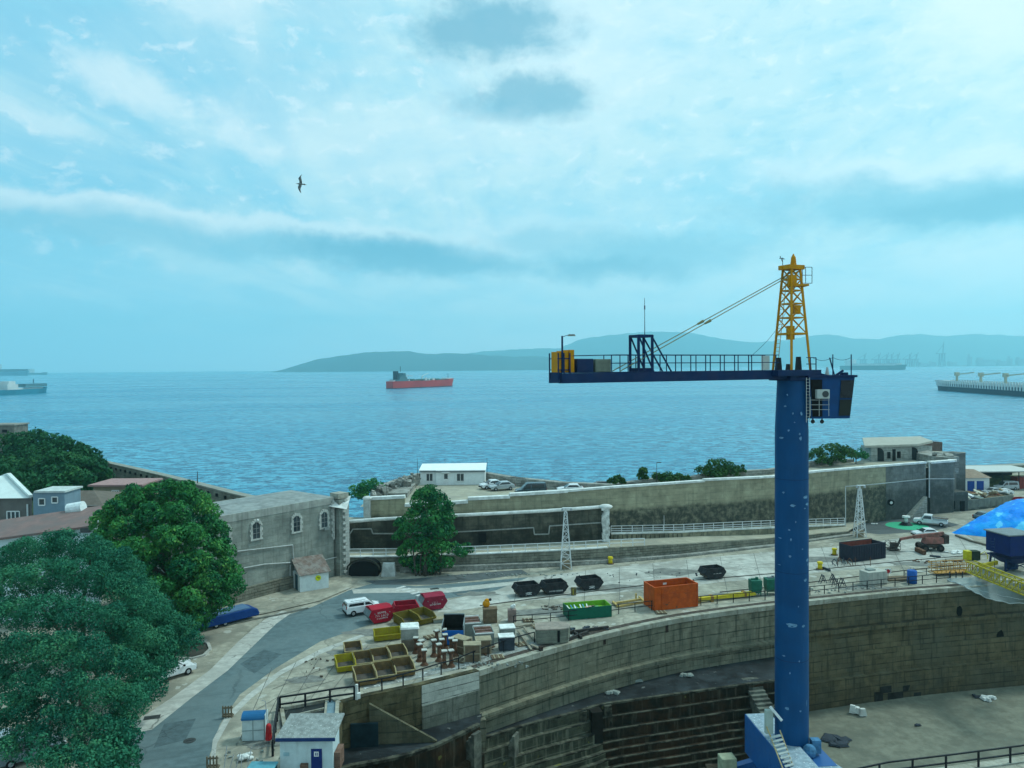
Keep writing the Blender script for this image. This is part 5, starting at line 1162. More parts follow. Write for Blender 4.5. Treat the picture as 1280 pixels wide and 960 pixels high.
# hill body under the trees
hp = [T(-40, 585, 170), T(60, 580, 165), T(118, 600, 150), T(150, 625, 130), T(100, 640, 118), T(-40, 640, 118)]
mb = MB(); cx_ = sum((p.x for p in hp)) / 6; cy_ = sum((p.y for p in hp)) / 6
vs = [(p.x, p.y, -0.5) for p in hp] + [(p.x * .8 + cx_ * .2, p.y * .8 + cy_ * .2, max(1.5, p.z * 0.55)) for p in hp] + [(cx_ - 4, cy_ + 8, 7.0)]
mb.add(vs, [(i, (i + 1) % 6, 6 + (i + 1) % 6, 6 + i) for i in range(6)] + [(6 + i, 6 + (i + 1) % 6, 12) for i in range(6)]); struct('hill', mb, mat('hill_ground', (0.06, 0.09, 0.04), 0.95, 0.3, 0.5), True)
# scrub along the ramparts
def shrub(label, spots, seed, lm=M_leaf_c, leaf=0.2, dens=14, trunk=0.12, flatk=1.0):
    c0_ = spots[0]; p = T(c0_[0], c0_[1], c0_[2]); cls = []; r_ = random.Random(seed)
    for x, y, Y, r in spots:
        q = T(x, y, Y); cls += lobes(q.x, q.y, q.z, r * 1.25, r, r * 0.75 * flatk, 9, r * 0.45, r_.randint(0, 999), 0.3, -0.6)
    zb = min(c[0][2] - c[1] for c in cls)
    return tree('rampart_bush', label, 'bush', Vector((p.x, p.y, zb - 0.8)), cls, leaf, dens, lm, trunk, seed, 'bushes growing on the rampart', 4)
shrub('wide low bush spreading over the overgrown parapet', [(898, 586, 128.5, 1.9), (880, 589, 128, 1.3), (913, 590, 129, 1.3), (925, 587, 131, 0.9), (898, 592, 127, 1.3)], 41)
shrub('small ragged bush beside the slim pole on the parapet', [(833, 597, 122.5, 1.1), (822, 596, 122.5, .8), (846, 597, 123, 0.8), (858, 598, 123, .6), (834, 602, 121.5, 0.8)], 42, trunk=0)
shrub('tiny round dark bush on the rampart above the parked cars', [(771, 600, 121.8, 0.85), (765, 602, 121.8, .6), (778, 602, 121.8, .5)], 43, trunk=0)
shrub('small dark round bush on the rampart standing out against the surf', [(804.5, 589, 124.8, 0.75), (801, 594, 124.6, .5), (806, 598, 124.5, .6)], 44, trunk=0)
shrub('spreading flat topped tree beside the crane column', [(1040, 566, 145, 2.2), (1022, 570, 144, 1.6), (1055, 565, 146, 1.7), (1030, 576, 143, 1.2), (1048, 574, 144, 1.2)], 45, dens=15)
shrub('dense green bush left of the arched casemate', [(1070, 568, 147.5, 1.4), (1078, 570, 148, 1.0)], 46, M_leaf_a)
shrub('green bush between the storehouse corner and the rock bank', [(455, 612, 121, 1.8), (463, 608, 123, 1.5), (450, 620, 120, 1.2)], 47, M_leaf_a)
shrub('bright green sapling beside the foot of the fig tree', [(576, 690, 106.5, 1.2), (583, 684, 106.8, .7)], 48, M_leaf_a)
shrub('small bright bush at the left of the fig tree', [(500, 655, 108, 1.1)], 49, M_leaf_a)
# ================================================================== THE CRANE
M_blue = mat('crane_blue', (0.001, 0.052, 0.155), 0.5, 0.10, 0.8, 0.05, 4.0, spec=0.18, streak=0.35, grimecol=(0.012, 0.085, 0.22), col2=(0.002, 0.062, 0.18), c2amt=0.5, c2scale=0.3)
M_blued = mat('jib_dark_blue', (0.004, 0.023, 0.078), 0.55, 0.15, 1.5, spec=.15, col2=(0.02, 0.03, 0.08), c2amt=0.5, c2scale=1.0)
M_yel = mat('crane_yellow', (0.58, 0.245, 0.008), 0.5, 0.1, 2.0, col2=(0.42, 0.18, 0.01), c2amt=0.5, c2scale=2.5)
M_grey = mat('pale_grey_paint', (0.42, 0.45, 0.43), 0.7, 0.1, 2.0)
CY = 48.0; foot = T(991, 934, CY); ctop = T(988, 474, CY); CX = (foot.x + ctop.x) / 2; ZF = foot.z; ZT = ctop.z
crane = placed('dock_crane', 'tall blue column crane with a yellow lattice top and long dark blue jib', 'crane', Vector((CX, CY, 0)))
mb = MB(); mb.cyl((CX, CY, ZF), (CX, CY, ZT - 3.2), 1.02, 1.0, 48, False); mb.cyl((CX, CY, ZT - 3.2), (CX, CY, ZT), 1.0, 0.86, 48, False)
col_o = mb.build('column', M_blue, crane, True)
mb = MB()
for z in (ZF + 0.08,): mb.cyl((CX, CY, z - 0.12), (CX, CY, z + 0.06), 1.22, 1.22, 40)
mb.cyl((CX, CY, ZT - 0.02), (CX, CY, ZT + 0.12), 1.05, 1.05, 40)
mb.build('flange', M_blued, crane)
mb = MB(); 
for z in (ZT - 6.2, ZT - 12.0, ZT - 17.5): mb.cyl((CX, CY, z), (CX, CY, z + 0.03), 1.018, 1.018, 40, False)
mb.build('weld_seam', M_blued, crane, True)
# patches of primer where paint has gone, real thin flakes on the column
rr = random.Random(9); M_flake = mat('primer_patch', (0.13, 0.26, 0.40), 0.8, 0.25, 4.0)
flakes = [(973, 548, 5, 3), (993, 548, 4, 6), (1005, 556, 3, 3), (1000, 622, 7, 5), (984, 632, 8, 4), (1003, 631, 6, 4), (999, 636, 3, 2), (980, 663, 3, 2), (982, 675, 2, 5), (981, 696, 4, 3), (1003, 701, 4, 5), (1004, 707, 3, 4), (1000, 726, 5, 4), (983, 782, 14, 6), (997, 783, 5, 4), (975, 822, 3, 2), (976, 508, 3, 3), (984, 517, 2, 3), (994, 517, 3, 7), (978, 887, 5, 4), (993, 889, 3, 3), (1002, 880, 1.5, 9), (1010, 782, 5, 3)] + [(rr.uniform(971, 1006), rr.uniform(490, 925), rr.uniform(1.2, 3.2), rr.uniform(1.0, 4.0)) for _ in range(13)]
for px, py, w, h in flakes:
    m_ = MB(); r_ = ray(px, py); n = 9; vs = []
    for k in range(n):
        t = 2 * math.pi * k / n; f = rr.uniform(0.6, 1.1); x_ = px + w / 2 * math.cos(t) * f; y_ = py + h / 2 * math.sin(t) * f
        p = T(x_, y_, CY - 1.0); u = max(-0.97, min(0.97, (p.x - CX * (CY - 1) / CY) / 1.0)); vs.append((CX + 1.035 * u, CY - 1.035 * math.sqrt(1 - u * u) , H + (p.z - H) * (CY - 1.0) / (CY - 1.0)))
    m_.add(vs, [tuple(range(n))]); m_.build('paint_flake', M_flake, col_o)
# deck and jib
JL, JR = T(693, 466, 41.0), Vector((CX, CY, 0)); JR.z = T(988, 463, CY).z
jd = (JL - JR); jlen = math.hypot(jd.x, jd.y); ju = Vector((jd.x, jd.y, 0)).normalized(); jn = Vector((-ju.y, ju.x, 0))   # jn points to the viewer's side or away
def J(s_, o_, h_):       # along jib from column, sideways, height above deck
    z = JR.z + (JL.z - JR.z) * s_ / jlen; p = JR + ju * s_ + jn * o_; return Vector((p.x, p.y, z + h_))
def spx(px):             # jib distance of a photo column
    r_ = ray(px, 465); den = ju.x * r_.y - ju.y * r_.x; return (JR.y * r_.x - JR.x * r_.y) / den
jib = MB()
for o_ in (-0.55, 0.55):
    jib.bar(J(-1.2, o_, -0.26), J(jlen, o_, -0.30), 0.16, 0.52)
for k in range(18): s_ = -1 + k * (jlen + 0.8) / 17; jib.bar(J(s_, -0.5, -0.3), J(s_, 0.5, -0.3), 0.1, 0.2)
jib.bar(J(jlen - .05, -0.63, -0.28), J(jlen - .05, 0.63, -0.28), 0.12, 0.52)
jo = jib.build('jib', M_blued, crane)
mb = MB(); mb.bar(J(-1.2, 0, 0.0), J(jlen, 0, 0.0), 1.2, 0.04); mb.build('deck', M_blued, jo)
mb = MB(); mb.bar(J(-1.3, 0, -0.15), J(2.2, 0, -0.15), 2.3, 0.36); mb.box((CX, CY, JR.z - 0.45), (1.9, 1.9, 0.35), 0.4); mb.build('slew_platform', M_blued, crane)
for side in (-0.6, 0.6):
    r_ = MB(); s0, s1 = 1.6, spx(762)
    for hh in (0.95, 0.5): r_.bar(J(s0, side, hh), J(s1, side, hh), 0.045)
    ro = r_.build('jib_handrail', M_blued, crane)
    n = 12
    for k in range(n): s_ = s0 + (s1 - s0) * k / (n - 1) + (0.25 if side > 0 else 0); m_ = MB(); m_.bar(J(s_, side, 0), J(s_, side, 0.95), 0.05); m_.build('stanchion', M_blued, ro)
    m_ = MB(); m_.bar(J(spx(762), side, .95), J(jlen - .8, side, 0.9), .04); m_.build('end_handrail', M_blued, ro)
# portal frame on the jib
sA, sB = spx(793), spx(810)
hp = T(800, 419, J(sA, 0, 0).y).z - J(sA, 0, 0).z
mb = MB()
for s_ in (sA, sB):
    for o_ in (-0.42, 0.42): mb.bar(J(s_, o_, 0), J(s_, o_, hp), 0.14)
for o_ in (-0.42, 0.42): mb.bar(J(sA, o_, hp - .05), J(sB, o_, hp - .05), 0.16); mb.bar(J(sA, o_, hp), J(sB - 0.1, o_, 0), 0.07); mb.bar(J(sB, o_, hp - .1), J(sB - 1.3, o_, 0.0), 0.07)
mb.bar(J(sA, -.42, hp - .05), J(sA, .42, hp - .05), 0.14); mb.bar(J(sB, -.42, hp - .05), J(sB, .42, hp - .05), 0.14)
mb.bar(J(sA, 0, .12), J(sB, 0, .12), .8, .2)
mb.build('portal_frame', M_blued, crane)
mb = MB(); a = J(sB, -.3, hp); mb.cyl(a, a + Vector((0, 0, 2.15)), 0.025, 0.012, 5); mb.box(a + Vector((0.0, 0, 1.6)), (0.06, 0.06, 0.22)); mb.build('antenna', M_blued, crane)
# boxes at the tip
def boxj(name, px0, px1, h0, h1, m_, wd=1.0, off=0.0, parent=crane):
    s0, s1 = spx(px0), spx(px1); m2 = MB(); c = (J(s0, off, 0) + J(s1, off, 0)) / 2
    m2.box((c.x, c.y, c.z + (h0 + h1) / 2), (abs(s1 - s0), wd, h1 - h0), math.atan2(ju.y, ju.x)); return m2.build(name, m_, parent, bevel=0.015)
boxj('winch_box', 716, 736, 0.02, 0.74, M_blued); lo = boxj('louvred_box', 739, 758, 0.02, 0.72, mat('olive_grey_panel', (0.16, 0.19, 0.15), 0.7), 0.95)
mb = MB()
s0, s1 = spx(740), spx(757)
for k in range(9): hh = 0.1 + k * 0.068; mb.bar(J(s0, 0.50 if jn.y < 0 else -0.50, hh), J(s1, 0.50 if jn.y < 0 else -0.50, hh), 0.03, 0.02)
mb.build('louvre', mat('pale_louvre', (0.30, 0.32, 0.27), 0.7), lo)
# yellow weight plates
for k, (a_, b_) in enumerate(((693.5, 699), (700, 706), (707.5, 713.5))): boxj('weight_plate', a_, b_, -0.02, 1.12 + 0.05 * k, M_yel, 0.8)
mb = MB()
for a_ in (692.4, 699.5, 706.8): s_ = spx(a_); mb.bar(J(s_, -.5, -0.35), J(s_, -.5, 1.05), .07); mb.bar(J(s_, .5, -0.35), J(s_, .5, 1.05), .07)
for hh in (0.15, 0.75): mb.bar(J(spx(692), .45, hh), J(spx(707), .45, hh), .05); mb.bar(J(spx(692), -.45, hh), J(spx(707), -.45, hh), .05)
mb.build('weight_cage', M_blued, crane)
mb = MB(); a = J(spx(698), 0.45 if jn.y < 0 else -0.45, 0); zt = T(698, 420, a.y).z; mb.cyl(a, (a.x, a.y, zt), .055, .05, 8); e = T(711, 418.5, a.y); mb.bar((a.x, a.y, zt - .05), e, .03); mb.build('lamp_post', M_blued, crane)
mb = MB(); mb.box((e.x + .15, e.y, e.z - .02), (.42, .2, .1), 0, taper=.7); mb.build('lamp_head', mat('lamp_grey', (.2, .23, .2), .5), crane)
# yellow tower
tw = MB(); zb = JR.z + .02; zh = T(990, 337, CY).z; rzt = math.atan2(ju.y, ju.x)
def Q(u, v, z): return Vector((CX + math.cos(rzt) * u - math.sin(rzt) * v, CY + math.sin(rzt) * u + math.cos(rzt) * v, z))
B_ = 0.78; Tp = 0.36; off = 0.0
corners = [(-1, -1), (1, -1), (1, 1), (-1, 1)]
def C(i, t): u, v = corners[i]; b = B_ + (Tp - B_) * t; return Q(u * b + off * t, v * b, zb + (zh - zb) * t)
for i in range(4): tw.bar(C(i, 0), C(i, 1), .12)
lv = [0.0, .36, .52, .66, .79, .90, 1.0]
for a_, b_ in zip(lv[:-1], lv[1:]):
    for i in range(4):
        j = (i + 1) % 4
        if a_ > 0: tw.bar(C(i, a_), C(j, b_), .045); tw.bar(C(j, a_), C(i, b_), .045)
        tw.bar(C(i, b_), C(j, b_), .07 if b_ > .4 else .12)
two = tw.build('lattice_tower', M_yel, crane)
mb = MB(); mb.box((CX, CY, zh + .12), (1.25, .95, .26), rzt); mb.cyl((CX + .12, CY, zh + .2), (CX + .12, CY, zh + .75), .2, .14, 10); mb.cyl((CX + .12, CY, zh + .75), (CX + .12, CY, zh + .98), .14, .02, 10); mb.bar((CX - .75, CY, zh + .05), (CX - .2, CY, zh + .2), .3, .16); mb.build('head', M_yel, crane)
mb = MB(); hx = CX - .55; mb.bar((hx, CY, zh + .2), (hx, CY, zh + .75), .03); mb.bar((hx - .2, CY, zh + .72), (hx + .12, CY, zh + .66), .04); mb.bar((hx - .16, CY, zh + .85), (hx - .02, CY, zh + .5), .03); mb.build('wind_vane', mat('dark_pole', ()), crane)
for (px, py, w, h) in ((990, 351, .5, .7), (996, 387, .38, .55), (988, 416, .42, .85)):
    p = T(px, py, CY - .35); mb = MB(); mb.box(p, (w, .3, h), rzt * 0); mb.build('tower_panel', M_yel, two)
mb = MB(); g0 = T(1003, 355, CY); 
for (x0, x1, y0, y1) in ((1000, 1015, 334, 354),):
    for X_ in (1003, 1007, 1015): mb.bar(T(X_, 334, CY - .2), T(X_, 354, CY - .2), .03)
    for Y_ in (334, 344, 354): mb.bar(T(1000, Y_, CY - .2), T(1015, Y_, CY - .2), .03); mb.bar(T(1002, Y_, CY + .6), T(1015, Y_, CY + .6), .03); mb.bar(T(1015, Y_, CY - .2), T(1015, Y_, CY + .6), .03)
mb.build('service_cage', mat('dark_pole', ()), crane)
mb = MB(); p = T(998, 357, CY); mb.box((p.x, CY, p.z), (1.0, .9, .12)); mb.build('cage_floor', M_yel, crane)
mb = MB(); a, b = C(1, 0) , C(1, .95)
for k in range(26): t = k / 25; p = C(1, t * .95) + Vector((.12, -.1, 0)); mb.bar(p - Vector((.12, 0, 0)), p + Vector((.12, 0, 0)), .025)
for s_ in (-.13, .13): mb.bar(C(1, 0) + Vector((.12 + s_, -.1, 0)), C(1, .95) + Vector((.12 + s_, -.1, 0)), .03)
mb.build('tower_ladder', M_yel, crane)
for px, w, h in ((973, .34, .8), (998, .3, .85), (985, .2, .4)): p = T(px, 461, CY - .1); mb = MB(); mb.box((p.x, p.y, JR.z + h / 2), (w, .4, h), taper=.7); mb.build('hoist_motor', mat('dark_machinery', (.02, .025, .03), .6), crane)
# tie rods with turnbuckles
for o_, (x2, y2) in ((-.25, (815, 436)), (.25, (818, 441))):
    a = Q(-.65, o_, zh + .05); pe = J(spx(770), o_ * 1.6, 0.05); mb = MB(); mb.cyl(a, pe, .028, .028, 6); ro = mb.build('tie_rod', mat('weathered_yellow_steel', (.22, .2, .1), .6), crane)
    t = .62; q0, q1 = a.lerp(pe, .535), a.lerp(pe, .565); mb = MB(); mb.cyl(q0, q1, .09, .06, 8); mb.build('turnbuckle', mat('weathered_yellow_steel', ()), ro)
mb = MB(); a = Q(-.65, 0, zh - .05); e = T(938, 446, CY - 2); pts = [a.lerp(e, k / 8) - Vector((0, 0, .55 * math.sin(math.pi * k / 8))) + Vector((.35 * math.sin(math.pi * k / 8), 0, 0)) for k in range(9)]; mb.tube(pts, .012, 4); mb.build('slack_cable', M_blued, crane)
mb = MB(); p = J(spx(948), 0.6 if jn.y < 0 else -0.6, .48); mb.box(p, (.62, .04, .85), rzt); mb.build('notice_panel', M_grey, crane)
# cab hanging on the right
c_l, c_r = T(1011, 471, 47.2).x, T(1068.5, 471, 47.2).x; zt_, zb_ = T(1040, 471.5, 48).z, T(1040, 522, 48).z
mb = MB(); xm = T(1051, 471, 47).x
vs = [(c_l + .15, 47.2, zb_), (c_r - .3, 47.2, zb_), (c_r, 47.2, zt_), (c_l, 47.2, zt_), (c_l + .15, 49.2, zb_), (c_r - .3, 49.2, zb_), (c_r, 49.2, zt_), (c_l, 49.2, zt_)]
mb.add(vs, [(0, 1, 2, 3), (5, 4, 7, 6), (1, 5, 6, 2), (4, 0, 3, 7), (3, 2, 6, 7), (4, 5, 1, 0)]); cab = mb.build('cab', mat('cab_blue', (.003, .050, .165), .5, .12, 1.5, spec=.2), crane)
mb = MB(); mb.bx(c_l - .1, c_r + .1, 47.05, 49.35, zt_, zt_ + .14); mb.build('cab_roof', M_blued, cab)
def cabquad(f0, f1, g0, g1, name, m_, y=47.17, th=.04):
    """fractions across and down the cab side"""
    def P(f, g): zz = zt_ + (zb_ - zt_) * g; L = c_l + .15 * g; Rr = c_r - .3 * g; return (L + (Rr - L) * f, y, zz)
    m2 = MB(); q = [P(f0, g1), P(f1, g1), P(f1, g0), P(f0, g0)]; m2.add(q + [(x, y - th, z) for x, y, z in q], [(7, 6, 5, 4)[::-1], (0, 1, 2, 3), (0, 4, 5, 1), (1, 5, 6, 2), (2, 6, 7, 3), (3, 7, 4, 0)]); return m2.build(name, m_, cab)
cabquad(.70, .985, .07, .50, 'cab_window', mat('dark_cab_glass', (.01, .014, .018), .3, spec=.3)); cabquad(.70, .985, .54, .93, 'cab_window', mat('smoked_glass', (.012, .018, .014), .35, spec=.25)); cabquad(.03, .28, .05, .95, 'cab_doorway', M_void_w)
mb = MB(); p = T(1028, 492.5, 46.9); mb.box(p, (.78, .34, .56)); ac = mb.build('air_conditioner', M_grey, cab, bevel=.03)
mb = MB(); p2 = p + Vector((.12, -.19, 0)); mb.cyl(p2, p2 + Vector((0, .03, 0)), .2, .2, 14); mb.build('fan_grille', mat('dark_pole', ()), ac)
mb = MB()
for Y_ in (500, 506, 512): mb.bar(T(1012, Y_, 46.95), T(1037, Y_, 46.95), .025)
for X_ in (1013, 1024, 1036): mb.bar(T(X_, 496, 46.95), T(X_, 520, 46.95), .025)
mb.build('cab_guard_rail', mat('grey_pipe', ()), cab)
mb = MB()
for k in range(14): Y_ = 474 + k * 3.9; mb.bar(T(1008, Y_, 47.0), T(1012, Y_, 47.0), .025)
for X_ in (1008, 1012): mb.bar(T(X_, 472, 47.0), T(X_, 528, 47.0), .03)
mb.build('cab_ladder', mat('grey_pipe', ()), crane)
for px in (1016, 1027.5):
    p = T(px, 527, 47.8); mb = MB(); mb.sphere(p, .13); mb.cyl(p, p + Vector((0, 0, .2)), .04, .04, 6); mb.build('floodlight', mat('dark_pole', ()), cab)
for px, w in ((1041, .05), (1064, .05)):
    mb = MB(); p = T(px, 472, 47.3); t_ = T(px, 443, 47.3); mb.bar((p.x, p.y, p.z), (p.x, p.y, t_.z), w); mb.build('roof_post', M_blued, crane)
mb = MB(); 
def sag(a, b, s_): return [a.lerp(b, k / 8) - Vector((0, 0, s_ * math.sin(math.pi * k / 8))) for k in range(9)]
mb.tube(sag(T(1015, 447, 47.3), T(1041, 447, 47.3), .18), .012, 4); mb.tube(sag(T(1041, 447, 47.3), T(1064, 447, 47.3), .15), .012, 4); mb.build('safety_chain', M_blued, crane)
mb = MB(); mb.bar(T(1037, 447, 47.4), T(1043, 469, 47.4), .06); mb.bar(T(1045, 469, 47.4), T(1054, 463, 47.4), .12); mb.box(T(1055, 468, 47.6), (.4, .3, .25)); mb.build('roof_gear', M_blued, crane)
mb = MB(); p = T(1034, 463, 48); mb.cyl((p.x, 48, zt_ + .1), (p.x, 48, p.z + .2), .16, .05, 8); mb.build('beacon', M_grey, crane)
mb = MB()
for X_ in (1013, 1020):
    mb.bar(T(X_, 464, 47.2), T(X_, 447, 47.2), .05)
for Y_ in (447, 455): mb.bar(T(1008, Y_, 47.2), T(1020, Y_, 47.2), .045)
mb.build('platform_railing', M_blued, crane)
mb = MB(); mb.bar(T(1005, 466, 48.0), T(1030, 472, 48.2), 1.2, .3); mb.build('cab_bracket', M_blued, crane)
# --- travelling base
M_bb = mat('base_blue', (.006, .085, .27), .45, .1, 1.2, spec=.4, streak=.15, grimecol=(.02, .06, .15))
M_deckg = mat('speckled_deck', (.26, .33, .38), .8, .2, 3.0, .2, 6.0, chips=(.36, (.7, .74, .76), 9.0))
gz = ZF + .55; a0, a1 = A(931, 892, gz), A(1000, 975, gz); gd = (a1 - a0).normalized(); gn = Vector((-gd.y, gd.x, 0)); 
mb = MB(); L_ = 12.0; e0 = a0 + gd * L_; wv = 1.75
mb.prism([XY(a0), XY(e0), XY(e0 + gn * wv), XY(a0 + gn * wv)], gz - 2.6, gz - .03); mb.build('end_girder', M_bb, crane)
mb = MB(); mb.prism([XY(a0 + gd * .05 + gn * .05), XY(e0 + gn * .05), XY(e0 + gn * (wv - .05)), XY(a0 + gd * .05 + gn * (wv - .05))], gz - .028, gz); mb.build('girder_deck', M_deckg, crane)
mb = MB(); mb.box((CX + .3, CY - .6, ZF - 1.2), (3.2, 3.2, 2.2), math.atan2(gd.y, gd.x)); mb.build('pedestal_box', M_bb, crane)
pc = Vector((CX, CY, 0)); f0 = A(1003, 926, ZF - .1); f1 = A(1060, 966, ZF - .1); fd = (f1 - f0).normalized(); fn = Vector((-fd.y, fd.x, 0))
mb = MB(); mb.prism([XY(pc + fn * .2 - fn * 1.9), XY(f1 + fd * 6 - fn * 1.9), XY(f1 + fd * 6 + fn * .3), XY(pc + fn * 1.4)], ZF - 2.3, ZF - .16); mb.build('side_girder', M_bb, crane)
mb = MB(); mb.prism([XY(pc + fn * .2 - fn * 1.85), XY(f1 + fd * 6 - fn * 1.85), XY(f1 + fd * 6 + fn * .25), XY(pc + fn * 1.35)], ZF - .158, ZF - .12); mb.build('side_deck', M_deckg, crane)
for (c_, s_) in ((A(934, 941, 2), .5),):
    mb = MB(); q = a0 + gd * 1.3 + gn * .6; mb.bar((q.x, q.y, gz - 2.6), (q.x - 2.2, q.y + .3, 0.9), .55, .5); mb.bar((q.x + .2, q.y, gz - 2.6), (q.x + .3, q.y, .9), .45, .45); mb.box((q.x - 1.0, q.y, .6), (3.2, .8, .7)); mb.build('bogie_leg', M_bb, crane)
q = pc + Vector((4.0, -1.5, 0)); mb = MB(); mb.bar((q.x, q.y, ZF - 2.3), (q.x + .6, q.y, .6), .6, .6); mb.build('bogie_leg', M_bb, crane)
mb = MB(); w0 = a0 + gd * 2.6 + gn * 1.0; p = T(962, 918, w0.y); mb.bx(T(957, 900, 47.6).x, T(967, 900, 47.6).x, 47.6, 47.9, T(962, 918, 47.6).z, T(962, 888, 47.6).z); mb.build('access_door', mat('off_white_door', (.36, .42, .38), .7, .1), crane, bevel=.06)
mb = MB(); mb.bar(T(962.5, 883, 47.4), T(977.5, 901, 46.8), .12); mb.build('white_prop', M_wframe, crane)
M_hr = mat('tan_handrail', (.42, .33, .17), .6)
for (x0, y0, x1, y1, xk, yk) in ((958, 908, 979, 962, 963, 920), (975, 913, 993, 962, 976, 916)):
    mb = MB(); mb.tube([T(x0, y0, 46.6), T(xk, yk, 46.4), T(x1, y1, 44.6)], .045, 6); mb.build('stair_handrail', M_hr, crane)
mb = MB()
for k in range(8): t = k / 7; mb.bar(T(963 + 18 * t, 922 + 36 * t, 46.3 - 1.6 * t), T(976 + 16 * t, 919 + 36 * t, 46.3 - 1.6 * t), .22, .05)
mb.build('stair_tread', M_grey, crane)
p = T(1012, 938, 46.8); mb = MB(); mb.sphere((p.x, p.y, ZF + .35), .42, 10, 6); mb.cyl((p.x - .3, p.y + .6, ZF - .1), (p.x - .3, p.y + .6, ZF + 1.1), .3, .26, 10); mb.box((p.x + .55, p.y + .5, ZF + .45), (.55, .5, .8)); mb.build('drive_unit', mat('weathered_blue', (.06, .17, .30), .7, .3, 2.5), crane)
# ================================================================== THINGS IN THE YARD
def G(px, py): return A(px, py, 0.03)
def facing(px0, py0, px1, py1):
    a, b = A(px0, py0), A(px1, py1); return math.atan2(b.y - a.y, b.x - a.x)
M_rust = mat('o_rust', (0.15, 0.075, 0.045), 0.9, 0.3, 3.0, 0.3, 6.0, col2=(0.07, 0.045, 0.035), c2amt=0.8, c2scale=2.0)
M_dirt = mat('o_dirt_fill', (0.12, 0.10, 0.08), 0.95, 0.35, 4.0, 0.6, 8.0)
def skip(name, label, loc, rz, side, end, group=None, length=3.4, wd=1.75, h=1.4, fill=M_dirt, mark=None, lid=False):
    o = thing(name, label, 'skip', loc, rz, group); L = length / 2
    prof = [(-L * .60, .12), (L * .60, .12), (L * .98, h * .60), (L * .76, h), (-L * .76, h), (-L * .98, h * .60)]
    th = .05
    for s_ in (-1, 1):
        m_ = MB(); m_.xprism(prof, s_ * wd / 2 - th / 2, s_ * wd / 2 + th / 2); m_.build('side_panel', side, o)
    m_ = MB(); pr = [prof[4], prof[5], prof[0], prof[1], prof[2], prof[3]]
    for a, b in zip(pr[:-1], pr[1:]):
        y = wd / 2 - th / 2 - .002
        m_.add([(a[0], -y, a[1]), (b[0], -y, b[1]), (b[0], y, b[1]), (a[0], y, a[1])], [(0, 1, 2, 3)])
    m_.build('hull', end, o)
    m_ = MB()
    for s_ in (-1, 1): m_.bar((prof[4][0], s_ * wd / 2, h), (prof[3][0], s_ * wd / 2, h), .1)
    for x in (prof[4][0], prof[3][0]): m_.bar((x, -wd / 2, h), (x, wd / 2, h), .1)
    m_.build('rim', side, o)
    m_ = MB(); k = L * .80
    for i in range(9):
        for j in range(5): pass
    if lid:
        m_.add([(-L * .78, -wd / 2, h + .06), (L * .78, -wd / 2, h + .06), (L * .78, 0, h + .22), (-L * .78, 0, h + .22), (L * .78, wd / 2, h + .06), (-L * .78, wd / 2, h + .06)], [(0, 1, 2, 3), (3, 2, 4, 5)]); m_.build('lid', side, o)
    else:
        m_.bx(-k, k, -wd / 2 + .06, wd / 2 - .06, .3, h * .62); m_.build('contents', fill, o)
    for s_ in (-1, 1):
        for x in (-L * .55, L * .55):
            m_ = MB(); m_.cyl((x, s_ * (wd / 2 + .03), h * .75), (x, s_ * (wd / 2 + .16), h * .75), .05, .05, 8); m_.build('lifting_lug', end, o)
        m_ = MB(); m_.bar((-L * .88, s_ * (wd / 2 + .035), h * .60), (L * .88, s_ * (wd / 2 + .035), h * .60), .05, .08); m_.build('stiffener', side, o)
    if mark: mark(o, L, wd, h)
    m_ = MB(); m_.bx(-L * .55, L * .55, -wd * .35, -wd * .25, 0, .12); m_.bx(-L * .55, L * .55, wd * .25, wd * .35, 0, .12); m_.build('runner', end, o)
    return o
M_skipw = mat('o_skip_marking', (.60, .62, .62), .8, .1, 3.0)
def letters(rows):
    """rows of small worn strokes standing for lettering too blurred to read in the photograph"""
    def f(o, L, wd, h):
        r_ = random.Random(len(rows)); y = -wd / 2 - .055
        for (x0, x1, z, hh) in rows:
            m_ = MB(); x = x0
            while x < x1:
                w = r_.uniform(.09, .15); m_.bx(x, x + .04, y, y + .03, z, z + hh)
                if r_.random() < .7: m_.bx(x + .041, x + w, y, y + .03, z + hh * .8, z + hh)
                if r_.random() < .6: m_.bx(x + .041, x + w, y, y + .03, z, z + hh * .2)
                if r_.random() < .6: m_.bx(x + w - .001, x + w + .035, y, y + .03, z + hh * .21, z + hh * .79)
                x += w + .09
            m_.build('lettering', M_skipw, o)
    return f
def emblem(o, L, wd, h):
    y = -wd / 2 - .07; m_ = MB(); m_.bar((-.38, y, h * .18), (.38, y, h * .36), .02, .06); m_.bar((-.38, y, h * .36), (.38, y, h * .18), .02, .06); m_.bar((-.3, y, h * .22), (.3, y, h * .22), .02, .05); m_.bar((-.22, y, h * .38), (.22, y, h * .38), .02, .05); m_.build('emblem', M_skipw, o)
M_blk = mat('o_black_skip', (.022, .024, .028), .6, .3, 3.0, .2, 6.0, col2=(.05, .05, .052), c2amt=.5, c2scale=1.5)
g_ = 'black skips standing on the apron'
ra = facing(640, 745, 760, 733)
skip('skip', 'black skip nearest the orange bag, first of the three in a row on the apron', G(658, 743.5), ra, M_blk, M_blk, g_, mark=emblem)
skip('skip', 'black skip in the middle of the row of three above the green bin', G(692, 740.5), ra, M_blk, M_blk, g_, mark=letters([(-.85, .85, .35, .16)]))
skip('skip', 'black skip beside the small drum, last of the three in a row', G(736, 735.5), ra + .03, M_blk, M_blk, g_, mark=emblem)
skip('skip', 'lone black skip on the pale apron behind the orange bin', G(890, 722), facing(860, 724, 960, 714), M_blk, M_blk, g_, length=3.3, mark=letters([(-.3, .8, .7, .12)]))
M_red = mat('o_red_skip', (.38, .010, .028), .55, .12, 2.0, col2=(.25, .012, .025), c2amt=.5, c2scale=1.5)
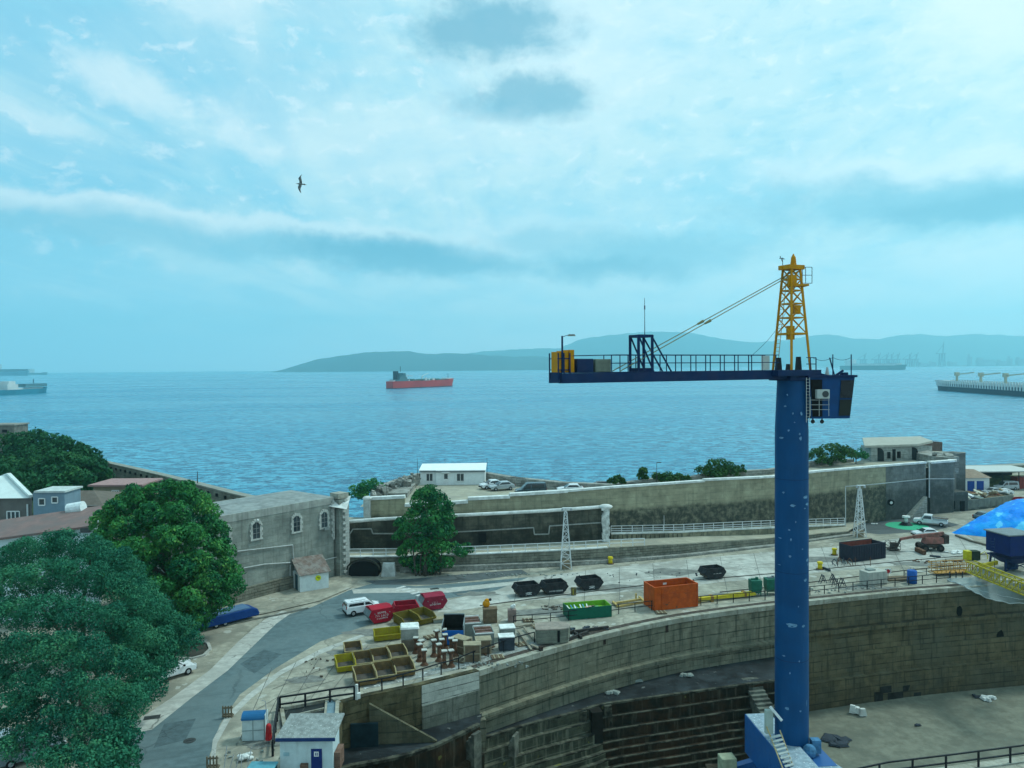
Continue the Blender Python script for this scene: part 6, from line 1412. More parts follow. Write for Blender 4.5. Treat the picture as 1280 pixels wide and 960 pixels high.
M_gsk = mat('o_grey_skip', (.20, .24, .25), .7, .15, 2.0, col2=(.12, .14, .15), c2amt=.5, c2scale=1.5)
g_ = 'red skips by the road'
skip('skip', 'red and grey skip with three lines of white lettering beside the white van', G(474, 776), R(30), M_red, M_gsk, g_, 3.1, 1.9, 1.55, mark=letters([(-.5, .5, 1.12, .17), (-.75, .75, .78, .22), (-.6, .6, .5, .15)]), lid=True)
skip('skip', 'red skip lying end on with its dark open end between the two lettered skips', G(507, 768), R(14), M_red, M_red, g_, 3.2, 1.8, 1.3)
skip('skip', 'dark red skip with a white arched emblem at the edge of the road', G(541, 760), R(22), mat('o_dark_red_skip', (.26, .02, .045), .6, .15, 2.0), M_gsk, g_, 3.1, 1.9, 1.55, mark=letters([(-.6, .6, .62, .16), (-.35, .35, .85, .14)]), lid=True)
# open yellow lifting tubs
M_ytub = mat('o_yellow_tub', (.36, .30, .015), .6, .15, 2.0, col2=(.25, .17, .03), c2amt=.6, c2scale=1.8)
M_otub = mat('o_worn_tub', (.20, .125, .05), .8, .25, 2.0, col2=(.10, .07, .04), c2amt=.7, c2scale=1.5)
M_trim = mat('o_tub_rim', (.34, .27, .14), .8, .2, 3.0)
M_ywt = mat('o_dirty_yellow', (.17, .13, .02), .7, .2, 2.0, col2=(.14, .10, .03), c2amt=.7, c2scale=1.8)
M_tin = mat('o_tub_inside', (.10, .085, .07), .9, .3, 2.0, .3, 5.0, col2=(.05, .045, .045), c2amt=.7, c2scale=1.5)
def tub(label, loc, rz, m_, sx=1.7, sy=2.1, h=.9, group='open steel tubs near the dock edge', name='steel_tub', slope=.30, mi=None):
    o = thing(name, label, 'tub', loc, rz, group); t = .06; hx, hy = sx / 2, sy / 2
    def panel(nm, pts, mat_):
        m2 = MB(); n = len(pts); nn = (Vector(pts[1]) - Vector(pts[0])).cross(Vector(pts[2]) - Vector(pts[1])).normalized() * t
        m2.add([tuple(p) for p in pts] + [tuple(Vector(p) - nn) for p in pts], [tuple(range(n)), tuple(range(2 * n - 1, n - 1, -1))] + [(i, n + i, n + (i + 1) % n, (i + 1) % n) for i in range(n)]); return m2.build(nm, mat_, o)
    hf = h * .62
    panel('front_wall', [(-hx, -hy, .08), (hx, -hy, .08), (hx, -hy - .12, hf), (-hx, -hy - .12, hf)], m_)
    panel('back_wall', [(hx, hy, .08), (-hx, hy, .08), (-hx, hy + .1, h), (hx, hy + .1, h)], m_)
    panel('side_wall', [(-hx, hy, .08), (-hx, -hy, .08), (-hx, -hy - .1, hf), (-hx, -hy * .55, h), (-hx, hy + .08, h)], m_)
    panel('side_wall', [(hx, -hy, .08), (hx, hy, .08), (hx, hy + .08, h), (hx, -hy * .55, h), (hx, -hy - .1, hf)], m_)
    m2 = MB(); m2.bx(-hx + t, hx - t, -hy + t, hy - t, .06, .22); m2.build('floor', mi or M_tin, o)
    m2 = MB()
    for a, b in (((-hx, -hy - .12, hf), (hx, -hy - .12, hf)), ((hx, -hy - .12, hf), (hx, -hy * .55, h)), ((hx, -hy * .55, h), (hx, hy + .1, h)), ((hx, hy + .1, h), (-hx, hy + .1, h)), ((-hx, hy + .1, h), (-hx, -hy * .55, h)), ((-hx, -hy * .55, h), (-hx, -hy - .12, hf))): m2.bar(a, b, .09)
    m2.build('rim', M_trim if m_ is M_otub else m_, o); return o
rt_ = facing(419, 838, 506, 826)
tub('lone weathered tub behind the block of seven tubs', G(441, 815.5), rt_ - .05, M_otub, 1.65, 1.7, .75)
tub('yellow fronted tub at the left end of the second row', G(431.5, 835), rt_, M_ytub)
tub('rusty tub second from the left in the back row of four', G(453.5, 831), rt_, M_otub)
tub('rusty tub third from the left in the back row of four', G(475.5, 827), rt_, M_otub)
tub('rusty tub at the right end of the back row of four', G(496, 822.5), rt_, M_otub)
tub('brown tub at the left end of the front row nearest the railing', G(456, 851), rt_, M_otub, 1.85, 2.3, .95)
tub('brown tub holding a pale sheet in the middle of the front row', G(480, 846), rt_, M_otub, 1.8, 2.3, .95)
tub('brown tub with divided inside at the right end of the front row', G(503.5, 840.5), rt_, M_otub, 1.8, 2.2, .95)
tub('shallow bright yellow tub in front of the two yellow chain skips', G(484, 799), rt_ - .04, M_ytub, 2.7, 1.0, 1.0, 'yellow steel tubs', 'steel_tub')
tub('yellow chain skip with a grey plate inside, left one of the pair', G(509, 780), R(35), M_ywt, 2.0, 2.6, 1.0, 'yellow steel tubs', 'chain_skip')
tub('yellow chain skip filled with dark rubbish, right one of the pair', G(528, 776), R(35), M_ywt, 1.9, 2.6, 1.0, 'yellow steel tubs', 'chain_skip', mi=M_dirt)
# stone block wrapped in white
o = placed('wrapped_stone_block', 'stacked stone block topped with white sheeting beside the yellow tub', 'block', G(512, 815))
c = G(512, 812); mb = MB(); mb.box((c.x, c.y + .3, .55), (1.7, 1.5, 1.1), .15); mb.build('lower_block', mat('brown_block', (.16, .13, .10), .9, .2, 2.0, .4), o)
mb = MB(); mb.box((c.x - .05, c.y + .55, 1.6), (1.75, 1.6, .95), .15, taper=.94); mb.build('upper_block', mat('grey_block', (.28, .28, .25), .9, .2, 2.0, .4), o)
mb = MB(); mb.box((c.x - .05, c.y + .6, 2.2), (1.9, 1.7, .22), .15, taper=.9); mb.build('white_sheeting', M_lime, o, bevel=.05)
# rusty pillars with white caps
st = thing('rusty_pillar', 'x', 'pillar', (0, 0, 0), 0, 'rusty flanged pillars with white square caps')
m_ = MB(); m_.cyl((0, 0, .06), (0, 0, 1.42), .19, .17, 12); m_.build('shaft', M_rust, st, True)
m_ = MB(); m_.cyl((0, 0, 0), (0, 0, .08), .40, .34, 12); m_.cyl((0, 0, .08), (0, 0, .3), .3, .2, 12); m_.build('base_flange', M_rust, st)
m_ = MB(); m_.box((0, 0, 1.40), (.5, .5, .12)); m_.build('collar', M_rust, st); m_ = MB(); m_.box((0, 0, 1.50), (.50, .50, .08)); m_.build('cap', mat('o_dull_white_cap', (.46, .46, .42), .8, .25, 4.0), st)
pil_ = [(520, 816, 'leftmost rusty pillar, close beside the stone block'), (526.5, 820, 'rusty pillar partly hidden behind two others in the left cluster'), (524.5, 826, 'tall rusty pillar second from the left nearest the tubs'), (530.5, 831, 'bright rusty pillar at the front of the left cluster'),
   (546, 807, 'rusty pillar at the back left of the middle cluster'), (555.5, 806, 'rusty pillar just below the corner of the blue skip'), (556.5, 811, 'rusty pillar second behind the middle of the cluster'), (552.5, 817, 'dark rusty pillar in the middle of the cluster'), (542.5, 820, 'rusty pillar at the left of the middle cluster'), (548.8, 826, 'rusty pillar with a wide foot at the front of the middle cluster'),
   (564, 816, 'dark pillar left of the pale wooden crates'), (569, 820, 'slimmer pillar touching the pale wooden crates'), (555.5, 834, 'grey pillar nearest the railing, left of the pair'), (564, 833, 'grey pillar nearest the railing, right of the pair')]
first = True; M_gpil = mat('o_grey_pillar', (.16, .15, .13), .9, .3, 3.0)
for px, py, lb in pil_:
    if first: st.location = G(px, py); st['label'] = lb; q = st; first = False
    else: q = dup(st, G(px, py), rr.uniform(0, .8), lb)
    q.scale = (1, 1, rr.uniform(.95, 1.08))
# railings at the dock edge
def gl(pts, z=0.03): return [A(x, y, z) for x, y in pts]
grp = 'black railings round the dry dock'
railing('dock_railing', 'black railing along the curved dock edge below the tubs and crates', gl([(449, 868), (485, 862), (520, 853), (548, 844), (567, 839), (581, 833), (604, 823), (628, 815), (650, 808), (668, 803)]), 1.05, 2.0, M_brail, (1.0,), .09, grp)
railing('dock_railing', 'long black railing along the quay from the wooden crate past the crane column', gl([(642, 782), (680, 779), (716, 775), (740, 772), (790, 765), (860, 758), (967, 749), (1060, 739), (1150, 730), (1188, 727)]), 1.05, 2.1, M_brail, (1.0, .5), .07, grp)
railing('dock_railing', 'heavy black railing between the hut and the tubs at the head of the dock', gl([(350, 888), (385, 883), (420, 877), (443, 874)]), 1.1, 1.75, M_brail, (1.0, .45), .12, grp)
railing('dock_railing', 'heavy black railing running down beside the small white hut', gl([(348, 889), (346, 905), (343, 925), (341, 945)]), 1.1, 1.75, M_brail, (1.0, .45), .12, grp)
railing('dock_railing', 'black railing on the near side of the dock at the bottom right corner', gl([(1060, 984), (1110, 973), (1190, 963), (1280, 951), (1340, 943)]), 1.1, 2.6, M_brail, (1.0, .5), .09, grp)
railing('dock_railing', 'thin black railing on the apron beside the blue drum', gl([(1130, 722), (1180, 716), (1230, 712)]), .9, 1.8, M_brail, (1.0, .5), .05, grp)
p = G(446, 874); wp = placed('white_gate_post', 'white post with wrapped rag where two black railings meet', 'post', p); mb = MB(); mb.box((p.x, p.y, .65), (.22, .22, 1.3)); mb.box((p.x + .15, p.y - .05, .35), (.3, .25, .5), .4); mb.build('post_body', M_lime, wp, bevel=.03)
# white van etc ---------------------------------------------------
M_tyre = mat('o_tyre', (.015, .015, .016), .85); M_hub = mat('o_hub', (.35, .36, .37), .5); M_cglass = mat('o_car_glass', (.02, .028, .032), .12, spec=.6)
def wheels(o, xs, w, r=.32):
    for x in xs:
        for s_ in (-1, 1):
            m_ = MB(); m_.cyl((x, s_ * (w / 2 - .2), r), (x, s_ * (w / 2 + .01), r), r, r, 16); t = m_.build('wheel', M_tyre, o)
            m_ = MB(); m_.cyl((x, s_ * (w / 2 - .02), r), (x, s_ * (w / 2 + .03), r), r * .58, r * .5, 12); m_.build('rim', M_hub, t)
def carbody(o, body, roof, W, paint, Wt, windows, zsplit):
    """body: side profile of lower shell; roof: cabin profile; both x-z"""
    m_ = MB(); m_.xprism(body, -W / 2, W / 2); b = m_.build('body', paint, o, bevel=.06)
    m_ = MB(); n = len(roof)
    vs = []
    for s_ in (-1, 1):
        for x, z in roof:
            k = (z - zsplit) / (max(q[1] for q in roof) - zsplit); y = s_ * (W / 2 - .04 + (Wt / 2 - W / 2 + .04) * k); vs.append((x, y, z))
    m_.add(vs, [tuple(range(n)), tuple(range(2 * n - 1, n - 1, -1))] + [(i, n + i, n + (i + 1) % n, (i + 1) % n) for i in range(n)]); m_.build('cabin', paint, o, bevel=.05)
    zt = max(q[1] for q in roof)
    for kind_, pts in windows:
        m_ = MB()
        if kind_ == 'side':
            for s_ in (-1, 1):
                q = []
                for x, z in pts:
                    k = (z - zsplit) / (zt - zsplit); q.append((x, s_ * (W / 2 - .04 + (Wt / 2 - W / 2 + .04) * k + .012), z))
                m_ = MB(); m_.add(q, [tuple(range(len(q)))]); m_.build('side_window', M_cglass, o)
        else:
            (x0, z0), (x1, z1) = pts; e = .015 if x0 > 0 else -.015; w0, w1 = W / 2 - .14, Wt / 2 - .10
            m_.add([(x0 + e, -w0, z0 + .01), (x0 + e, w0, z0 + .01), (x1 + e, w1, z1 + .01), (x1 + e, -w1, z1 + .01)], [(0, 1, 2, 3)]); m_.build('windscreen' if kind_ == 'front' else 'rear_window', M_cglass, o)
    return b
def lights(o, L, W, zf=.72, zr=.8):
    for s_ in (-1, 1):
        m_ = MB(); m_.box((L / 2 - .03, s_ * (W / 2 - .28), zf), (.12, .34, .15)); m_.build('headlight', mat('o_headlight', (.6, .62, .62), .3), o)
        m_ = MB(); m_.box((-L / 2 + .03, s_ * (W / 2 - .14), zr), (.1, .16, .3)); m_.build('taillight', mat('o_taillight', (.3, .01, .01), .4), o)
        m_ = MB(); m_.box((L * .22, s_ * (W / 2 + .08), 1.02), (.14, .2, .13)); m_.build('mirror', M_tyre, o)
    m_ = MB(); m_.box((L / 2 - .01, 0, .42), (.14, W - .25, .18)); m_.build('bumper', M_tyre, o); m_ = MB(); m_.box((-L / 2 + .01, 0, .42), (.14, W - .25, .18)); m_.build('bumper', M_tyre, o)
def car(label, loc, rz, paint, name='parked_car', cat='car', L=4.3, W=1.76, hgt=1.45, group=None):
    o = thing(name, label, cat, loc, rz, group); h = L / 2; zs = .9
    body = [(-h, .32), (h - .05, .30), (h, .62), (h - .15, .80), (h * .42, .96), (-h * .86, 1.0), (-h + .02, .85)]
    roof = [(-h * .84, zs), (h * .46, zs), (h * .10, hgt - .04), (-h * .05, hgt), (-h * .55, hgt - .02)]
    carbody(o, body, roof, W, paint, W - .42, [('side', [(-h * .66, 1.03), (h * .32, 1.0), (h * .08, hgt - .12), (-h * .50, hgt - .12)]), ('front', [(h * .46, zs + .08), (h * .12, hgt - .08)]), ('back', [(-h * .82, zs + .12), (-h * .56, hgt - .08)])], zs)
    wheels(o, (-h * .6, h * .62), W); lights(o, L, W); return o
def van(label, loc, rz, paint, name='parked_van', L=4.6, W=1.8, hgt=1.9, group=None, cat='van'):
    o = thing(name, label, cat, loc, rz, group); h = L / 2; zs = 1.0
    body = [(-h, .34), (h - .04, .32), (h, .68), (h - .12, .88), (h * .52, 1.08), (-h + .02, 1.1)]
    roof = [(-h + .03, zs), (h * .60, zs), (h * .28, hgt - .06), (h * .12, hgt), (-h + .12, hgt - .02)]
    carbody(o, body, roof, W, paint, W - .26, [('side', [(h * .06, 1.12), (h * .48, 1.10), (h * .26, hgt - .22), (h * .06, hgt - .2)]), ('side', [(-h * .86, 1.14), (-h * .02, 1.12), (-h * .02, hgt - .2), (-h * .82, hgt - .2)]), ('front', [(h * .60, zs + .08), (h * .30, hgt - .12)]), ('back', [(-h + .03, zs + .16), (-h + .10, hgt - .2)])], zs)
    wheels(o, (-h * .62, h * .64), W, .34); lights(o, L, W, .8, 1.0); return o
def paint(n, c, r=.3): return mat('o_' + n, c, r, .05, 2.0, spec=.5)
P_w, P_s, P_g, P_k = paint('car_white', (.72, .74, .75)), paint('car_silver', (.38, .42, .44)), paint('car_dark_teal', (.035, .065, .08)), paint('car_black', (.02, .023, .026))
v = van('white van driving on the road beside the red lettered skip', G(453, 766), R(28), P_w, 'white_van', 4.1, 1.7, 1.62)
for s_ in (-.5, .5):
    m_ = MB(); m_.bar((-1.5, s_, 1.66), (.2, s_, 1.66), .04); m_.build('roof_bar', M_hub, v)
gp = 'cars parked on the terrace above the rampart'
def TP(px, py, z=TZ): return A(px, py, z + .02)
car('white car parked next to the bungalow, partly behind the silver one', TP(614, 610.5), R(205), P_w, group=gp, L=3.9)
car('silver grey car parked just right of the white one by the bungalow', TP(627, 612.5), R(200), P_s, group=gp, L=4.2)
van('dark teal people carrier parked alone on the terrace', TP(663.5, 618.5, TZ), R(186), P_g, 'parked_van', 4.9, 1.9, 1.95, gp)
car('white car half hidden by the white coping, between the dark van and the black car', A(713, 616, TZ), R(180), P_w, group=gp)
car('black car parked nearest the rampart corner', A(748, 612.5, TZ), R(184), P_k, group=gp, L=4.4)
gp = 'vehicles in the right hand yard'
car('small white car behind the rusty boom lift', G(1157, 671), R(178), P_w, group=gp, L=3.9, hgt=1.4)
car('dark grey car parked near the edge of the blue tarpaulin', G(1232, 649.5), R(20), paint('car_grey', (.10, .13, .14)), group=gp, L=4.4)
# pickup truck
pk = thing('pickup_truck', 'white pickup truck with an open loaded bed beside the green circle', 'pickup', G(1163, 656), R(146), gp)
m_ = MB(); m_.xprism([(-2.6, .5), (2.5, .45), (2.55, .9), (1.4, 1.05), (1.4, 1.0), (-2.6, 1.0)], -.9, .9); m_.build('chassis', P_w, pk, bevel=.04)
carbody(pk, [(0, .6), (1.2, .6), (1.2, 1.0), (0, 1.0)], [(-.35, 1.0), (1.45, 1.0), (.95, 1.78), (-.3, 1.78)], 1.78, P_w, 1.5, [('side', [(-.2, 1.12), (1.15, 1.12), (.86, 1.62), (-.18, 1.62)]), ('front', [(1.45, 1.06), (.97, 1.70)]), ('back', [(-.36, 1.1), (-.31, 1.66)])], 1.0)
wheels(pk, (-1.7, 1.6), 1.8, .36); lights(pk, 5.0, 1.8)
for s_ in (-1, 1): m_ = MB(); m_.bx(-2.6, -.4, s_ * .86, s_ * .92, 1.0, 1.3); m_.build('bed_side', P_s, pk)
m_ = MB(); m_.bx(-2.4, -.6, -.6, .6, 1.0, 1.25); m_.bx(-2.7, -1.5, -.3, .7, 1.26, 1.36); m_.build('load', M_dirt, pk)
# cars under the trees at the left
gp = 'cars parked under the large trees'
car('white car partly hidden under the trees beside the road', G(212, 846), R(48), P_w, group=gp)
car('pale car half seen at the bottom left corner below the dark trees', A(8, 938), R(40), P_w, group=gp)
car('grey car in deep shade just right of the pale corner car', A(38, 948), R(40), paint('car_slate', (.16, .2, .22)), group=gp)
# blue covered trailer by the pavement
bt_ = thing('blue_trailer', 'long low blue covered trailer beside the pavement under the tree', 'trailer', G(290, 777), facing(250, 787, 322, 769))
m_ = MB(); m_.xprism([(-4.4, .35), (2.6, .35), (2.75, .6), (2.5, 1.1), (1.9, 1.3), (-4.4, 1.3)], -1.1, 1.1); m_.build('body', mat('o_trailer_blue', (.008, .045, .19), .5, .1, 1.5), bt_, bevel=.08)
m_ = MB(); m_.xprism([(-4.3, 1.302), (1.9, 1.302), (1.7, 1.42), (-4.3, 1.42)], -.95, .95); m_.build('cover', mat('o_faded_blue_cover', (.10, .18, .30), .8, .12, 2.0), bt_)
wheels(bt_, (-2.2, -1.2), 2.0, .33)
# ring kerb planter
kr = placed('kerb_island', 'rounded pale kerb enclosing a dark patch of ground under the trees', 'kerb', G(245, 812))
ring = [(215, 822), (240, 823), (255, 819), (263, 811), (260, 804), (248, 800), (228, 800)]
mb = MB(); pp = gl(ring, .06)
for a, b in zip(pp[:-1], pp[1:]): mb.bar(a, b, .28, .16)
mb.build('kerb', M_pale, kr)
flat('planting_bed', [XY(p) for p in pp], .03, mat('dark_bed', (.06, .06, .05), .95, .3, 1.0))
# raised path kerb beside the storehouse pavement
kb = placed('long_kerb', 'long dark kerb between the storehouse pavement and the road', 'kerb', G(330, 772)); mb = MB(); pp = gl([(250, 788), (322, 773), (345, 769), (385, 760)], .07)
for a, b in zip(pp[:-1], pp[1:]): mb.bar(a, b, .3, .15)
mb.build('kerb', mat('dark_kerb', (.16, .16, .14), .9, .2, 2.0), kb)
# ---- small hut at the lower left and its surroundings
hu = placed('white_roadside_hut', 'small white hut with a mossy grey roof and a dark blue door at the bottom', 'hut', G(385, 962))
Yh = A(0, 962).y; hz = 2.45
Yh = 52.6; xa, xb = T(350, 940, Yh).x, T(416, 940, Yh).x
mb = MB(); mb.bx(xa, xb, Yh, Yh + 2.0, 0, hz); mb.build('wall', mat('hut_pale_wall', (.50, .60, .62), .8, .08, 2.0, streak=.15), hu)
mb = MB(); zt2 = hz + .55
vs = [(xa - .2, Yh - .3, hz), (xb + .2, Yh - .3, hz), (xb + .35, Yh + 2.25, zt2), (xa + .1, Yh + 2.25, zt2)]
mb.add([(x, y, z) for x, y, z in vs] + [(x, y, z + .12) for x, y, z in vs], [(3, 2, 1, 0), (4, 5, 6, 7), (0, 1, 5, 4), (1, 2, 6, 5), (2, 3, 7, 6), (3, 0, 4, 7)])
mb.build('roof', mat('mossy_roof', (.25, .27, .26), .95, .25, 3.0, .4, 6.0, chips=(.36, (.48, .51, .49), 8.0)), hu)
mb = MB(); mb.bx(xa - .2, xb + .25, Yh - .36, Yh - .305, hz - .12, hz + .1); mb.build('fascia', mat('navy_trim', (.015, .04, .13), .6), hu)
X0, X1 = T(389, 940, Yh).x, T(402.5, 940, Yh).x; mb = MB(); mb.bx(X0, X1, Yh - .06, Yh + .1, 0.1, T(395, 936, Yh).z); dr = mb.build('door', mat('navy_door', (.012, .03, .15), .5), hu)
cxx = (X0 + X1) / 2; zz = T(395, 942, Yh).z
mb = MB(); mb.bx(cxx - .16, cxx + .16, Yh - .08, Yh - .062, zz - .17, zz + .17); mb.build('notice', M_wframe, dr)
mb = MB(); mb.bx(cxx - .08, cxx - .02, Yh - .09, Yh - .082, zz - .1, zz + .1); mb.bx(cxx + .03, cxx + .09, Yh - .09, Yh - .082, zz - .1, zz + .1); mb.build('notice_print', mat('navy_door', ()), dr)
sx = T(358, 942, Yh).x; mb = MB(); mb.bx(sx - .2, sx + .2, Yh - .03, Yh + .02, zz - .15, zz + .1); mb.build('wall_plate', mat('pale_blue_plate', (.30, .45, .50), .7), hu)
mb = MB(); p = T(381, 957, Yh); mb.bx(p.x - .25, p.x + .25, Yh - .3, Yh - .01, 0, p.z + .2); mb.build('brick_base', mat('brick_patch', (.20, .12, .09), .9, .2, 3.0, brick=(.22, .075, .01, .6)), hu)
mb = MB(); mb.bx(xb + .02, xb + .42, Yh + .3, Yh + 1.6, 0, 1.2); mb.build('brick_lean_to', mat('brick_patch', ()), hu)
# sunken opening behind the hut
op = pix([(354, 884), (414, 873), (418, 900), (358, 908)]); flat('stair_pit', op, .02, mat('pit_dark', (.03, .035, .035), .9))
pt_ = placed('pit_kerb', 'pale kerb frame round the dark pit behind the mossy roofed hut', 'kerb', G(385, 890)); mb = MB(); pp = gl([(352, 886), (408, 875), (414, 873), (422, 877), (420, 905), (356, 910), (352, 886)], .12)
for a, b in zip(pp[:-1], pp[1:]): mb.bar(a, b, .3, .25)
mb.bar(A(408, 876, .1), A(406, 900, .1), .18, .2); mb.bar(A(362, 896, .1), A(405, 886, .1), .12, .2)
mb.build('kerb', M_cope, pt_)
mb = MB(); mb.bar(A(414, 876, .06), A(412, 902, .06), 0.9, .06); mb.build('cover_plate', mat('blue_grey_plate', (.16, .24, .28), .7), pt_)
# phone-box-like glazed shelter
sh_ = thing('glazed_kiosk', 'leaning glazed kiosk with a blue curved roof near the road edge', 'kiosk', G(318.5, 922), R(6))
m_ = MB(); m_.bx(-.8, .8, -.55, .55, 0, 1.6); m_.build('cabinet', mat('o_kiosk_white', (.50, .58, .58), .7, .1, 2.0), sh_, bevel=.04)
m_ = MB(); pr = [(-.62, 1.6)] + [(.62 * math.cos(math.pi - math.pi * k / 10) , 1.6 + .42 * math.sin(math.pi * k / 10)) for k in range(1, 10)] + [(.62, 1.6)]
n = len(pr); m_.add([(-.85, y, z) for y, z in pr] + [(.85, y, z) for y, z in pr], [tuple(range(n)), tuple(range(2 * n - 1, n - 1, -1))] + [(i, n + i, n + (i + 1) % n, (i + 1) % n) for i in range(n)]); m_.build('roof', mat('o_kiosk_blue', (.02, .12, .27), .4, .1, 2.0), sh_)
m_ = MB(); m_.bx(-.82, .82, -.575, -.553, .78, .84); m_.bx(-.03, .03, -.58, -.554, .05, 1.58); m_.build('mullion', mat('o_kiosk_grey', (.25, .3, .3), .7), sh_)
m_ = MB(); m_.bx(.84, .9, -.5, .5, 0, 1.9); m_.build('side_screen', mat('o_kiosk_white', ()), sh_)
rb = placed('red_lifebuoy_stand', 'red lifebuoy housing on a thin pole beside the kiosk', 'stand', G(336.5, 927)); p = G(336.5, 927)
mb = MB(); mb.cyl(p, (p.x - .3, p.y + .2, 3.0), .035, .025, 6); mb.bar((p.x - .3, p.y + .2, 3.0), (p.x - .6, p.y + .2, 3.1), .03); mb.build('pole', M_hub, rb)
mb = MB(); mb.cyl((p.x, p.y - .1, .25), (p.x, p.y - .1, 1.25), .26, .2, 12); mb.sphere((p.x, p.y - .1, 1.25), .2, 12, 6); mb.build('housing', mat('signal_red', (.42, .02, .025), .5), rb)
def wooden_frame(label, px, py, rz, name='wooden_barrier'):
    o = thing(name, label, 'pallet', G(px, py), rz, 'upright wooden slat frames by the road')
    for k in range(4): m_ = MB(); m_.bx(-.38 + k * .22, -.28 + k * .22, -.04, .04, 0, .95); m_.build('slat', mat('o_old_wood', (.16, .13, .09), .9, .25, 4.0), o)
    m_ = MB(); m_.bx(-.4, .42, .045, .1, .2, .32); m_.bx(-.4, .42, .045, .1, .7, .82); m_.build('crossbar', mat('o_old_wood', ()), o)
    m_ = MB(); m_.bx(-.4, .42, .1, .5, .0, .08); m_.build('foot', mat('o_old_wood', ()), o)
wooden_frame('upright slatted wooden frame left of the kiosk', 284, 897, .1); wooden_frame('upright slatted wooden frame at the bottom by the road bend', 265, 962, .1)
o = thing('white_bag', 'crumpled white bag lying on the concrete near the hut', 'bag', G(307, 949), .4); m_ = MB()
for k in range(9): m_.sphere((rr.uniform(-.45, .45), rr.uniform(-.25, .25), rr.uniform(.1, .3)), rr.uniform(.14, .28), 7, 5, (1.3, 1, .7))
m_.build('sacking', M_lime, o)
o = thing('teal_storage_box', 'low dark storage box with a pale teal lid at the bottom beside the hut', 'box', G(328, 975), R(-2)); m_ = MB(); m_.box((0, 0, .45), (1.75, 1.0, .9)); m_.build('body', mat('o_dark_teal_box', (.02, .06, .08), .6), o, bevel=.03); m_ = MB(); m_.box((.0, 0, .95), (1.85, 1.1, .12)); m_.build('lid', mat('o_teal_lid', (.10, .30, .36), .5), o, bevel=.03)
o = thing('leaning_pole_stack', 'thin grey poles propped in a frame beside the white bag', 'poles', G(296, 962), 0)
for k in range(5): m_ = MB(); m_.bar((-.9 + k * .4, 0, 0), (-.7 + k * .38 + rr.uniform(-.2, .2), .3, rr.uniform(.9, 1.6)), .045); m_.build('pole', M_hub, o)
# ---- crates and machinery in the middle
def crate(label, px, py, w, d, h, rz, m_, name='timber_crate', cat='crate', top=None, group='crates and blocks stacked by the dock edge', lean=0.0, slatted=True):
    o = thing(name, label, cat, G(px, py), rz, group); o.rotation_euler[0] = lean
    b = MB(); b.box((0, 0, h / 2), (w, d, h)); b.build('body', m_, o, bevel=.02)
    if top: b = MB(); b.box((0, 0, h + .04), (w + .08, d + .08, .1)); b.build('lid', top, o)
    if slatted:
        b = MB()
        for s_ in (-1, 1):
            for x in (-w / 2 + .06, w / 2 - .06): b.box((x, s_ * (d / 2 + .02), h / 2), (.12, .05, h - .02))
            b.box((0, s_ * (d / 2 + .022), h * .5), (w - .26, .04, .09))
        b.build('batten', top or m_, o)
    return o
M_wood = mat('o_brown_ply', (.18, .13, .085), .9, .2, 2.0, .3, 6.0, col2=(.10, .075, .05), c2amt=.5, c2scale=1.5); M_pwood = mat('o_pale_ply', (.34, .29, .20), .9, .15, 2.0, col2=(.22, .18, .12), c2amt=.5, c2scale=1.5)
M_gp = mat('o_grey_green_panel', (.25, .28, .26), .8, .15, 2.0, col2=(.15, .16, .15), c2amt=.5, c2scale=1.5); M_dk = mat('o_dark_slate_box', (.04, .05, .065), .7, .2, 2.0)
crate('tilted brown plywood crate with a pale lid beside the blue skip', 577, 815, 1.7, 1.0, 1.4, R(-38), M_wood, top=M_pwood)
crate('square grey brown crate with a pale top nearest the black railing', 590.5, 825, 1.6, 1.0, 1.55, R(4), M_wood, top=M_pwood)
crate('shadowed brown crate tucked behind the square crate', 604, 815, 1.5, 1.2, 1.3, R(8), M_wood, top=M_pwood)
crate('tall brown box under the orange sack', 612.5, 777, 1.5, 1.0, 1.45, R(6), M_wood, top=M_wood)
crate('dark slate box with a white lid beside the railing', 633, 811, 1.5, 1.1, 1.3, R(8), M_dk, 'storage_box', 'box', top=M_lime, slatted=False)
crate('pale green cabinet with a white sheet on top behind the slate box', 634, 798, 1.5, 1.3, 1.2, R(8), M_gp, 'green_cabinet', 'cabinet', top=M_lime, slatted=False)
crate('flat concrete slab on blocks left of the open grey bin', 548.5, 777, 1.3, .9, .35, R(15), M_gp, 'concrete_slab', 'slab', top=M_pwood, slatted=False)
crate('small pale cabinet with a white bundle on top behind the crates', 640, 776, .9, .7, 1.3, R(5), mat('o_pinkish_box', (.25, .18, .16), .8, .2, 2.0), 'small_cabinet', 'cabinet', slatted=True)
o = thing('white_bundle', 'white bundle resting on the small pale cabinet', 'bundle', G(641, 776) + Vector((0, .1, 1.33)), 0); m_ = MB(); m_.sphere((0, 0, .2), .28, 8, 6, (1, .8, .9)); m_.sphere((.15, 0, .35), .18, 8, 6); m_.build('cloth', M_lime, o)
o = thing('orange_sack', 'orange sack with a dark tied neck sitting on the tall brown box', 'sack', G(609, 777) + Vector((-.1, .3, 1.52)), 0); m_ = MB(); m_.sphere((0, 0, .35), .42, 12, 7, (1, .8, .95)); m_.sphere((.08, 0, .72), .28, 10, 6, (1, .8, .8)); m_.build('bag', mat('o_orange_fabric', (.62, .25, .01), .7, .1, 3.0), o, True); m_ = MB(); m_.sphere((.45, 0, .82), .16, 8, 6); m_.bar((.15, 0, .8), (.42, 0, .84), .12); m_.build('neck', M_blk, o)
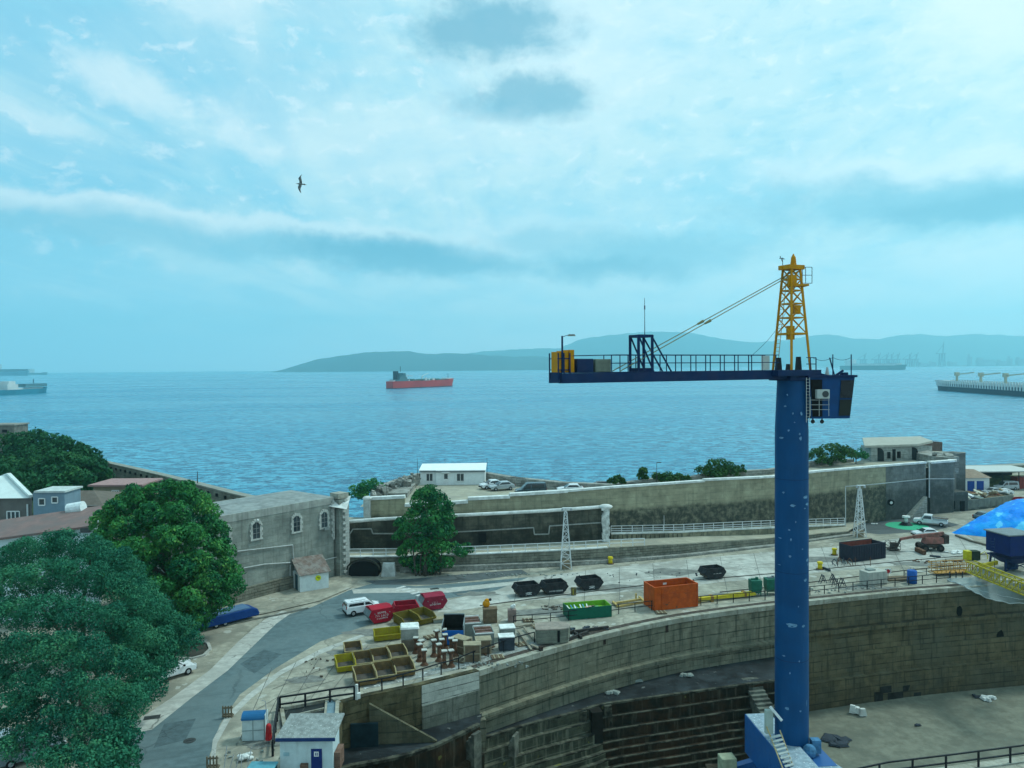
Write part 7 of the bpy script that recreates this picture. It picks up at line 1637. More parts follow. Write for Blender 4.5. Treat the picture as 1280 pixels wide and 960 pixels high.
# open grey bin with blue front
o = thing('blue_fronted_bin', 'open topped grey bin with a dark inside and bright blue front', 'bin', G(567, 801), R(1)); w_, d_, h_ = 2.15, 2.6, 1.5
m_ = MB(); m_.box((0, -d_ / 2, h_ / 2), (w_, .08, h_)); m_.build('front_panel', mat('o_bright_blue', (.01, .13, .47), .5, .1, 2.0, col2=(.01, .08, .3), c2amt=.4), o, bevel=.02)
for s_ in (-1, 1): m_ = MB(); m_.box((s_ * w_ / 2, 0, h_ / 2 + .25), (.08, d_, h_ + .5)); m_.build('side_panel', mat('o_grey_skip', ()), o)
m_ = MB(); m_.box((0, d_ / 2, h_ / 2 + .4), (w_, .08, h_ + .8)); m_.build('back_panel', mat('o_black_inside_shade', (.012, .011, .010), .9, .4, 3.0), o)  # inside painted black in place of the shade within the bin
for s_ in (-1, 1): m_ = MB(); m_.box((s_ * (w_ / 2 - .07), .02, h_ / 2 + .2), (.04, d_ - .15, h_ + .5)); m_.build('inner_shade_panel', mat('o_black_inside_shade', ()), o)
m_ = MB(); m_.bar((-w_ / 2, d_ / 2, h_ + .84), (w_ / 2, d_ / 2, h_ + .84), .1); m_.build('top_rail', mat('o_grey_skip', ()), o)
m_ = MB(); m_.bx(-w_ / 2 + .06, w_ / 2 - .06, -d_ / 2 + .06, d_ / 2 - .06, .1, .9); m_.build('contents', mat('o_black_inside_shade', ()), o)
# grey racks with rusty drums
for i, (px, py, lb) in enumerate(((589, 790, 'open grey steel rack behind the blue fronted bin'), (604, 803, 'grey steel rack stacked with rusty bars, nearer the railing'))):
    o = thing('steel_rack', lb, 'rack', G(px, py), R(10), 'grey steel racks'); w_, d_, h_ = 1.9, 2.0, 1.5
    m_ = MB(); m_.box((0, -d_ / 2, h_ * .4), (w_, .06, h_ * .8)); m_.build('front_panel', M_gp, o)
    m_ = MB(); m_.box((-w_ / 2, 0, h_ * .45), (.06, d_, h_ * .9)); m_.box((w_ / 2, 0, h_ * .45), (.06, d_, h_ * .9)); m_.build('side_panel', M_gp, o)
    for k in range(5): m_ = MB(); m_.bar((-w_ / 2 + .1, -d_ / 2 + .25 + k * .38, h_ * .86), (w_ / 2 - .1, -d_ / 2 + .3 + k * .38, h_ * .86), .14, .1); m_.build('bar', M_rust if k % 2 else mat('o_pink_rust', (.28, .17, .15), .8, .3, 3.0), o)
    m_ = MB(); m_.bar((-w_ / 2, -d_ / 2, h_ * .84), (w_ / 2, -d_ / 2, h_ * .84), .1); m_.bar((-w_ / 2, d_ / 2, h_ * .92), (w_ / 2, d_ / 2, h_ * .92), .1); m_.build('frame', M_lime, o)
    m_ = MB(); m_.bx(-w_ / 2 + .05, w_ / 2 - .05, -d_ / 2 + .05, d_ / 2 - .05, .1, .5); m_.build('base', M_dirt, o)
# big eight sided timber caisson lid
o = thing('timber_caisson', 'large many sided grey timber block with a weathered top beside the railing', 'timber block', G(690, 801), R(8)); w_ = 3.0
poly = [(-1.75, -.9), (.7, -1.1), (1.5, -.85), (1.9, .1), (1.5, .95), (.2, 1.25), (-1.55, 1.05)]
m_ = MB(); m_.prism(poly, .1, 1.45); m_.build('body', mat('o_grey_green_timber', (.20, .21, .17), .9, .2, 1.5, .5, 4.0, brick=(2.2, .2, .01, .5)), o)
m_ = MB(); m_.prism([(x * 1.04, y * 1.04) for x, y in poly], 1.452, 1.56); m_.build('lid', mat('o_weathered_planks', (.30, .25, .21), .9, .2, 2.0, .4, 5.0, col2=(.20, .18, .16), c2amt=.6), o)
m_ = MB(); m_.bx(.35, .60, -1.125, -1.0, .2, 1.4); m_.build('slot', M_void_w, o)
# leaning planks and beams
for i, (p0, p1, w, lb) in enumerate((((648, 788), (664, 812), .22, 'long pale plank lying steeply beside the timber block'), ((655, 784), (668, 800), .2, 'second pale plank crossing toward the timber block'), ((645, 783), (672, 779), .3, 'thick brown beam lying behind the planks'), ((664, 806), (678, 812), .28, 'short rotted board end sticking out below the timber block'))):
    a, b = A(*p0, .25), A(*p1, .15); o = placed('loose_plank', lb, 'plank', a, 'loose planks by the dock edge'); mb = MB(); mb.bar(a, b, w, .12); mb.build('board', mat('old_plank', (.26, .23, .18), .9, .25, 3.0), o)
mb_pts = [((708, 800), (735, 790), .25, 'dark iron beam lying right of the timber block'), ((700, 792), (760, 784), .22, 'long rusty beam lying in the railway groove'), ((727, 797), (716, 789), .2, 'crossed iron bar beside the timber block')]
for p0, p1, w, lb in mb_pts:
    a, b = A(*p0, .2), A(*p1, .2); o = placed('iron_beam', lb, 'beam', a, 'iron beams along the coping'); mb = MB(); mb.bar(a, b, w, .3); mb.build('girder', mat('dark_iron', (.045, .04, .038), .8, .3, 3.0), o)
# green bin with mixed rubbish
gb_ = thing('green_rubbish_bin', 'long dark green bin with lime green inside filled with mixed rubbish', 'bin', G(734, 769), facing(704, 770, 764, 765)); w_, d_, h_ = 5.0, 2.2, 1.25
M_gr = mat('o_dark_green', (.008, .105, .065), .5, .12, 2.0); M_lg = mat('o_lime_inside', (.16, .38, .03), .6, .12, 2.0)
m_ = MB(); m_.box((0, -d_ / 2, h_ / 2), (w_, .08, h_)); m_.build('front_wall', M_gr, gb_)
m_ = MB(); m_.box((0, d_ / 2, h_ / 2), (w_, .08, h_)); m_.build('back_wall', M_lg, gb_)
for s_ in (-1, 1): m_ = MB(); m_.box((s_ * (w_ / 2 - .04), 0, h_ / 2), (.08, d_ - .09, h_)); m_.build('end_wall', M_gr if s_ < 0 else M_lg, gb_)
m_ = MB(); m_.bx(-w_ / 2 + .09, w_ / 2 - .09, -d_ / 2 + .05, d_ / 2 - .05, .1, .7); m_.build('floor', M_lg, gb_)
for k in range(7): m_ = MB(); x = -2.1 + k * .33; m_.bar((x, -.6, .85), (x + rr.uniform(-.3, .3), .7, 1.05), .12, .08); m_.build('pipe', mat('o_blue_pipe', (.10, .28, .38), .5) if k % 2 else M_lime, gb_)
for k, c_ in enumerate(((.45, .18, .12), (.50, .35, .3), (.12, .3, .1))): m_ = MB(); m_.box((.1 + k * .4, rr.uniform(-.3, .3), .85), (.5, .8, .25), rr.uniform(0, 2)); m_.build('scrap', mat('o_scrap%d' % k, c_, .8, .2), gb_)
o = thing('small_drum', 'small rusty drum standing beside the third black skip', 'drum', G(717, 743.5), 0); m_ = MB(); m_.box((0, 0, .45), (.62, .4, .9)); m_.build('body', mat('o_olive_rust', (.12, .10, .05), .8, .3, 3.0), o, bevel=.04); m_ = MB(); m_.bx(-.12, -.02, -.22, -.2, .1, .8); m_.build('stripe', mat('o_faded_yellow', (.45, .36, .05), .7), o)
fr_ = placed('timber_pallet', 'flat yellow timber frame lying between the green bin and the orange bin', 'frame', G(785, 758)); mb = MB(); pp = gl([(766, 752), (772, 758), (806, 752), (799, 746)], .15)
for a, b in ((0, 1), (1, 2), (2, 3)): mb.bar(pp[a], pp[b], .22, .2)
mb.bar(A(768, 754, .15), A(800, 749, .15), .16, .2); mb.build('timbers', mat('yellow_timber', (.50, .36, .14), .8, .15, 3.0), fr_)
p = A(795, 750, 0); mb = MB(); mb.cyl(p, p + Vector((0, 0, .8)), .12, .1, 8); mb.build('upright', mat('yellow_timber', ()), fr_)
# orange bin
ob = thing('orange_bin', 'large bright orange open topped steel bin on the quay', 'bin', G(838.5, 756.5), facing(812, 759, 868, 753)); w_, d_, h_ = 5.6, 2.6, 2.6
M_or = mat('o_orange_paint', (.50, .085, .012), .5, .12, 1.5, col2=(.30, .05, .015), c2amt=.55, c2scale=1.1, chips=(.33, (.14, .06, .03), 2.5), streak=.25, grimecol=(.2, .05, .02)); M_ori = mat('o_orange_inside', (.48, .075, .012), .6, .1, 1.5)
for nm, c_, s_ in (('front_wall', (0, -d_ / 2, h_ / 2), (w_, .1, h_)), ('back_wall', (0, d_ / 2, h_ / 2), (w_, .1, h_)), ('end_wall', (-w_ / 2 + .05, 0, h_ / 2), (.1, d_ - .11, h_)), ('end_wall', (w_ / 2 - .05, 0, h_ / 2), (.1, d_ - .11, h_))): m_ = MB(); m_.box(c_, s_); m_.build(nm, M_or, ob)
m_ = MB(); m_.bx(-w_ / 2 + .11, w_ / 2 - .11, -d_ / 2 + .06, d_ / 2 - .06, .1, .3); m_.build('floor', M_ori, ob)
m_ = MB()
for s_ in (-1, 1): m_.bar((-w_ / 2, s_ * d_ / 2, h_ + .03), (w_ / 2, s_ * d_ / 2, h_ + .03), .16, .12)
for s_ in (-1, 1): m_.bar((s_ * (w_ / 2 - .05), -d_ / 2 + .08, h_ + .032), (s_ * (w_ / 2 - .05), d_ / 2 - .08, h_ + .032), .16, .12)
m_.build('rim', M_or, ob)
m_ = MB(); m_.bar((-w_ / 2 + .1, -d_ / 2 - .07, h_ * .72), (w_ / 2 - .1, -d_ / 2 - .07, h_ * .72), .05, .06); m_.build('stiffener', M_ori, ob)
for x in (-w_ / 2 + .1, w_ / 2 - .1, -w_ / 2 + 1.0): m_ = MB(); m_.bx(x - .06, x + .06, -d_ / 2 - .12, -d_ / 2 - .052, .05, h_ - .05); m_.build('corner_post', M_or, ob)
m_ = MB(); m_.bx(-.35, .1, d_ / 2 - .09, d_ / 2 - .052, h_ - .5, h_ - .28); m_.build('white_mark', M_lime, ob)
# yellow beams on the ground
o = placed('yellow_boom', 'long yellow steel boom lying on the quay right of the orange bin', 'boom', G(905, 746)); mb = MB(); mb.bar(A(868, 750, .4), A(944, 741, .4), .45, .45); mb.build('beam', mat('boom_yellow', (.55, .43, .03), .6, .15, 2.0), o)
for px, py in ((872, 750), (889, 748), (930, 743)): mb = MB(); p = A(px, py, .3); mb.box(p, (.35, .9, .7), .1); mb.build('clamp', mat('boom_rust', (.30, .17, .05), .8), o)
# green concrete hoppers
for i, (px, py, w, lb) in enumerate(((944, 744, 1.3, 'dark green machine cabinet with a pipe on top left of the crane column'), (964, 742, 1.5, 'dark green hopper on legs half hidden by the crane column'))):
    o = thing('green_hopper', lb, 'hopper', G(px, py), .05, 'green machines beside the crane column'); M_dg = mat('o_machine_green', (.02, .12, .08), .5, .15, 2.0)
    m_ = MB(); m_.box((0, 0, 1.35), (w, 1.2, 1.1)); m_.box((0, 0, .6), (w * .9, 1.0, .5), taper=1.1); m_.build('body', M_dg, o, bevel=.03)
    for x in (-w / 2 + .1, w / 2 - .1): m_ = MB(); m_.bar((x, -.4, 0), (x, -.4, .9), .1); m_.bar((x, .4, 0), (x, .4, .9), .1); m_.build('leg', M_dg, o)
    m_ = MB(); m_.cyl((-.5, 0, 1.95), (.3, 0, 2.0), .14, .14, 8); m_.cyl((.2, 0, 1.9), (.2, 0, 2.2), .1, .2, 8); m_.build('pipe', M_dg if i == 0 else M_gsk, o)
# dark open container
dc = thing('dark_container', 'open dark navy container with a rusty red inside in front of the floodlight mast', 'container', G(1078, 697.5), facing(1051, 700, 1106, 693)); w_, d_, h_ = 6.1, 2.5, 2.2
M_dn = mat('o_dark_navy', (.025, .028, .045), .6, .2, 2.0)
for nm, c_, s_ in (('front_wall', (0, -d_ / 2, h_ / 2), (w_, .1, h_)), ('back_wall', (0, d_ / 2, h_ / 2 + .05), (w_, .1, h_ + .1)), ('end_wall', (-w_ / 2 + .05, 0, h_ / 2), (.1, d_ - .11, h_)), ('end_wall', (w_ / 2 - .05, 0, h_ / 2), (.1, d_ - .11, h_))): m_ = MB(); m_.box(c_, s_); m_.build(nm, M_dn, dc)
m_ = MB(); m_.bx(-w_ / 2 + .12, w_ / 2 - .12, d_ / 2 - .1, d_ / 2 - .052, .2, h_); m_.bx(-w_ / 2 + .12, w_ / 2 - .12, -d_ / 2 + .06, d_ / 2 - .11, .1, .5); m_.build('rusty_lining', mat('o_red_lining', (.20, .05, .035), .8, .2, 2.0), dc)
for k in range(13): m_ = MB(); x = -w_ / 2 + .25 + k * .46; m_.bx(x - .05, x + .05, -d_ / 2 - .11, -d_ / 2 - .052, .05, h_ - .05); m_.build('rib', M_dn, dc)
m_ = MB(); m_.bar((-w_ / 2, -d_ / 2, h_ + .04), (w_ / 2, -d_ / 2, h_ + .04), .14, .1); m_.build('rim', M_dn, dc)
# bollards
def bollard(label, px, py, h=.75, z=0.03):
    o = thing('yellow_bollard', label, 'bollard', A(px, py, z), 0, 'yellow mooring bollards'); M_by = mat('o_bollard_yellow', (.62, .47, .02), .6, .12, 3.0)
    m_ = MB(); m_.cyl((0, 0, 0), (0, 0, h), .32, .27, 14); m_.build('shaft', M_by, o, True); m_ = MB(); m_.cyl((0, 0, h), (0, 0, h + .22), .4, .34, 14); m_.build('head', M_by, o); m_ = MB(); m_.cyl((0, 0, -.02), (0, 0, .06), .5, .5, 14); m_.build('base', M_rust, o)
bollard('yellow bollard on the apron below the rampart pillar', 763, 704.5); bollard('yellow bollard on the low ledge left of the right floodlight mast', 1043, 693.5); bollard('yellow bollard in front of the dark container, left side', 1025, 711.5, .8)
o = thing('fallen_beam', 'short dark beam lying beside the front bollard', 'beam', A(1033, 712.5, .03), facing(1028, 711, 1038, 715)); m_ = MB(); m_.box((0, 0, .15), (1.5, .25, .25)); m_.build('timber', M_dk, o)
# floodlight masts
def lattice_mast(label, px, py, ytop, h0w=1.5, htop=.35):
    b = A(px, py); zt = T(px, ytop, b.y).z; o = placed('floodlight_mast', label, 'mast', b, 'white lattice floodlight masts')
    mb = MB(); cs = [(-1, -1), (1, -1), (1, 1), (-1, 1)]
    def P(i, t): w = h0w / 2 * (1 - t) + htop / 2 * t; return Vector((b.x + cs[i][0] * w, b.y + cs[i][1] * w, zt * t))
    for i in range(4): mb.bar(P(i, 0), P(i, 1), .10)
    n = 9
    for k in range(n):
        for i in range(4): j = (i + 1) % 4; mb.bar(P(i, k / n), P(j, (k + 1) / n), .06) if (k + i) % 2 else mb.bar(P(j, k / n), P(i, (k + 1) / n), .06); mb.bar(P(i, (k + 1) / n), P(j, (k + 1) / n), .06)
    mb.build('lattice', M_wrail, o); mb = MB(); mb.cyl((b.x, b.y, zt), (b.x, b.y, zt + .5), .15, .12, 8); mb.box((b.x + .2, b.y, zt + .55), (1.3, .35, .12)); mb.build('head', M_wrail, o)
    for s_ in (-.45, .75): mb = MB(); mb.box((b.x + s_, b.y - .1, zt + .35), (.35, .3, .3), taper=.7); mb.build('lamp', M_hub, o)
    mb = MB(); mb.box((b.x, b.y, .55), (.95, .9, 1.1)); mb.build('base_block', mat('tan_block', (.26, .21, .14), .9, .2, 2.0), o)
lattice_mast('left white lattice floodlight mast in front of the middle wall', 707.5, 710.5, 640); lattice_mast('right white lattice floodlight mast beside the service pipe gantry', 1074.5, 671, 611, 1.5)
# trestles and heaps
def trestle(label, px, py, rz=0, s_=1.0):
    o = thing('trestle', label, 'trestle', A(px, py, .03), rz, 'small dark trestles on the apron')
    for y in (-.25, .25): m_ = MB(); m_.bar((-.4 * s_, y, 0), (0, y, .95 * s_), .07); m_.bar((.4 * s_, y, 0), (0, y, .95 * s_), .07); m_.bar((-.2 * s_, y, .4 * s_), (.2 * s_, y, .4 * s_), .06); m_.build('a_frame', M_dk, o)
    m_ = MB(); m_.bar((0, -.35, .95 * s_), (0, .35, .95 * s_), .07); m_.build('top_bar', M_dk, o)
for px, py, r_, lb in ((1028.5, 728.5, .1, 'trestle standing furthest left of the four by the white cabinet'), (1041, 727.5, -.1, 'trestle at the back of the four by the white cabinet'), (1044, 733, .8, 'leaning trestle in the front middle of the four'), (1052.5, 733, .1, 'trestle nearest the white cabinet')): trestle(lb, px, py, r_, 1.05)
for k, (px, py, lb) in enumerate(((1044, 707, 'bent iron frame at the left end of the scrap iron heap'), (1050, 705, 'bent iron frame in the middle of the scrap iron heap'), (1056, 706, 'bent iron frame at the right end of the scrap iron heap'), (1063, 706, 'small iron hoop just right of the scrap heap'))):
    o = thing('iron_frame', lb, 'frame', A(px, py, .03), rr.uniform(0, 2), 'bent iron frames in front of the dark container'); m_ = MB(); pts = [(-.6, 0, 0), (-.4, .1, .7), (0, .15, .95), (.4, .1, .6), (.6, 0, 0)]
    m_.tube([Vector(q) for q in pts], .05, 5); m_.bar((-.5, .3, .1), (.5, .3, .5), .07); m_.build('bent_bar', M_rust if k % 2 else M_dk, o)
for px, lb in ((1069, 'thin upright rod left of the pair in front of the container'), (1088, 'thin upright rod near the container corner')):
    o = thing('upright_rod', lb, 'rod', A(px, 707, .03), 0, 'thin rods standing on the apron'); m_ = MB(); m_.cyl((0, 0, 0), (0, 0, 1.2), .04, .04, 6); m_.bar((-.3, 0, .9), (.3, 0, .9), .03); m_.build('rod', M_rust, o)
o = thing('white_cabinet', 'pale grey concrete cabinet with a box on its lid near the railing', 'cabinet', G(1091.5, 729.5), facing(1078, 731, 1106, 728)); m_ = MB(); m_.box((0, 0, .85), (2.9, 1.6, 1.7)); m_.build('body', mat('o_pale_cabinet', (.42, .41, .36), .8, .12, 2.0), o, bevel=.03); m_ = MB(); m_.box((-.3, .2, 1.8), (1.0, .8, .16)); m_.build('lid_box', M_gp, o)
for x in (-.9, .0, .9): m_ = MB(); m_.bx(x - .02, x + .02, -.83, -.805, .1, 1.6); m_.build('panel_joint', M_gp, o)
o = thing('red_sign_board', 'small red square board with a white border beside the pale cabinet', 'sign', G(1110, 723), 0); m_ = MB(); m_.bar((0, 0, 0), (0, 0, .8), .06); m_.build('stake', M_dk, o); m_ = MB(); m_.box((0, 0, .95), (.8, .06, .65)); m_.build('board', M_lime, o); m_ = MB(); m_.cyl((0, -.055, .95), (0, -.035, .95), .26, .26, 12); m_.build('red_mark', mat('signal_red', ()), o)
dr_ = thing('blue_drum', 'tall blue tank with two lugs standing against the railing', 'drum', G(1140, 728.5), .1); m_ = MB(); m_.cyl((0, 0, 0), (0, 0, 1.5), .58, .58, 18); m_.build('tank', mat('o_tank_blue', (.015, .09, .34), .5, .12, 2.0), dr_, True); m_ = MB(); m_.cyl((0, 0, 1.5), (0, 0, 1.62), .6, .5, 18); m_.build('lid', mat('o_tank_blue', ()), dr_)
for x in (-.4, .4): m_ = MB(); m_.bar((x, 0, 1.6), (x * .5, 0, 1.95), .06); m_.build('lug', M_hub, dr_)
o = thing('timber_stack', 'low stack of brown boards behind the blue drum', 'boards', G(1122, 724), .15, None)
for k in range(4): m_ = MB(); m_.box((0, k * .42 - .6, .12), (3.4, .36, .16), rr.uniform(-.05, .05)); m_.build('board', M_wood, o)
# boom lift
bl = thing('boom_lift', 'rusty red articulated boom lift with its basket lowered to the left', 'boom lift', G(1162, 687.5), R(176)); M_bl = mat('o_faded_red', (.30, .12, .10), .8, .25, 2.0, col2=(.14, .09, .07), c2amt=.7, c2scale=1.5); M_bd = mat('o_dark_chassis', (.06, .05, .045), .8, .3, 3.0)
m_ = MB(); m_.box((0, 0, .75), (2.9, 1.9, .45)); m_.build('chassis', M_bd, bl)
for x in (-1.1, 1.1):
    for y in (-1.0, 1.0): m_ = MB(); m_.cyl((x, y - .2, .5), (x, y + .2, .5), .5, .5, 16); w = m_.build('wheel', M_tyre, bl); m_ = MB(); m_.cyl((x, y - .22, .5), (x, y + .22, .5), .24, .24, 10); m_.build('rim', M_bd, w)
m_ = MB(); m_.box((-.5, 0, 1.5), (3.0, 1.5, .95), taper=.85); m_.build('turntable', M_bl, bl, bevel=.1)
m_ = MB(); m_.box((-2.1, 0, 1.75), (.7, 1.7, 1.3)); m_.build('counterweight', M_bd, bl, bevel=.08)
m_ = MB(); m_.bar((-2.0, 0, 2.5), (2.4, 0, 1.95), .45, .5); m_.bar((2.2, 0, 2.0), (4.3, 0, 1.6), .3, .34); m_.build('boom', M_bl, bl)
m_ = MB(); m_.bar((4.2, 0, 1.6), (4.8, 0, .35), .22, .25); m_.build('jib_arm', M_bd, bl)
m_ = MB(); m_.bx(4.6, 6.1, -.9, .9, .12, .22)
for z in (.65, 1.15):
    for a, b in (((4.6, -.9), (6.1, -.9)), ((6.1, -.9), (6.1, .9)), ((6.1, .9), (4.6, .9)), ((4.6, .9), (4.6, -.9))): m_.bar((a[0], a[1], z), (b[0], b[1], z), .05)
for x in (4.6, 5.35, 6.1):
    for y in (-.9, .9): m_.bar((x, y, .2), (x, y, 1.15), .05)
m_.box((5.2, 0, .7), (.9, .5, .8)); m_.build('basket', M_bd, bl)
# green circle with capstan
c_ = A(1134, 657.5); flat('green_circle', [(c_.x + 3.4 * math.cos(2 * math.pi * k / 28) * (1 + .03 * math.sin(k * 5)), c_.y + 3.4 * math.sin(2 * math.pi * k / 28)) for k in range(28)], .014, mat('green_ground_paint', (.05, .40, .22), .8, .12, 1.0, col2=(.04, .28, .17), c2amt=.5, c2scale=1.0))
cp_ = thing('capstan', 'white topped capstan with a black skirt in the middle of the green circle', 'capstan', A(1132.5, 656, .02)); cp_.scale = (.8, .8, .8); m_ = MB(); m_.cyl((0, 0, 0), (0, 0, .55), 1.35, .8, 20); m_.build('skirt', M_blk, cp_); m_ = MB(); m_.cyl((0, 0, .55), (0, 0, 1.6), .42, .34, 14); m_.build('barrel', M_lime, cp_, True); m_ = MB(); m_.cyl((0, 0, 1.6), (0, 0, 1.95), .85, .75, 16); m_.build('head', M_lime, cp_)
# timbers and rubbish near lift
def bits(name, label, cat, px, py, n, sx, m_, seed, size=(.9, .3, .12)):
    r_ = random.Random(seed); o = thing(name, label, cat, A(px, py, .03), 0); mb = MB()
    for k in range(n): mb.box((r_.uniform(-sx, sx), r_.uniform(-.8, .8), size[2] / 2 + r_.uniform(0, .12)), (size[0] * r_.uniform(.6, 1.3), size[1] * r_.uniform(.6, 1.4), size[2]), r_.uniform(-.8, .8))
    ob_ = mb.build('pieces', m_, o); ob_['kind'] = 'stuff'; return o
o = thing('rusty_beam_offcut', 'short thick rusty beam in front of the boom lift', 'beam', A(1150.5, 691.5, .03), facing(1143, 688, 1158, 695)); m_ = MB(); m_.box((0, 0, .35), (2.2, .6, .6)); m_.build('beam_body', M_rust, o, bevel=.04)
o = thing('dark_plank', 'short dark plank right of the rusty beam', 'plank', A(1169, 696, .03), R(-30)); m_ = MB(); m_.box((0, 0, .1), (1.4, .4, .18)); m_.build('board', M_dk, o)
bits('white_sheeting_scraps', 'scattered white sheeting scraps beside the boom lift', 'sheeting', 1192, 691, 9, 1.6, M_lime, 61, (.9, .5, .12))
bits('white_litter', 'small scrap of white litter left of the green circle', 'litter', 1092, 655, 2, .3, M_lime, 62, (.5, .3, .1))
yb = thing('yellow_black_generator', 'yellow and black generator box with hoops beside the hopper', 'generator', A(1213, 699.5, .03), .05); m_ = MB(); m_.box((-.45, 0, .65), (.75, .9, 1.3)); m_.build('yellow_panel', mat('o_gen_yellow', (.60, .52, .02), .5), yb, bevel=.03); m_ = MB(); m_.box((.55, 0, .65), (1.2, 1.0, 1.25)); m_.build('body', mat('o_gen_dark', (.03, .045, .03), .7), yb, bevel=.03)
m_ = MB(); m_.tube([Vector((1.2, 0, 0)), Vector((1.5, 0, .8)), Vector((2.1, 0, 1.1)), Vector((2.5, 0, .5)), Vector((2.5, 0, 0))], .05, 5); m_.build('hoop', mat('o_gen_yellow', ()), yb)
# blue tarpaulin heap
tp = placed('blue_tarpaulin_heap', 'large heap covered with a bright blue crinkled tarpaulin at the right edge', 'tarpaulin', A(1240, 680))
g = random.Random(77); apex = [A(1195, 668), A(1215, 675.5), A(1245, 683), A(1300, 690)]
cxp = A(1300, 668, 0); NR, NC = 26, 40; vs, fs = [], []
base0 = A(1194, 667.5); b1 = A(1310, 692); 
import mathutils
for i in range(NR):
    for j in range(NC):
        u, v = i / (NR - 1), j / (NC - 1)          # v along, u front to back
        x = base0.x + v * 26; yf = base0.y - (base0.y - A(1245, 683).y) * min(1, v * 2.4) * .85 - max(0, v - .42) * 4; yb_ = base0.y + 1.0 + 15 * min(1, v * 1.6)
        y = yf + (yb_ - yf) * u
        hh = 5.0 * min(1, v * 2.1) ** .85 * math.sin(math.pi * min(1, u * 1.05 + .0)) ** .8 if u < .96 else 0
        nz = mathutils.noise.noise(Vector((x * .7, y * .7, 1))) * .22 + mathutils.noise.noise(Vector((x * 2.1, y * 2.1, 4))) * .10
        vs.append((x, y, max(.03, hh + nz * min(1, hh))))
for i in range(NR - 1):
    for j in range(NC - 1): a = i * NC + j; fs.append((a, a + 1, a + NC + 1, a + NC))
mb = MB(); mb.add(vs, fs); mb.build('tarpaulin', mat('blue_tarp', (.001, .24, .82), .5, .12, 1.5, .8, 2.0, col2=(.01, .38, .88), c2amt=.8, c2scale=.3, spec=.15, chips=(.40, (.12, .58, .90), .5)), tp)
mb = MB(); q = [A(1195, 669, .15), A(1215, 676.5, .15), A(1245, 684, .15)]
for a, b in zip(q[:-1], q[1:]): mb.bar(a, b, .4, .25)
mb.build('edge_sandbags', mat('edge_earth', (.16, .14, .11), .9), tp)
# blue hopper tower
hp_ = placed('blue_hopper_tower', 'dark blue hopper tank on a steel frame at the right edge', 'hopper', A(1262, 714)); c_ = A(1264, 712); M_hb = mat('hopper_blue', (.006, .02, .11), .55, .12, 1.2, streak=.3, grimecol=(.02, .03, .1))
zt_, zm = T(1262, 666, c_.y).z, T(1262, 694, c_.y).z; mb = MB(); mb.box((c_.x, c_.y, (zt_ + zm) / 2 + .2), (4.3, 4.0, zt_ - zm - .4), .2); mb.build('tank', M_hb, hp_, bevel=.05)
mb = MB(); vs = [];
for z, s_ in ((zm + .02, 2.15), (zm - 1.0, .9)):
    for sx_, sy_ in ((-1, -1), (1, -1), (1, 1), (-1, 1)): ca, sa = math.cos(.2), math.sin(.2); x, y = sx_ * s_, sy_ * s_ * .93; vs.append((c_.x + x * ca - y * sa, c_.y + x * sa + y * ca, z))
mb.add(vs, [(0, 1, 5, 4), (1, 2, 6, 5), (2, 3, 7, 6), (3, 0, 4, 7), (4, 5, 6, 7)]); mb.build('cone', M_hb, hp_)
for sx_, sy_ in ((-1, -1), (1, -1), (1, 1), (-1, 1)): mb = MB(); mb.bar((c_.x + sx_ * 1.7, c_.y + sy_ * 1.6, zm), (c_.x + sx_ * 1.9, c_.y + sy_ * 1.7, 0), .2); mb.build('leg', M_blued, hp_)
mb = MB(); mb.bar((c_.x - 1.8, c_.y - 1.7, zm - .3), (c_.x + 1.8, c_.y - 1.7, 0.3), .1); mb.bar((c_.x + 1.8, c_.y - 1.7, zm - .3), (c_.x - 1.8, c_.y - 1.7, 0.3), .1); mb.cyl((c_.x, c_.y, .2), (c_.x, c_.y, zm - .9), .8, .8, 12); mb.build('chute', M_blued, hp_)
mb = MB(); mb.box((c_.x - .2, c_.y, zt_ + .12), (4.4, 4.2, .15), .2); mb.build('top_cover', mat('dull_cover', (.20, .23, .24), .8), hp_)
mb = MB(); lx = T(1240, 690, c_.y - 1).x
for x in (lx - .4, lx + .1): mb.bar((x, c_.y - 1.4, 0), (x, c_.y - 1.4, zt_ - .4), .05)
for k in range(12): z = .3 + k * (zt_ - .8) / 12; mb.bar((lx - .4, c_.y - 1.4, z), (lx + .1, c_.y - 1.4, z), .04)
mb.build('ladder', M_blued, hp_)
# yellow gangway with orange end cage
gw = placed('yellow_gangway', 'long yellow lattice gangway with an orange rounded end lying beside the dock', 'gangway', A(1212, 716)); 
a0, a1 = A(1212, 714, .9), A(1296, 748, .9); d = (a1 - a0).normalized(); nn = Vector((-d.y, d.x, 0)); Lg = (a1 - a0).length; mb = MB(); M_gy = mat('gangway_yellow', (.44, .35, .02), .5, .12, 2.0)
ang = [(0, 0), (0, 1.5)]
def GP(s_, w, h): return a0 + d * s_ + nn * w + Vector((0, 0, h))
for w, h in ((-.6, 0), (.6, 0), (-.6, 1.35), (.6, 1.35)): mb.bar(GP(0, w, h), GP(Lg, w, h), .13)
n = 11
for k in range(n):
    s0, s1 = Lg * k / n, Lg * (k + 1) / n
    for w in (-.6, .6): mb.bar(GP(s0, w, 0), GP(s1, w, 1.35), .07); mb.bar(GP(s1, w, 0), GP(s1, w, 1.35), .07)
    mb.bar(GP(s0, -.6, 1.35), GP(s1, .6, 1.35), .06); mb.bar(GP(s0, -.6, 0), GP(s0, .6, 0), .07)
mb.build('lattice', M_gy, gw); mb = MB(); mb.bar(GP(0, 0, .08), GP(Lg, 0, .08), 1.0, .05); mb.build('walkway', mat('olive_grating', (.16, .15, .05), .8), gw)
o0, o1 = A(1168, 716, .3), A(1212, 714, .3); mb = MB(); pr = []
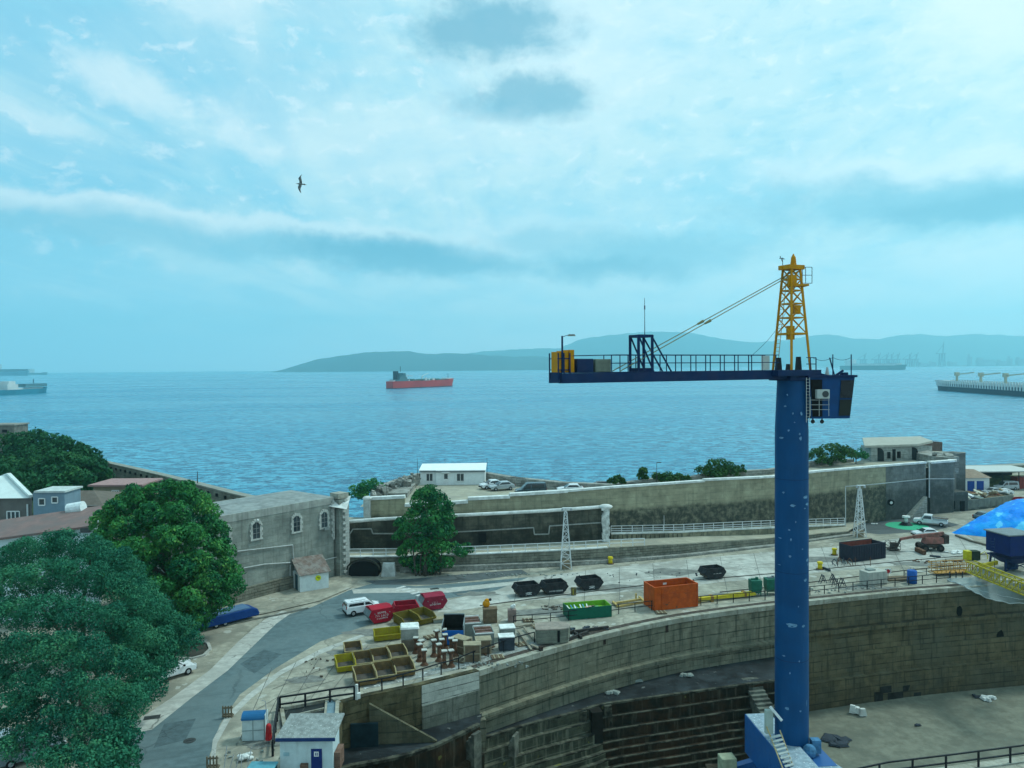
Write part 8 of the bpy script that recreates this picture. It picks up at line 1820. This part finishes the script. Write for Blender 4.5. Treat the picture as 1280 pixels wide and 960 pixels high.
for s_ in (-.7, .7):
    for z in (.1, .75, 1.35): 
        q0 = o0 + Vector((0, s_, z)); q1 = o1 + Vector((0, s_, z)); mb.bar(q0, q1, .08)
    for k in range(9): t = k / 8; q = o0.lerp(o1, t) + Vector((0, s_, 0)); mb.bar(q + Vector((0, 0, .1)), q + Vector((0, 0, 1.35)), .06)
for k in range(7):
    t0, t1 = math.pi * k / 7 + math.pi / 2, math.pi * (k + 1) / 7 + math.pi / 2
    for z in (.1, .75, 1.35): mb.bar(o0 + Vector((.7 * math.cos(t0), .7 * math.sin(t0), z)), o0 + Vector((.7 * math.cos(t1), .7 * math.sin(t1), z)), .08)
mb.build('end_cage', mat('gangway_orange', (.42, .22, .05), .6, .15, 2.0), gw)
mb = MB(); mb.bar(o0 + Vector((0, 0, .05)), o1 + Vector((0, 0, .05)), 1.4, .1); mb.build('cage_floor', mat('gangway_orange', ()), gw)
mb = MB(); mb.bar(A(1225, 708, 1.2), A(1246, 703, 1.2), .35, .5); mb.bar(A(1226, 706, 1.6), A(1244, 702, 1.6), .12); mb.build('side_arm', M_gy, gw)
for px in (1187, 1195, 1203, 1224): p = A(px, 723, 0); mb = MB(); mb.bar(p, p + Vector((0, 0, .9)), .1); mb.build('prop', M_dk, gw)
# grey net hanging over the dock edge
nt = placed('hanging_net', 'large grey translucent net sagging from the gangway over the dock edge', 'net', A(1240, 728)); vs, fs = [], []
top = [(1184, 723), (1200, 722), (1220, 721), (1240, 722), (1262, 726), (1300, 740)]; bot = [(1184, 724.5), (1200, 730), (1217, 739.5), (1236, 748.5), (1262, 754), (1300, 754)]
NU = 30
def lerp_poly(P, t): k = min(len(P) - 2, int(t * (len(P) - 1))); f = t * (len(P) - 1) - k; return (P[k][0] + (P[k + 1][0] - P[k][0]) * f, P[k][1] + (P[k + 1][1] - P[k][1]) * f)
for i in range(NU + 1):
    t = i / NU; a = lerp_poly(top, t); b = lerp_poly(bot, t); wa = A(a[0], a[1], .8); wb = T(b[0], b[1], A(b[0], 728).y - 1.2 - 2.0 * math.sin(math.pi * t * .9))
    for j in range(9): f = j / 8; p = wa.lerp(wb, f); p = p + Vector((0, 0, -.35 * math.sin(math.pi * f) + .05 * math.sin(i * 1.7 + j))); vs.append(tuple(p))
for i in range(NU):
    for j in range(8): a = i * 9 + j; fs.append((a, a + 1, a + 10, a + 9))
mb = MB(); mb.add(vs, fs); mb.build('mesh_sheet', mat('net_grey', (.32, .38, .38), .8, .1, 2.0, alpha=.62), nt, True)
mb = MB(); mb.tube([Vector(vs[i * 9 + 8]) for i in range(NU + 1)], .06, 5); mb.tube([Vector(vs[i * 9 + 5]) for i in range(8, NU + 1)], .03, 4); mb.build('edge_rope', mat('pale_rope', (.45, .50, .50), .8), nt)
# rubble bay, red skip, container at the far right yard
ry = placed('rubble_bay', 'walled bay heaped with mixed rubble and planks at the far right', 'rubble bay', A(1238, 637)); a, b = A(1210, 638.5), A(1267, 632)
mb = MB(); mb.wall([XY(a), XY(b)], 2.0, 0, .4); mb.wall([XY(b), XY(b + Vector((1.5, 7, 0)))], 2.0, 0, .4); mb.build('wall', mat('bay_wall', (.18, .19, .16), .9, .25, 1.0, .4, 3.0, brick=(2.0, 2.5, .06, .4)), ry)
g = random.Random(3)
for nm, cc, n in (('planks', (.30, .22, .13), 14), ('pale_rubble', (.50, .48, .38), 10), ('rusty_scrap', (.20, .08, .05), 9), ('white_scrap', (.66, .68, .66), 7)):
    mb = MB()
    for k in range(n):
        t = g.random(); p = a.lerp(b, .05 + .9 * t) + Vector((0, g.uniform(.8, 5), 0)); zz = g.uniform(1.5, 2.7); M_ = Matrix.Translation((p.x, p.y, zz)) @ Euler((g.uniform(-.4, .4), g.uniform(-.4, .4), g.uniform(0, 3))).to_matrix().to_4x4(); mb.box((0, 0, 0), (g.uniform(.8, 2.6), g.uniform(.3, .9), g.uniform(.15, .4)), M=M_)
    q = mb.build(nm, mat('scrap_' + nm, cc, .9, .3, 2.0), ry); q['kind'] = 'stuff'
mb = MB(); mb.prism([XY(a + Vector((.5, .5, 0))), XY(b + Vector((-.2, .5, 0))), XY(b + Vector((0, 6, 0))), XY(a + Vector((0, 6, 0)))], 0, 1.6); mb.build('fill', M_wood, ry)
skip('skip', 'small bright red skip at the end of the rubble bay', A(1273, 632), R(10), M_red, M_red, None, 3.0, 1.7, 1.5)
o = placed('red_container', 'rust red shipping container under the canopy at the right edge', 'container', A(1280, 613)); p = A(1272, 611); mb = MB(); mb.bx(p.x, p.x + 6, p.y, p.y + 2.4, 0, 2.5); mb.build('body', mat('container_red', (.25, .05, .04), .7, .15, 2.0), o)
for k in range(10): mb = MB(); x = p.x + .4 + k * .6; mb.bx(x, x + .2, p.y - .08, p.y - .002, .1, 2.4); mb.build('rib', mat('container_red', ()), o)
gp = 'white and pale vehicles by the open shed'
car('silver car in front of the blue door store', A(1240.5, 618), R(190), P_s, group=gp, L=4.0); car('small white car on the concrete below the open shed', A(1254, 618.5), R(180), P_w, group=gp, L=3.6, hgt=1.3); van('pale van parked under the open canopy shed', A(1258, 612), R(180), P_s, group=gp)
# debris on the dock floor and platform
def debris(name, label, cat, px, py, z, m_, sx, sy, h=.25, n=5, seed=1):
    r_ = random.Random(seed); o = thing(name, label, cat, A(px, py, z + .02), 0); mb = MB()
    for k in range(n): mb.box((r_.uniform(-sx, sx) * .5, r_.uniform(-sy, sy) * .5, h * .5 + r_.uniform(0, .1)), (sx * r_.uniform(.4, .8), sy * r_.uniform(.4, .8), h * r_.uniform(.5, 1)), r_.uniform(0, 3), taper=.7)
    q = mb.build('pieces', m_, o); q['kind'] = 'stuff'; return o
debris('white_bag', 'crumpled white bag on the dock floor near the wall foot', 'bag', 1073, 893, FLOOR, M_lime, 1.1, .9, .9, 6, 1)
debris('white_debris', 'white debris beside a dark scrap on the far right of the dock floor', 'debris', 1237, 875, FLOOR, M_lime, 1.4, .7, .35, 6, 2)
debris('dark_scrap', 'dark scrap left of the white debris on the dock floor', 'scrap', 1227, 872, FLOOR, M_dk, 1.6, .9, .2, 4, 3)
debris('dark_mats', 'pile of dark mats lying on the dock floor right of the crane', 'mats', 1048, 928, FLOOR, M_dk, 2.6, 1.8, .25, 6, 4)
debris('small_dark_plate', 'small dark plate alone in the middle of the dock floor', 'plate', 1147, 908, FLOOR, M_dk, .9, .5, .12, 2, 5)
for k, (px, py, lb) in enumerate(((795, 851, 'ring of broken concrete on the working platform'), (842, 838, 'pale broken block near the curved wall on the platform'), (858, 846, 'white slab lying on the dark platform'), (765, 868, 'tan rubble near the left end of the platform'))):
    debris('platform_rubble', lb, 'rubble', px, py, PZ, M_gp, 1.2, .8, .25, 5, 10 + k)
o = thing('concrete_cube', 'pale mossy concrete block at the foot of the crane base', 'block', T(909, 958, 50) * 1.0, .1); m_ = MB(); m_.box((0, 0, .2), (1.0, .9, 1.0)); m_.build('block_body', mat('o_moss_block', (.30, .32, .22), .9, .2, 2.0), o, bevel=.05)
mb = MB(); p = T(909, 962, 50); mb.bx(p.x - 1.2, p.x + 1.2, 49, 51, FLOOR, p.z - .32 + .2); s_ = mb.build('plinth', M_dock2, None); tag(s_, 'dark stone plinth carrying the mossy block below the crane', 'plinth')
# service pipe / curb on wall foot near arch etc
o = thing('blue_kiosk_tank', 'x', 'tank', (0, 0, -50)); bpy.data.objects.remove(o)

# manhole covers and extra clutter
for px, py, r_, lb in ((190, 897, .55, 'dark square manhole cover beside the pale footway strip at lower left'), (237, 926, .45, 'round manhole cover in the middle of the lower road'), (543, 736, .5, 'dark drain slot in the road behind the red skips')):
    c_ = A(px, py); o = thing('manhole_cover', lb, 'manhole cover', Vector((c_.x, c_.y, .012)), .3, 'covers set in the road'); m_ = MB(); m_.box((0, 0, .006), (r_ * 2.2, r_ * 1.3, .012)) if px != 237 else m_.cyl((0, 0, 0), (0, 0, .012), r_, r_, 18); m_.build('plate', mat('o_cover_iron', (.05, .055, .055), .6, .3, 4.0), o); m_ = MB(); m_.box((0, 0, .014), (r_ * 1.2, .06, .004)); m_.build('lifting_slot', M_void_w, o)
def pallet(label, px, py, rz, tilt=0.0, z=.03):
    o = thing('wooden_pallet', label, 'pallet', A(px, py, z), rz, 'wooden pallets among the crates'); o.rotation_euler[0] = tilt
    for k in range(6): m_ = MB(); m_.bx(-.6 + k * .21, -.46 + k * .21, -.5, .5, .12, .145); m_.build('slat', M_pwood if k % 2 else M_wood, o)
    for y in (-.44, 0, .44): m_ = MB(); m_.bx(-.6, .6, y - .05, y + .05, 0, .118); m_.build('bearer', M_wood, o)
for px, py, rz, ti, lb in ((652, 806, .4, 0, 'pallet lying flat just left of the planks'), (622, 822, .2, 0, 'pallet lying by the railing below the slate box'), (602, 786, .9, 0, 'pallet behind the racks near the tall brown box'), (660, 776, .1, 0, 'pallet lying right of the white bundle cabinet'), (538, 797, .5, 0, 'pallet between the stone block and the blue fronted bin'), (574, 826, -.3, 0, 'pallet in front of the tilted plywood crate'), (672, 784, .7, .25, 'pallet propped behind the timber block'), (826, 766, .1, 0, 'pallet lying in front of the orange bin')): pallet(lb, px, py, rz, ti)
def scraps(label, px, py, n, sx, sy, m_, seed, sz=.5):
    r_ = random.Random(seed); o = thing('scrap_litter', label, 'scrap', A(px, py, .03), 0); mb = MB()
    for k in range(n): s_ = sz * r_.uniform(.3, 1.2); mb.box((r_.uniform(-sx, sx), r_.uniform(-sy, sy), .05), (s_, s_ * r_.uniform(.15, .6), r_.uniform(.05, .18)), r_.uniform(0, 3))
    q = mb.build('pieces', m_, o); q['kind'] = 'stuff'
scraps('rusty scrap bits strewn between the pillars and the crates', 584, 812, 26, 2.6, 1.6, M_rust, 71); scraps('pale chips strewn along the railing below the crates', 600, 832, 40, 4.5, .7, M_gp, 72, .3)
scraps('brown rubbish patch left of the green bin', 693, 760, 22, 1.6, .8, M_dirt, 73); scraps('dark bits littering the ground behind the timber block', 716, 787, 34, 4.0, .9, M_dk, 74); scraps('small pale litter around the trestles', 1060, 738, 30, 6.0, 1.0, M_gp, 75, .3)
scraps('rusty bits by the boom lift timbers', 1176, 702, 26, 4.0, 1.2, M_rust, 76); scraps('pale stones on the concrete by the lower hut', 320, 940, 20, 2.2, 1.6, M_gp, 77, .25); scraps('dark bits on the yard left of the tubs', 410, 835, 18, 2.5, 2.5, M_dirt, 78, .25)
scraps('small rubble along the foot of the low stone wall', 640, 719, 44, 9.0, .6, M_gp, 79, .35); scraps('pebbles and litter on the pale apron behind the black skips', 790, 722, 30, 9.0, 2.5, M_dk, 80, .22)
# ================================================================== SHIPS, PORT AND BIRD
def hull_mesh(L, B, D, sheer=.0, fc=2.0, nst=18, stern=0.0):
    """D freeboard; bow towards +x"""
    mb = MB(); rows = []
    for i in range(nst + 1):
        t = i / nst; x = (t - .5) * L
        f = 1.0 if .08 < t < .80 else (math.sqrt(max(0, 1 - ((t - .80) / .20) ** 2)) if t >= .80 else .78 + .22 * t / .08)
        hb = B / 2 * max(f, .03); hw = hb * (.96 if t < .8 else .82)
        d = D + (fc if t > .90 else 0) + sheer * (2 * t - 1) ** 2
        rake = (L * .03) if t > .95 else 0
        rows.append([(x, -hw, -1), (x + rake * .0, -hw, 0.02), (x + rake, -hb, d), (x + rake, hb, d), (x, hw, .02), (x, hw, -1)])
    vs = [p for r in rows for p in r]; fs = []
    for i in range(nst):
        for j in range(5): a = i * 6 + j; fs.append((a, a + 6, a + 7, a + 1))
    fs += [(0, 1, 2, 3, 4, 5), tuple(nst * 6 + k for k in (5, 4, 3, 2, 1, 0))]
    mb.add(vs, fs); return mb
def ship(name, label, cat, loc, rz, L, B, D, hullm, parts, group=None, fc=2.0, boot=None):
    o = thing(name, label, cat, loc, rz, group); hull_mesh(L, B, D, .3, fc).build('hull', hullm, o)
    if boot:
        m_ = hull_mesh(L * 1.001, B * 1.01, .9, 0, 0); m_.build('waterline_band', boot, o)
    for nm, boxes, m_ in parts:
        mb = MB()
        for b in boxes:
            if b[0] == 'bar': mb.bar(b[1], b[2], b[3])
            elif b[0] == 'cyl': mb.cyl(b[1], b[2], b[3], b[3], 8)
            else: mb.bx(*b)
        mb.build(nm, m_, o)
    return o
def ps(n, c): return mat('o_' + n, c, .6, .12, .05)
S_red, S_dark, S_white, S_green, S_teal, S_deck = ps('tanker_red', (.52, .035, .03)), ps('ship_navy', (.02, .035, .05)), ps('ship_white', (.60, .62, .60)), ps('ship_green', (.03, .16, .17)), ps('ship_teal', (.03, .20, .28)), ps('deck_green', (.10, .16, .12))
a, b = A(487, 486, SEA), A(565, 482.5, SEA); L = (b - a).length; c = (a + b) / 2
D = 10.5
ship('tanker', 'red tanker with white upperworks at its stern lying off the shore', 'ship', c, math.atan2(b.y - a.y, b.x - a.x), L, 17, D, S_red, [
  ('superstructure', [(-L * .45, -L * .27, -7, 7, D, D + 2.6), (-L * .40, -L * .29, -6.5, 6.5, D + 2.6, D + 6), (-L * .38, -L * .30, -5.5, 5.5, D + 6, D + 10), (-L * .36, -L * .32, -7.5, 7.5, D + 10, D + 12.2)], ps('tanker_house', (.10, .18, .20))), ('deck_house', [(-L * .29, -L * .24, -5, 5, D + .1, D + 2.4), (-L * .475, -L * .455, -5, 5, D, D + 1.6)], S_white), ('manifold', [(-L * .02, L * .015, -7.5, -6.2, D + .2, D + 4.2), (L * .04, L * .06, -7.5, -6.2, D + .2, D + 3.4), (L * .13, L * .16, -5, -3.5, D + .2, D + 3)], S_white),
  ('funnel', [(-L * .43, -L * .39, -2.5, 2.5, D + 3, D + 15)], S_dark), ('mast', [('cyl', (-L * .34, 0, D + 14), (-L * .34, 0, D + 22), .4)], S_dark),
  ('deck_pipes', [(-L * .27, L * .38, -2, 2, D + .2, D + 1.6), (-L * .05, L * .1, -7, 7, D + .2, D + 2.4), (-L * .2, -L * .17, -6, 6, D, D + 3), (L * .2, L * .23, -6, 6, D, D + 2.6)], S_deck),
  ('deck_crane', [('cyl', (0.02 * L, 3, D), (0.02 * L, 3, D + 7), .8), ('bar', (0.02 * L, 3, D + 7), (L * .12, 3, D + 11), .8)], S_white),
  ('deck_crane', [('cyl', (-.22 * L, 3, D), (-.22 * L, 3, D + 9), .7), ('bar', (-.22 * L, 3, D + 9), (-L * .13, 3, D + 7), .7)], S_white),
  ('foremast', [('cyl', (L * .43, 0, D + 2), (L * .43, 0, D + 10), .4)], S_dark), ('bow_rail', [(L * .36, L * .47, -5, 5, D + 1.6, D + 2.9)], S_white)], None, 2.0, ps('boot_dark', (.10, .02, .03)))
# bulk carrier at right
a, b = A(1174.5, 487, SEA), A(1345, 499.5, SEA); d = (b - a); L = d.length; c = (a + b) / 2; D = 8.0
def hbk(x): t = x / L + .5; return 12.9 * (1.0 if t < .80 else math.sqrt(max(.02, 1 - ((t - .80) / .20) ** 2)))
sps = [(-L * .40 + k * L * .0205, -L * .40 + k * L * .0205 + 2.4, s_ * hbk(-L * .40 + k * L * .0205 + 2) - .4, s_ * hbk(-L * .40 + k * L * .0205 + 2) + .4, D - 3.0, D + 3.6) for k in range(42) for s_ in (-1, 1)]
bk = ship('log_carrier', 'dark hulled log carrier with rows of white deck stanchions at the right edge', 'ship', c, math.atan2(-d.y, -d.x), L, 26, D, ps('carrier_hull', (.018, .04, .065)), [
  ('hatch_covers', [(-L * .40, -L * .26, -8, 8, D, D + 2.5), (-L * .22, -L * .08, -8, 8, D, D + 2.5), (-L * .04, L * .10, -8, 8, D, D + 2.5), (L * .14, L * .30, -8, 8, D, D + 2.5), (L * .40, L * .485, -7, 7, D + 1.5, D + 3)], S_white),
  ('bulwark', [(-L * .46, L * .40, -12.9, -12.6, D - .4, D + 1.0)], S_white)])
mb = MB()
for s_ in sps: mb.bx(*s_)
q = mb.build('deck_stanchions', S_white, bk); q['kind'] = 'stuff'
M_cr = ps('cream_crane', (.48, .46, .34))
for k, x in enumerate((L * .33, L * .12, -L * .07, -L * .25)):
    mb = MB(); mb.cyl((x, 0, D), (x, 0, D + 9), 1.5, 1.3, 8); mb.box((x, 0, D + 10.5), (4, 4, 4)); mb.bar((x, 0, D + 10), (x - L * .15, 0, D + 12.5), 1.1); mb.build('deck_crane', M_cr, bk)
mb = MB(); mb.bx(-L * .49, -L * .42, -11, 11, D, D + 14); mb.build('superstructure', S_white, bk)
# teal ship at left edge
a, b = A(57, 491, SEA), A(-26, 495.5, SEA); d = a - b; L = d.length; c = (a + b) / 2; D = 6.5
ship('moored_vessel', 'teal hulled vessel with a long flat platform deck at the left edge', 'ship', c, math.atan2(d.y, d.x), L, 18, D, S_teal, [
  ('superstructure', [(-L * .18, -L * .02, -7, 7, D, D + 7), (-L * .15, -L * .05, -6, 6, D + 7, D + 11)], S_white), ('platform_deck', [(L * .08, L * .43, -8, 8, D + 3.0, D + 7.0)], ps('vessel_teal_grey', (.09, .19, .22))),
  ('mast', [('cyl', (L * .3, 0, D + 5), (L * .3, 0, D + 13), .5)], S_dark), ('deck_gear', [(L * .0, L * .4, -5, 5, D, D + 2)], S_white)])
far_g = 'small hazy ships near the horizon'
def farship(label, x0, x1, y, cl, h=8, sup=True, top=None, dd=None):
    a, b = A(x0, y, SEA), A(x1, y, SEA); c = (a + b) / 2; L = (b - a).length; D = L * .045 if dd is None else dd
    P = [('superstructure', [(-L * .42, -L * .30, -L * .05, L * .05, D, D + L * .09)], S_white)] if sup else []
    if top: P.append(('cargo', [(-L * .28, L * .42, -L * .05, L * .05, D, D + L * .03)], top))
    return ship('distant_ship', label, 'ship', c, math.atan2(b.y - a.y, b.x - a.x), L, L * .14, D, cl, P, far_g, L * .01)
farship('tiny hazy ship at the tip of the headland', 370, 384, 463.2, S_teal); farship('hazy cargo ship below the left end of the headland', 392, 413, 463.4, S_green, top=S_dark); farship('tiny hazy ship just above the stern deck of the red tanker', 545, 558, 462.3, S_green)
farship('long flat hazy ship behind the teal vessel at the left', -12, 33, 469.5, S_teal, top=S_dark); farship('small hazy ship right of the teal vessel', 36, 58, 468.5, S_green)
farship('long green ship with white deck cargo right of the crane cab', 1053, 1131, 462.3, S_green, top=S_white, dd=20)
# container cranes on the far shore
def sts(px, py, label, big=1.0):
    b = T(px, py, 6450); b.z = SEA + 4; h = 92 * big; o = thing('port_crane', label, 'crane', b, 0.25, 'hazy container cranes across the bay'); M_pc = mat('o_port_crane_blue', (.015, .03, .06), .7)
    mb = MB()
    for x in (-22, 22):
        for y in (-10, 10): mb.bar((x, y, 0), (x * .7, y, h * .62), 6)
    mb.bar((-22, -10, h * .3), (22, -10, h * .3), 4); mb.build('portal', M_pc, o)
    mb = MB(); mb.bar((-60, 0, h * .64), (40, 0, h * .64), 6); mb.bar((10, 0, h * .64), (30 if big < 1.3 else 18, 0, h * 1.25), 4); mb.bar((-60, 0, h * .64), (12, 0, h * 1.1), 2.5); mb.bar((8, 0, h * .62), (12, 0, h * 1.12), 5); mb.build('boom', M_pc, o)
for px, lb in ((1079, 'first container crane from the left, above the green ship'), (1097, 'container crane above the middle of the green ship'), (1107, 'container crane, left one of three close together'), (1113, 'container crane, middle one of three close together'), (1121, 'container crane, right one of three close together'), (1135.5, 'container crane, left one of the pair right of the green ship'), (1144, 'container crane, right one of the pair right of the green ship')): sts(px, 454, lb)
sts(1177.5, 454, 'tallest hazy crane with its boom raised, alone on the far shore', 1.75)
g = random.Random(15)
def farblock(label, px, w, h, n=1, cat='building', name='port_building'):
    b = T(px, 454, 6550); b.z = SEA + 4; w *= .82; h *= .95; o = thing(name, label, cat, b, 0, 'hazy port buildings across the bay'); mb = MB(); mb.bx(-w / 2, w / 2, -20, 20, 0, h); mb.build('block', mat('o_port_block', (.32, .33, .33), .8, .3, .01), o)
    mb = MB(); mb.bx(-w / 2 + 4, -w / 2 + w * .3, -15, 15, h, h * 1.35); mb.build('roof_plant', mat('o_port_block', ()), o)
for i, (px, w, h, lb) in enumerate(((1154, 90, 26, 'low hazy shed just left of the tall far crane'), (1165, 60, 34, 'hazy warehouse close left of the tall far crane'), (1190, 80, 30, 'hazy shed just right of the tall far crane'), (1212, 26, 78, 'slim hazy tower left of the long pale terminal'), (1232, 180, 52, 'long pale hazy terminal block right of the slim tower'), (1252, 90, 38, 'hazy block right of the long pale terminal'), (1262, 30, 62, 'narrow hazy tower near the right edge of the far port'), (1275, 70, 55, 'hazy block at the right edge of the far port'))): farblock(lb, px, w, h)
# the gull
c = T(375, 229.5, 52.0); gu = placed('gull', 'dark gull banking with wings spread against the sky', 'bird', c)
M_bird = mat('gull_feathers', (.10, .12, .12), .8, .25, 8.0, col2=(.30, .32, .32), c2amt=.5, c2scale=6.0)
def BP(px, py, dy=0.0): p = T(px, py, 52.0 + dy); return p
def loft(sections, n=8):
    """sections: (centre, radius_a, radius_b, u, w)"""
    mb = MB(); vs = []
    for (cc, ra, rb, u, w) in sections:
        for k in range(n): t = 2 * math.pi * k / n; vs.append(tuple(cc + u * ra * math.cos(t) + w * rb * math.sin(t)))
    fs = []
    for i in range(len(sections) - 1):
        for k in range(n): fs.append((i * n + k, i * n + (k + 1) % n, (i + 1) * n + (k + 1) % n, (i + 1) * n + k))
    fs += [tuple(range(n - 1, -1, -1)), tuple((len(sections) - 1) * n + k for k in range(n))]; return mb.add(vs, fs)
U, W_, V_ = Vector((1, 0, 0)), Vector((0, 1, 0)), Vector((0, 0, 1))
mb = MB()
secs = [(370, 229.6, .01, .03), (371.5, 229.6, .015, .05), (373, 229.8, .045, .05), (375.5, 229.9, .07, .08), (377.5, 230.1, .055, .07), (378.7, 230.3, .035, .04), (379.7, 230.4, .045, .045), (380.9, 230.6, .05, .045), (381.8, 230.7, .02, .02), (382.6, 230.8, .006, .006)]
body = loft([(BP(x, y), rz_, ry_, V_, W_) for x, y, rz_, ry_ in secs]); mb.v += body.v; mb.f += body.f
def wing(pts):
    o = len(mb.v); n = len(pts)
    for (x0, y0, x1, y1, dy, th) in pts:
        le, te = BP(x1, y1, dy), BP(x0, y0, dy); mid = le.lerp(te, .35)
        for p in (le, mid - W_ * th, te, mid + W_ * th): mb.v.append(tuple(p))
    for i in range(n - 1):
        for k in range(4): a = o + i * 4 + k; b = o + i * 4 + (k + 1) % 4; mb.f.append((a, b, b + 4, a + 4))
    mb.f.append((o, o + 3, o + 2, o + 1)); e = o + 4 * (n - 1); mb.f.append((e, e + 1, e + 2, e + 3))
wing([(374, 229.5, 377.5, 229.5, 0, .035), (374.2, 226.8, 377.6, 227, -.05, .03), (373.9, 225, 377.2, 225, -.10, .028), (372.8, 223.6, 376.6, 222.8, -.13, .025), (373.6, 221.8, 376.3, 220.8, -.10, .02), (375.6, 219.6, 377.0, 219.2, -.05, .012), (377.2, 217.9, 377.5, 217.9, 0, .004)])
wing([(374, 230.5, 377.5, 230.5, 0, .035), (372.6, 232.6, 376.8, 232.8, -.05, .03), (372.4, 234.6, 375.9, 235, -.1, .028), (373.2, 237, 375.6, 237.2, -.12, .022), (374.3, 239, 376, 239.2, -.08, .015), (376.1, 241.4, 376.5, 241.4, 0, .004)])
gb2 = mb.build('gull_body', M_bird, gu, True)
mb = MB(); mb.cyl(BP(382.4, 230.8), BP(383.6, 231.0), .012, .003, 6); mb.build('beak', mat('beak_yellow', (.45, .30, .03), .6), gu)
for s_ in (-1, 1): mb = MB(); mb.sphere(BP(381.4, 230.3, s_ * .04), .008, 6, 4); mb.build('eye', M_void_w, gu)
# ---- air over the bay: one closed box round the whole scene
def haze():
    m = bpy.data.materials.new('haze_air'); m.use_nodes = True; t = m.node_tree; t.nodes.clear()
    v = t.nodes.new('ShaderNodeVolumePrincipled'); v.inputs['Color'].default_value = (0.50, 0.92, 1.0, 1); v.inputs['Density'].default_value = HAZE_D
    v.inputs['Anisotropy'].default_value = 0.55
    o = t.nodes.new('ShaderNodeOutputMaterial'); t.links.new(v.outputs[0], o.inputs['Volume'])
    mb = MB(); mb.bx(-11500, 11500, -400, 11200, FLOOR - 1.0, 760.0); ob = mb.build('haze', m); ob['kind'] = 'stuff'; ob.visible_shadow = True
HAZE_D = 1.55e-4
haze()
for o in bpy.data.objects:
    if 'inplace' in o: del o['inplace']
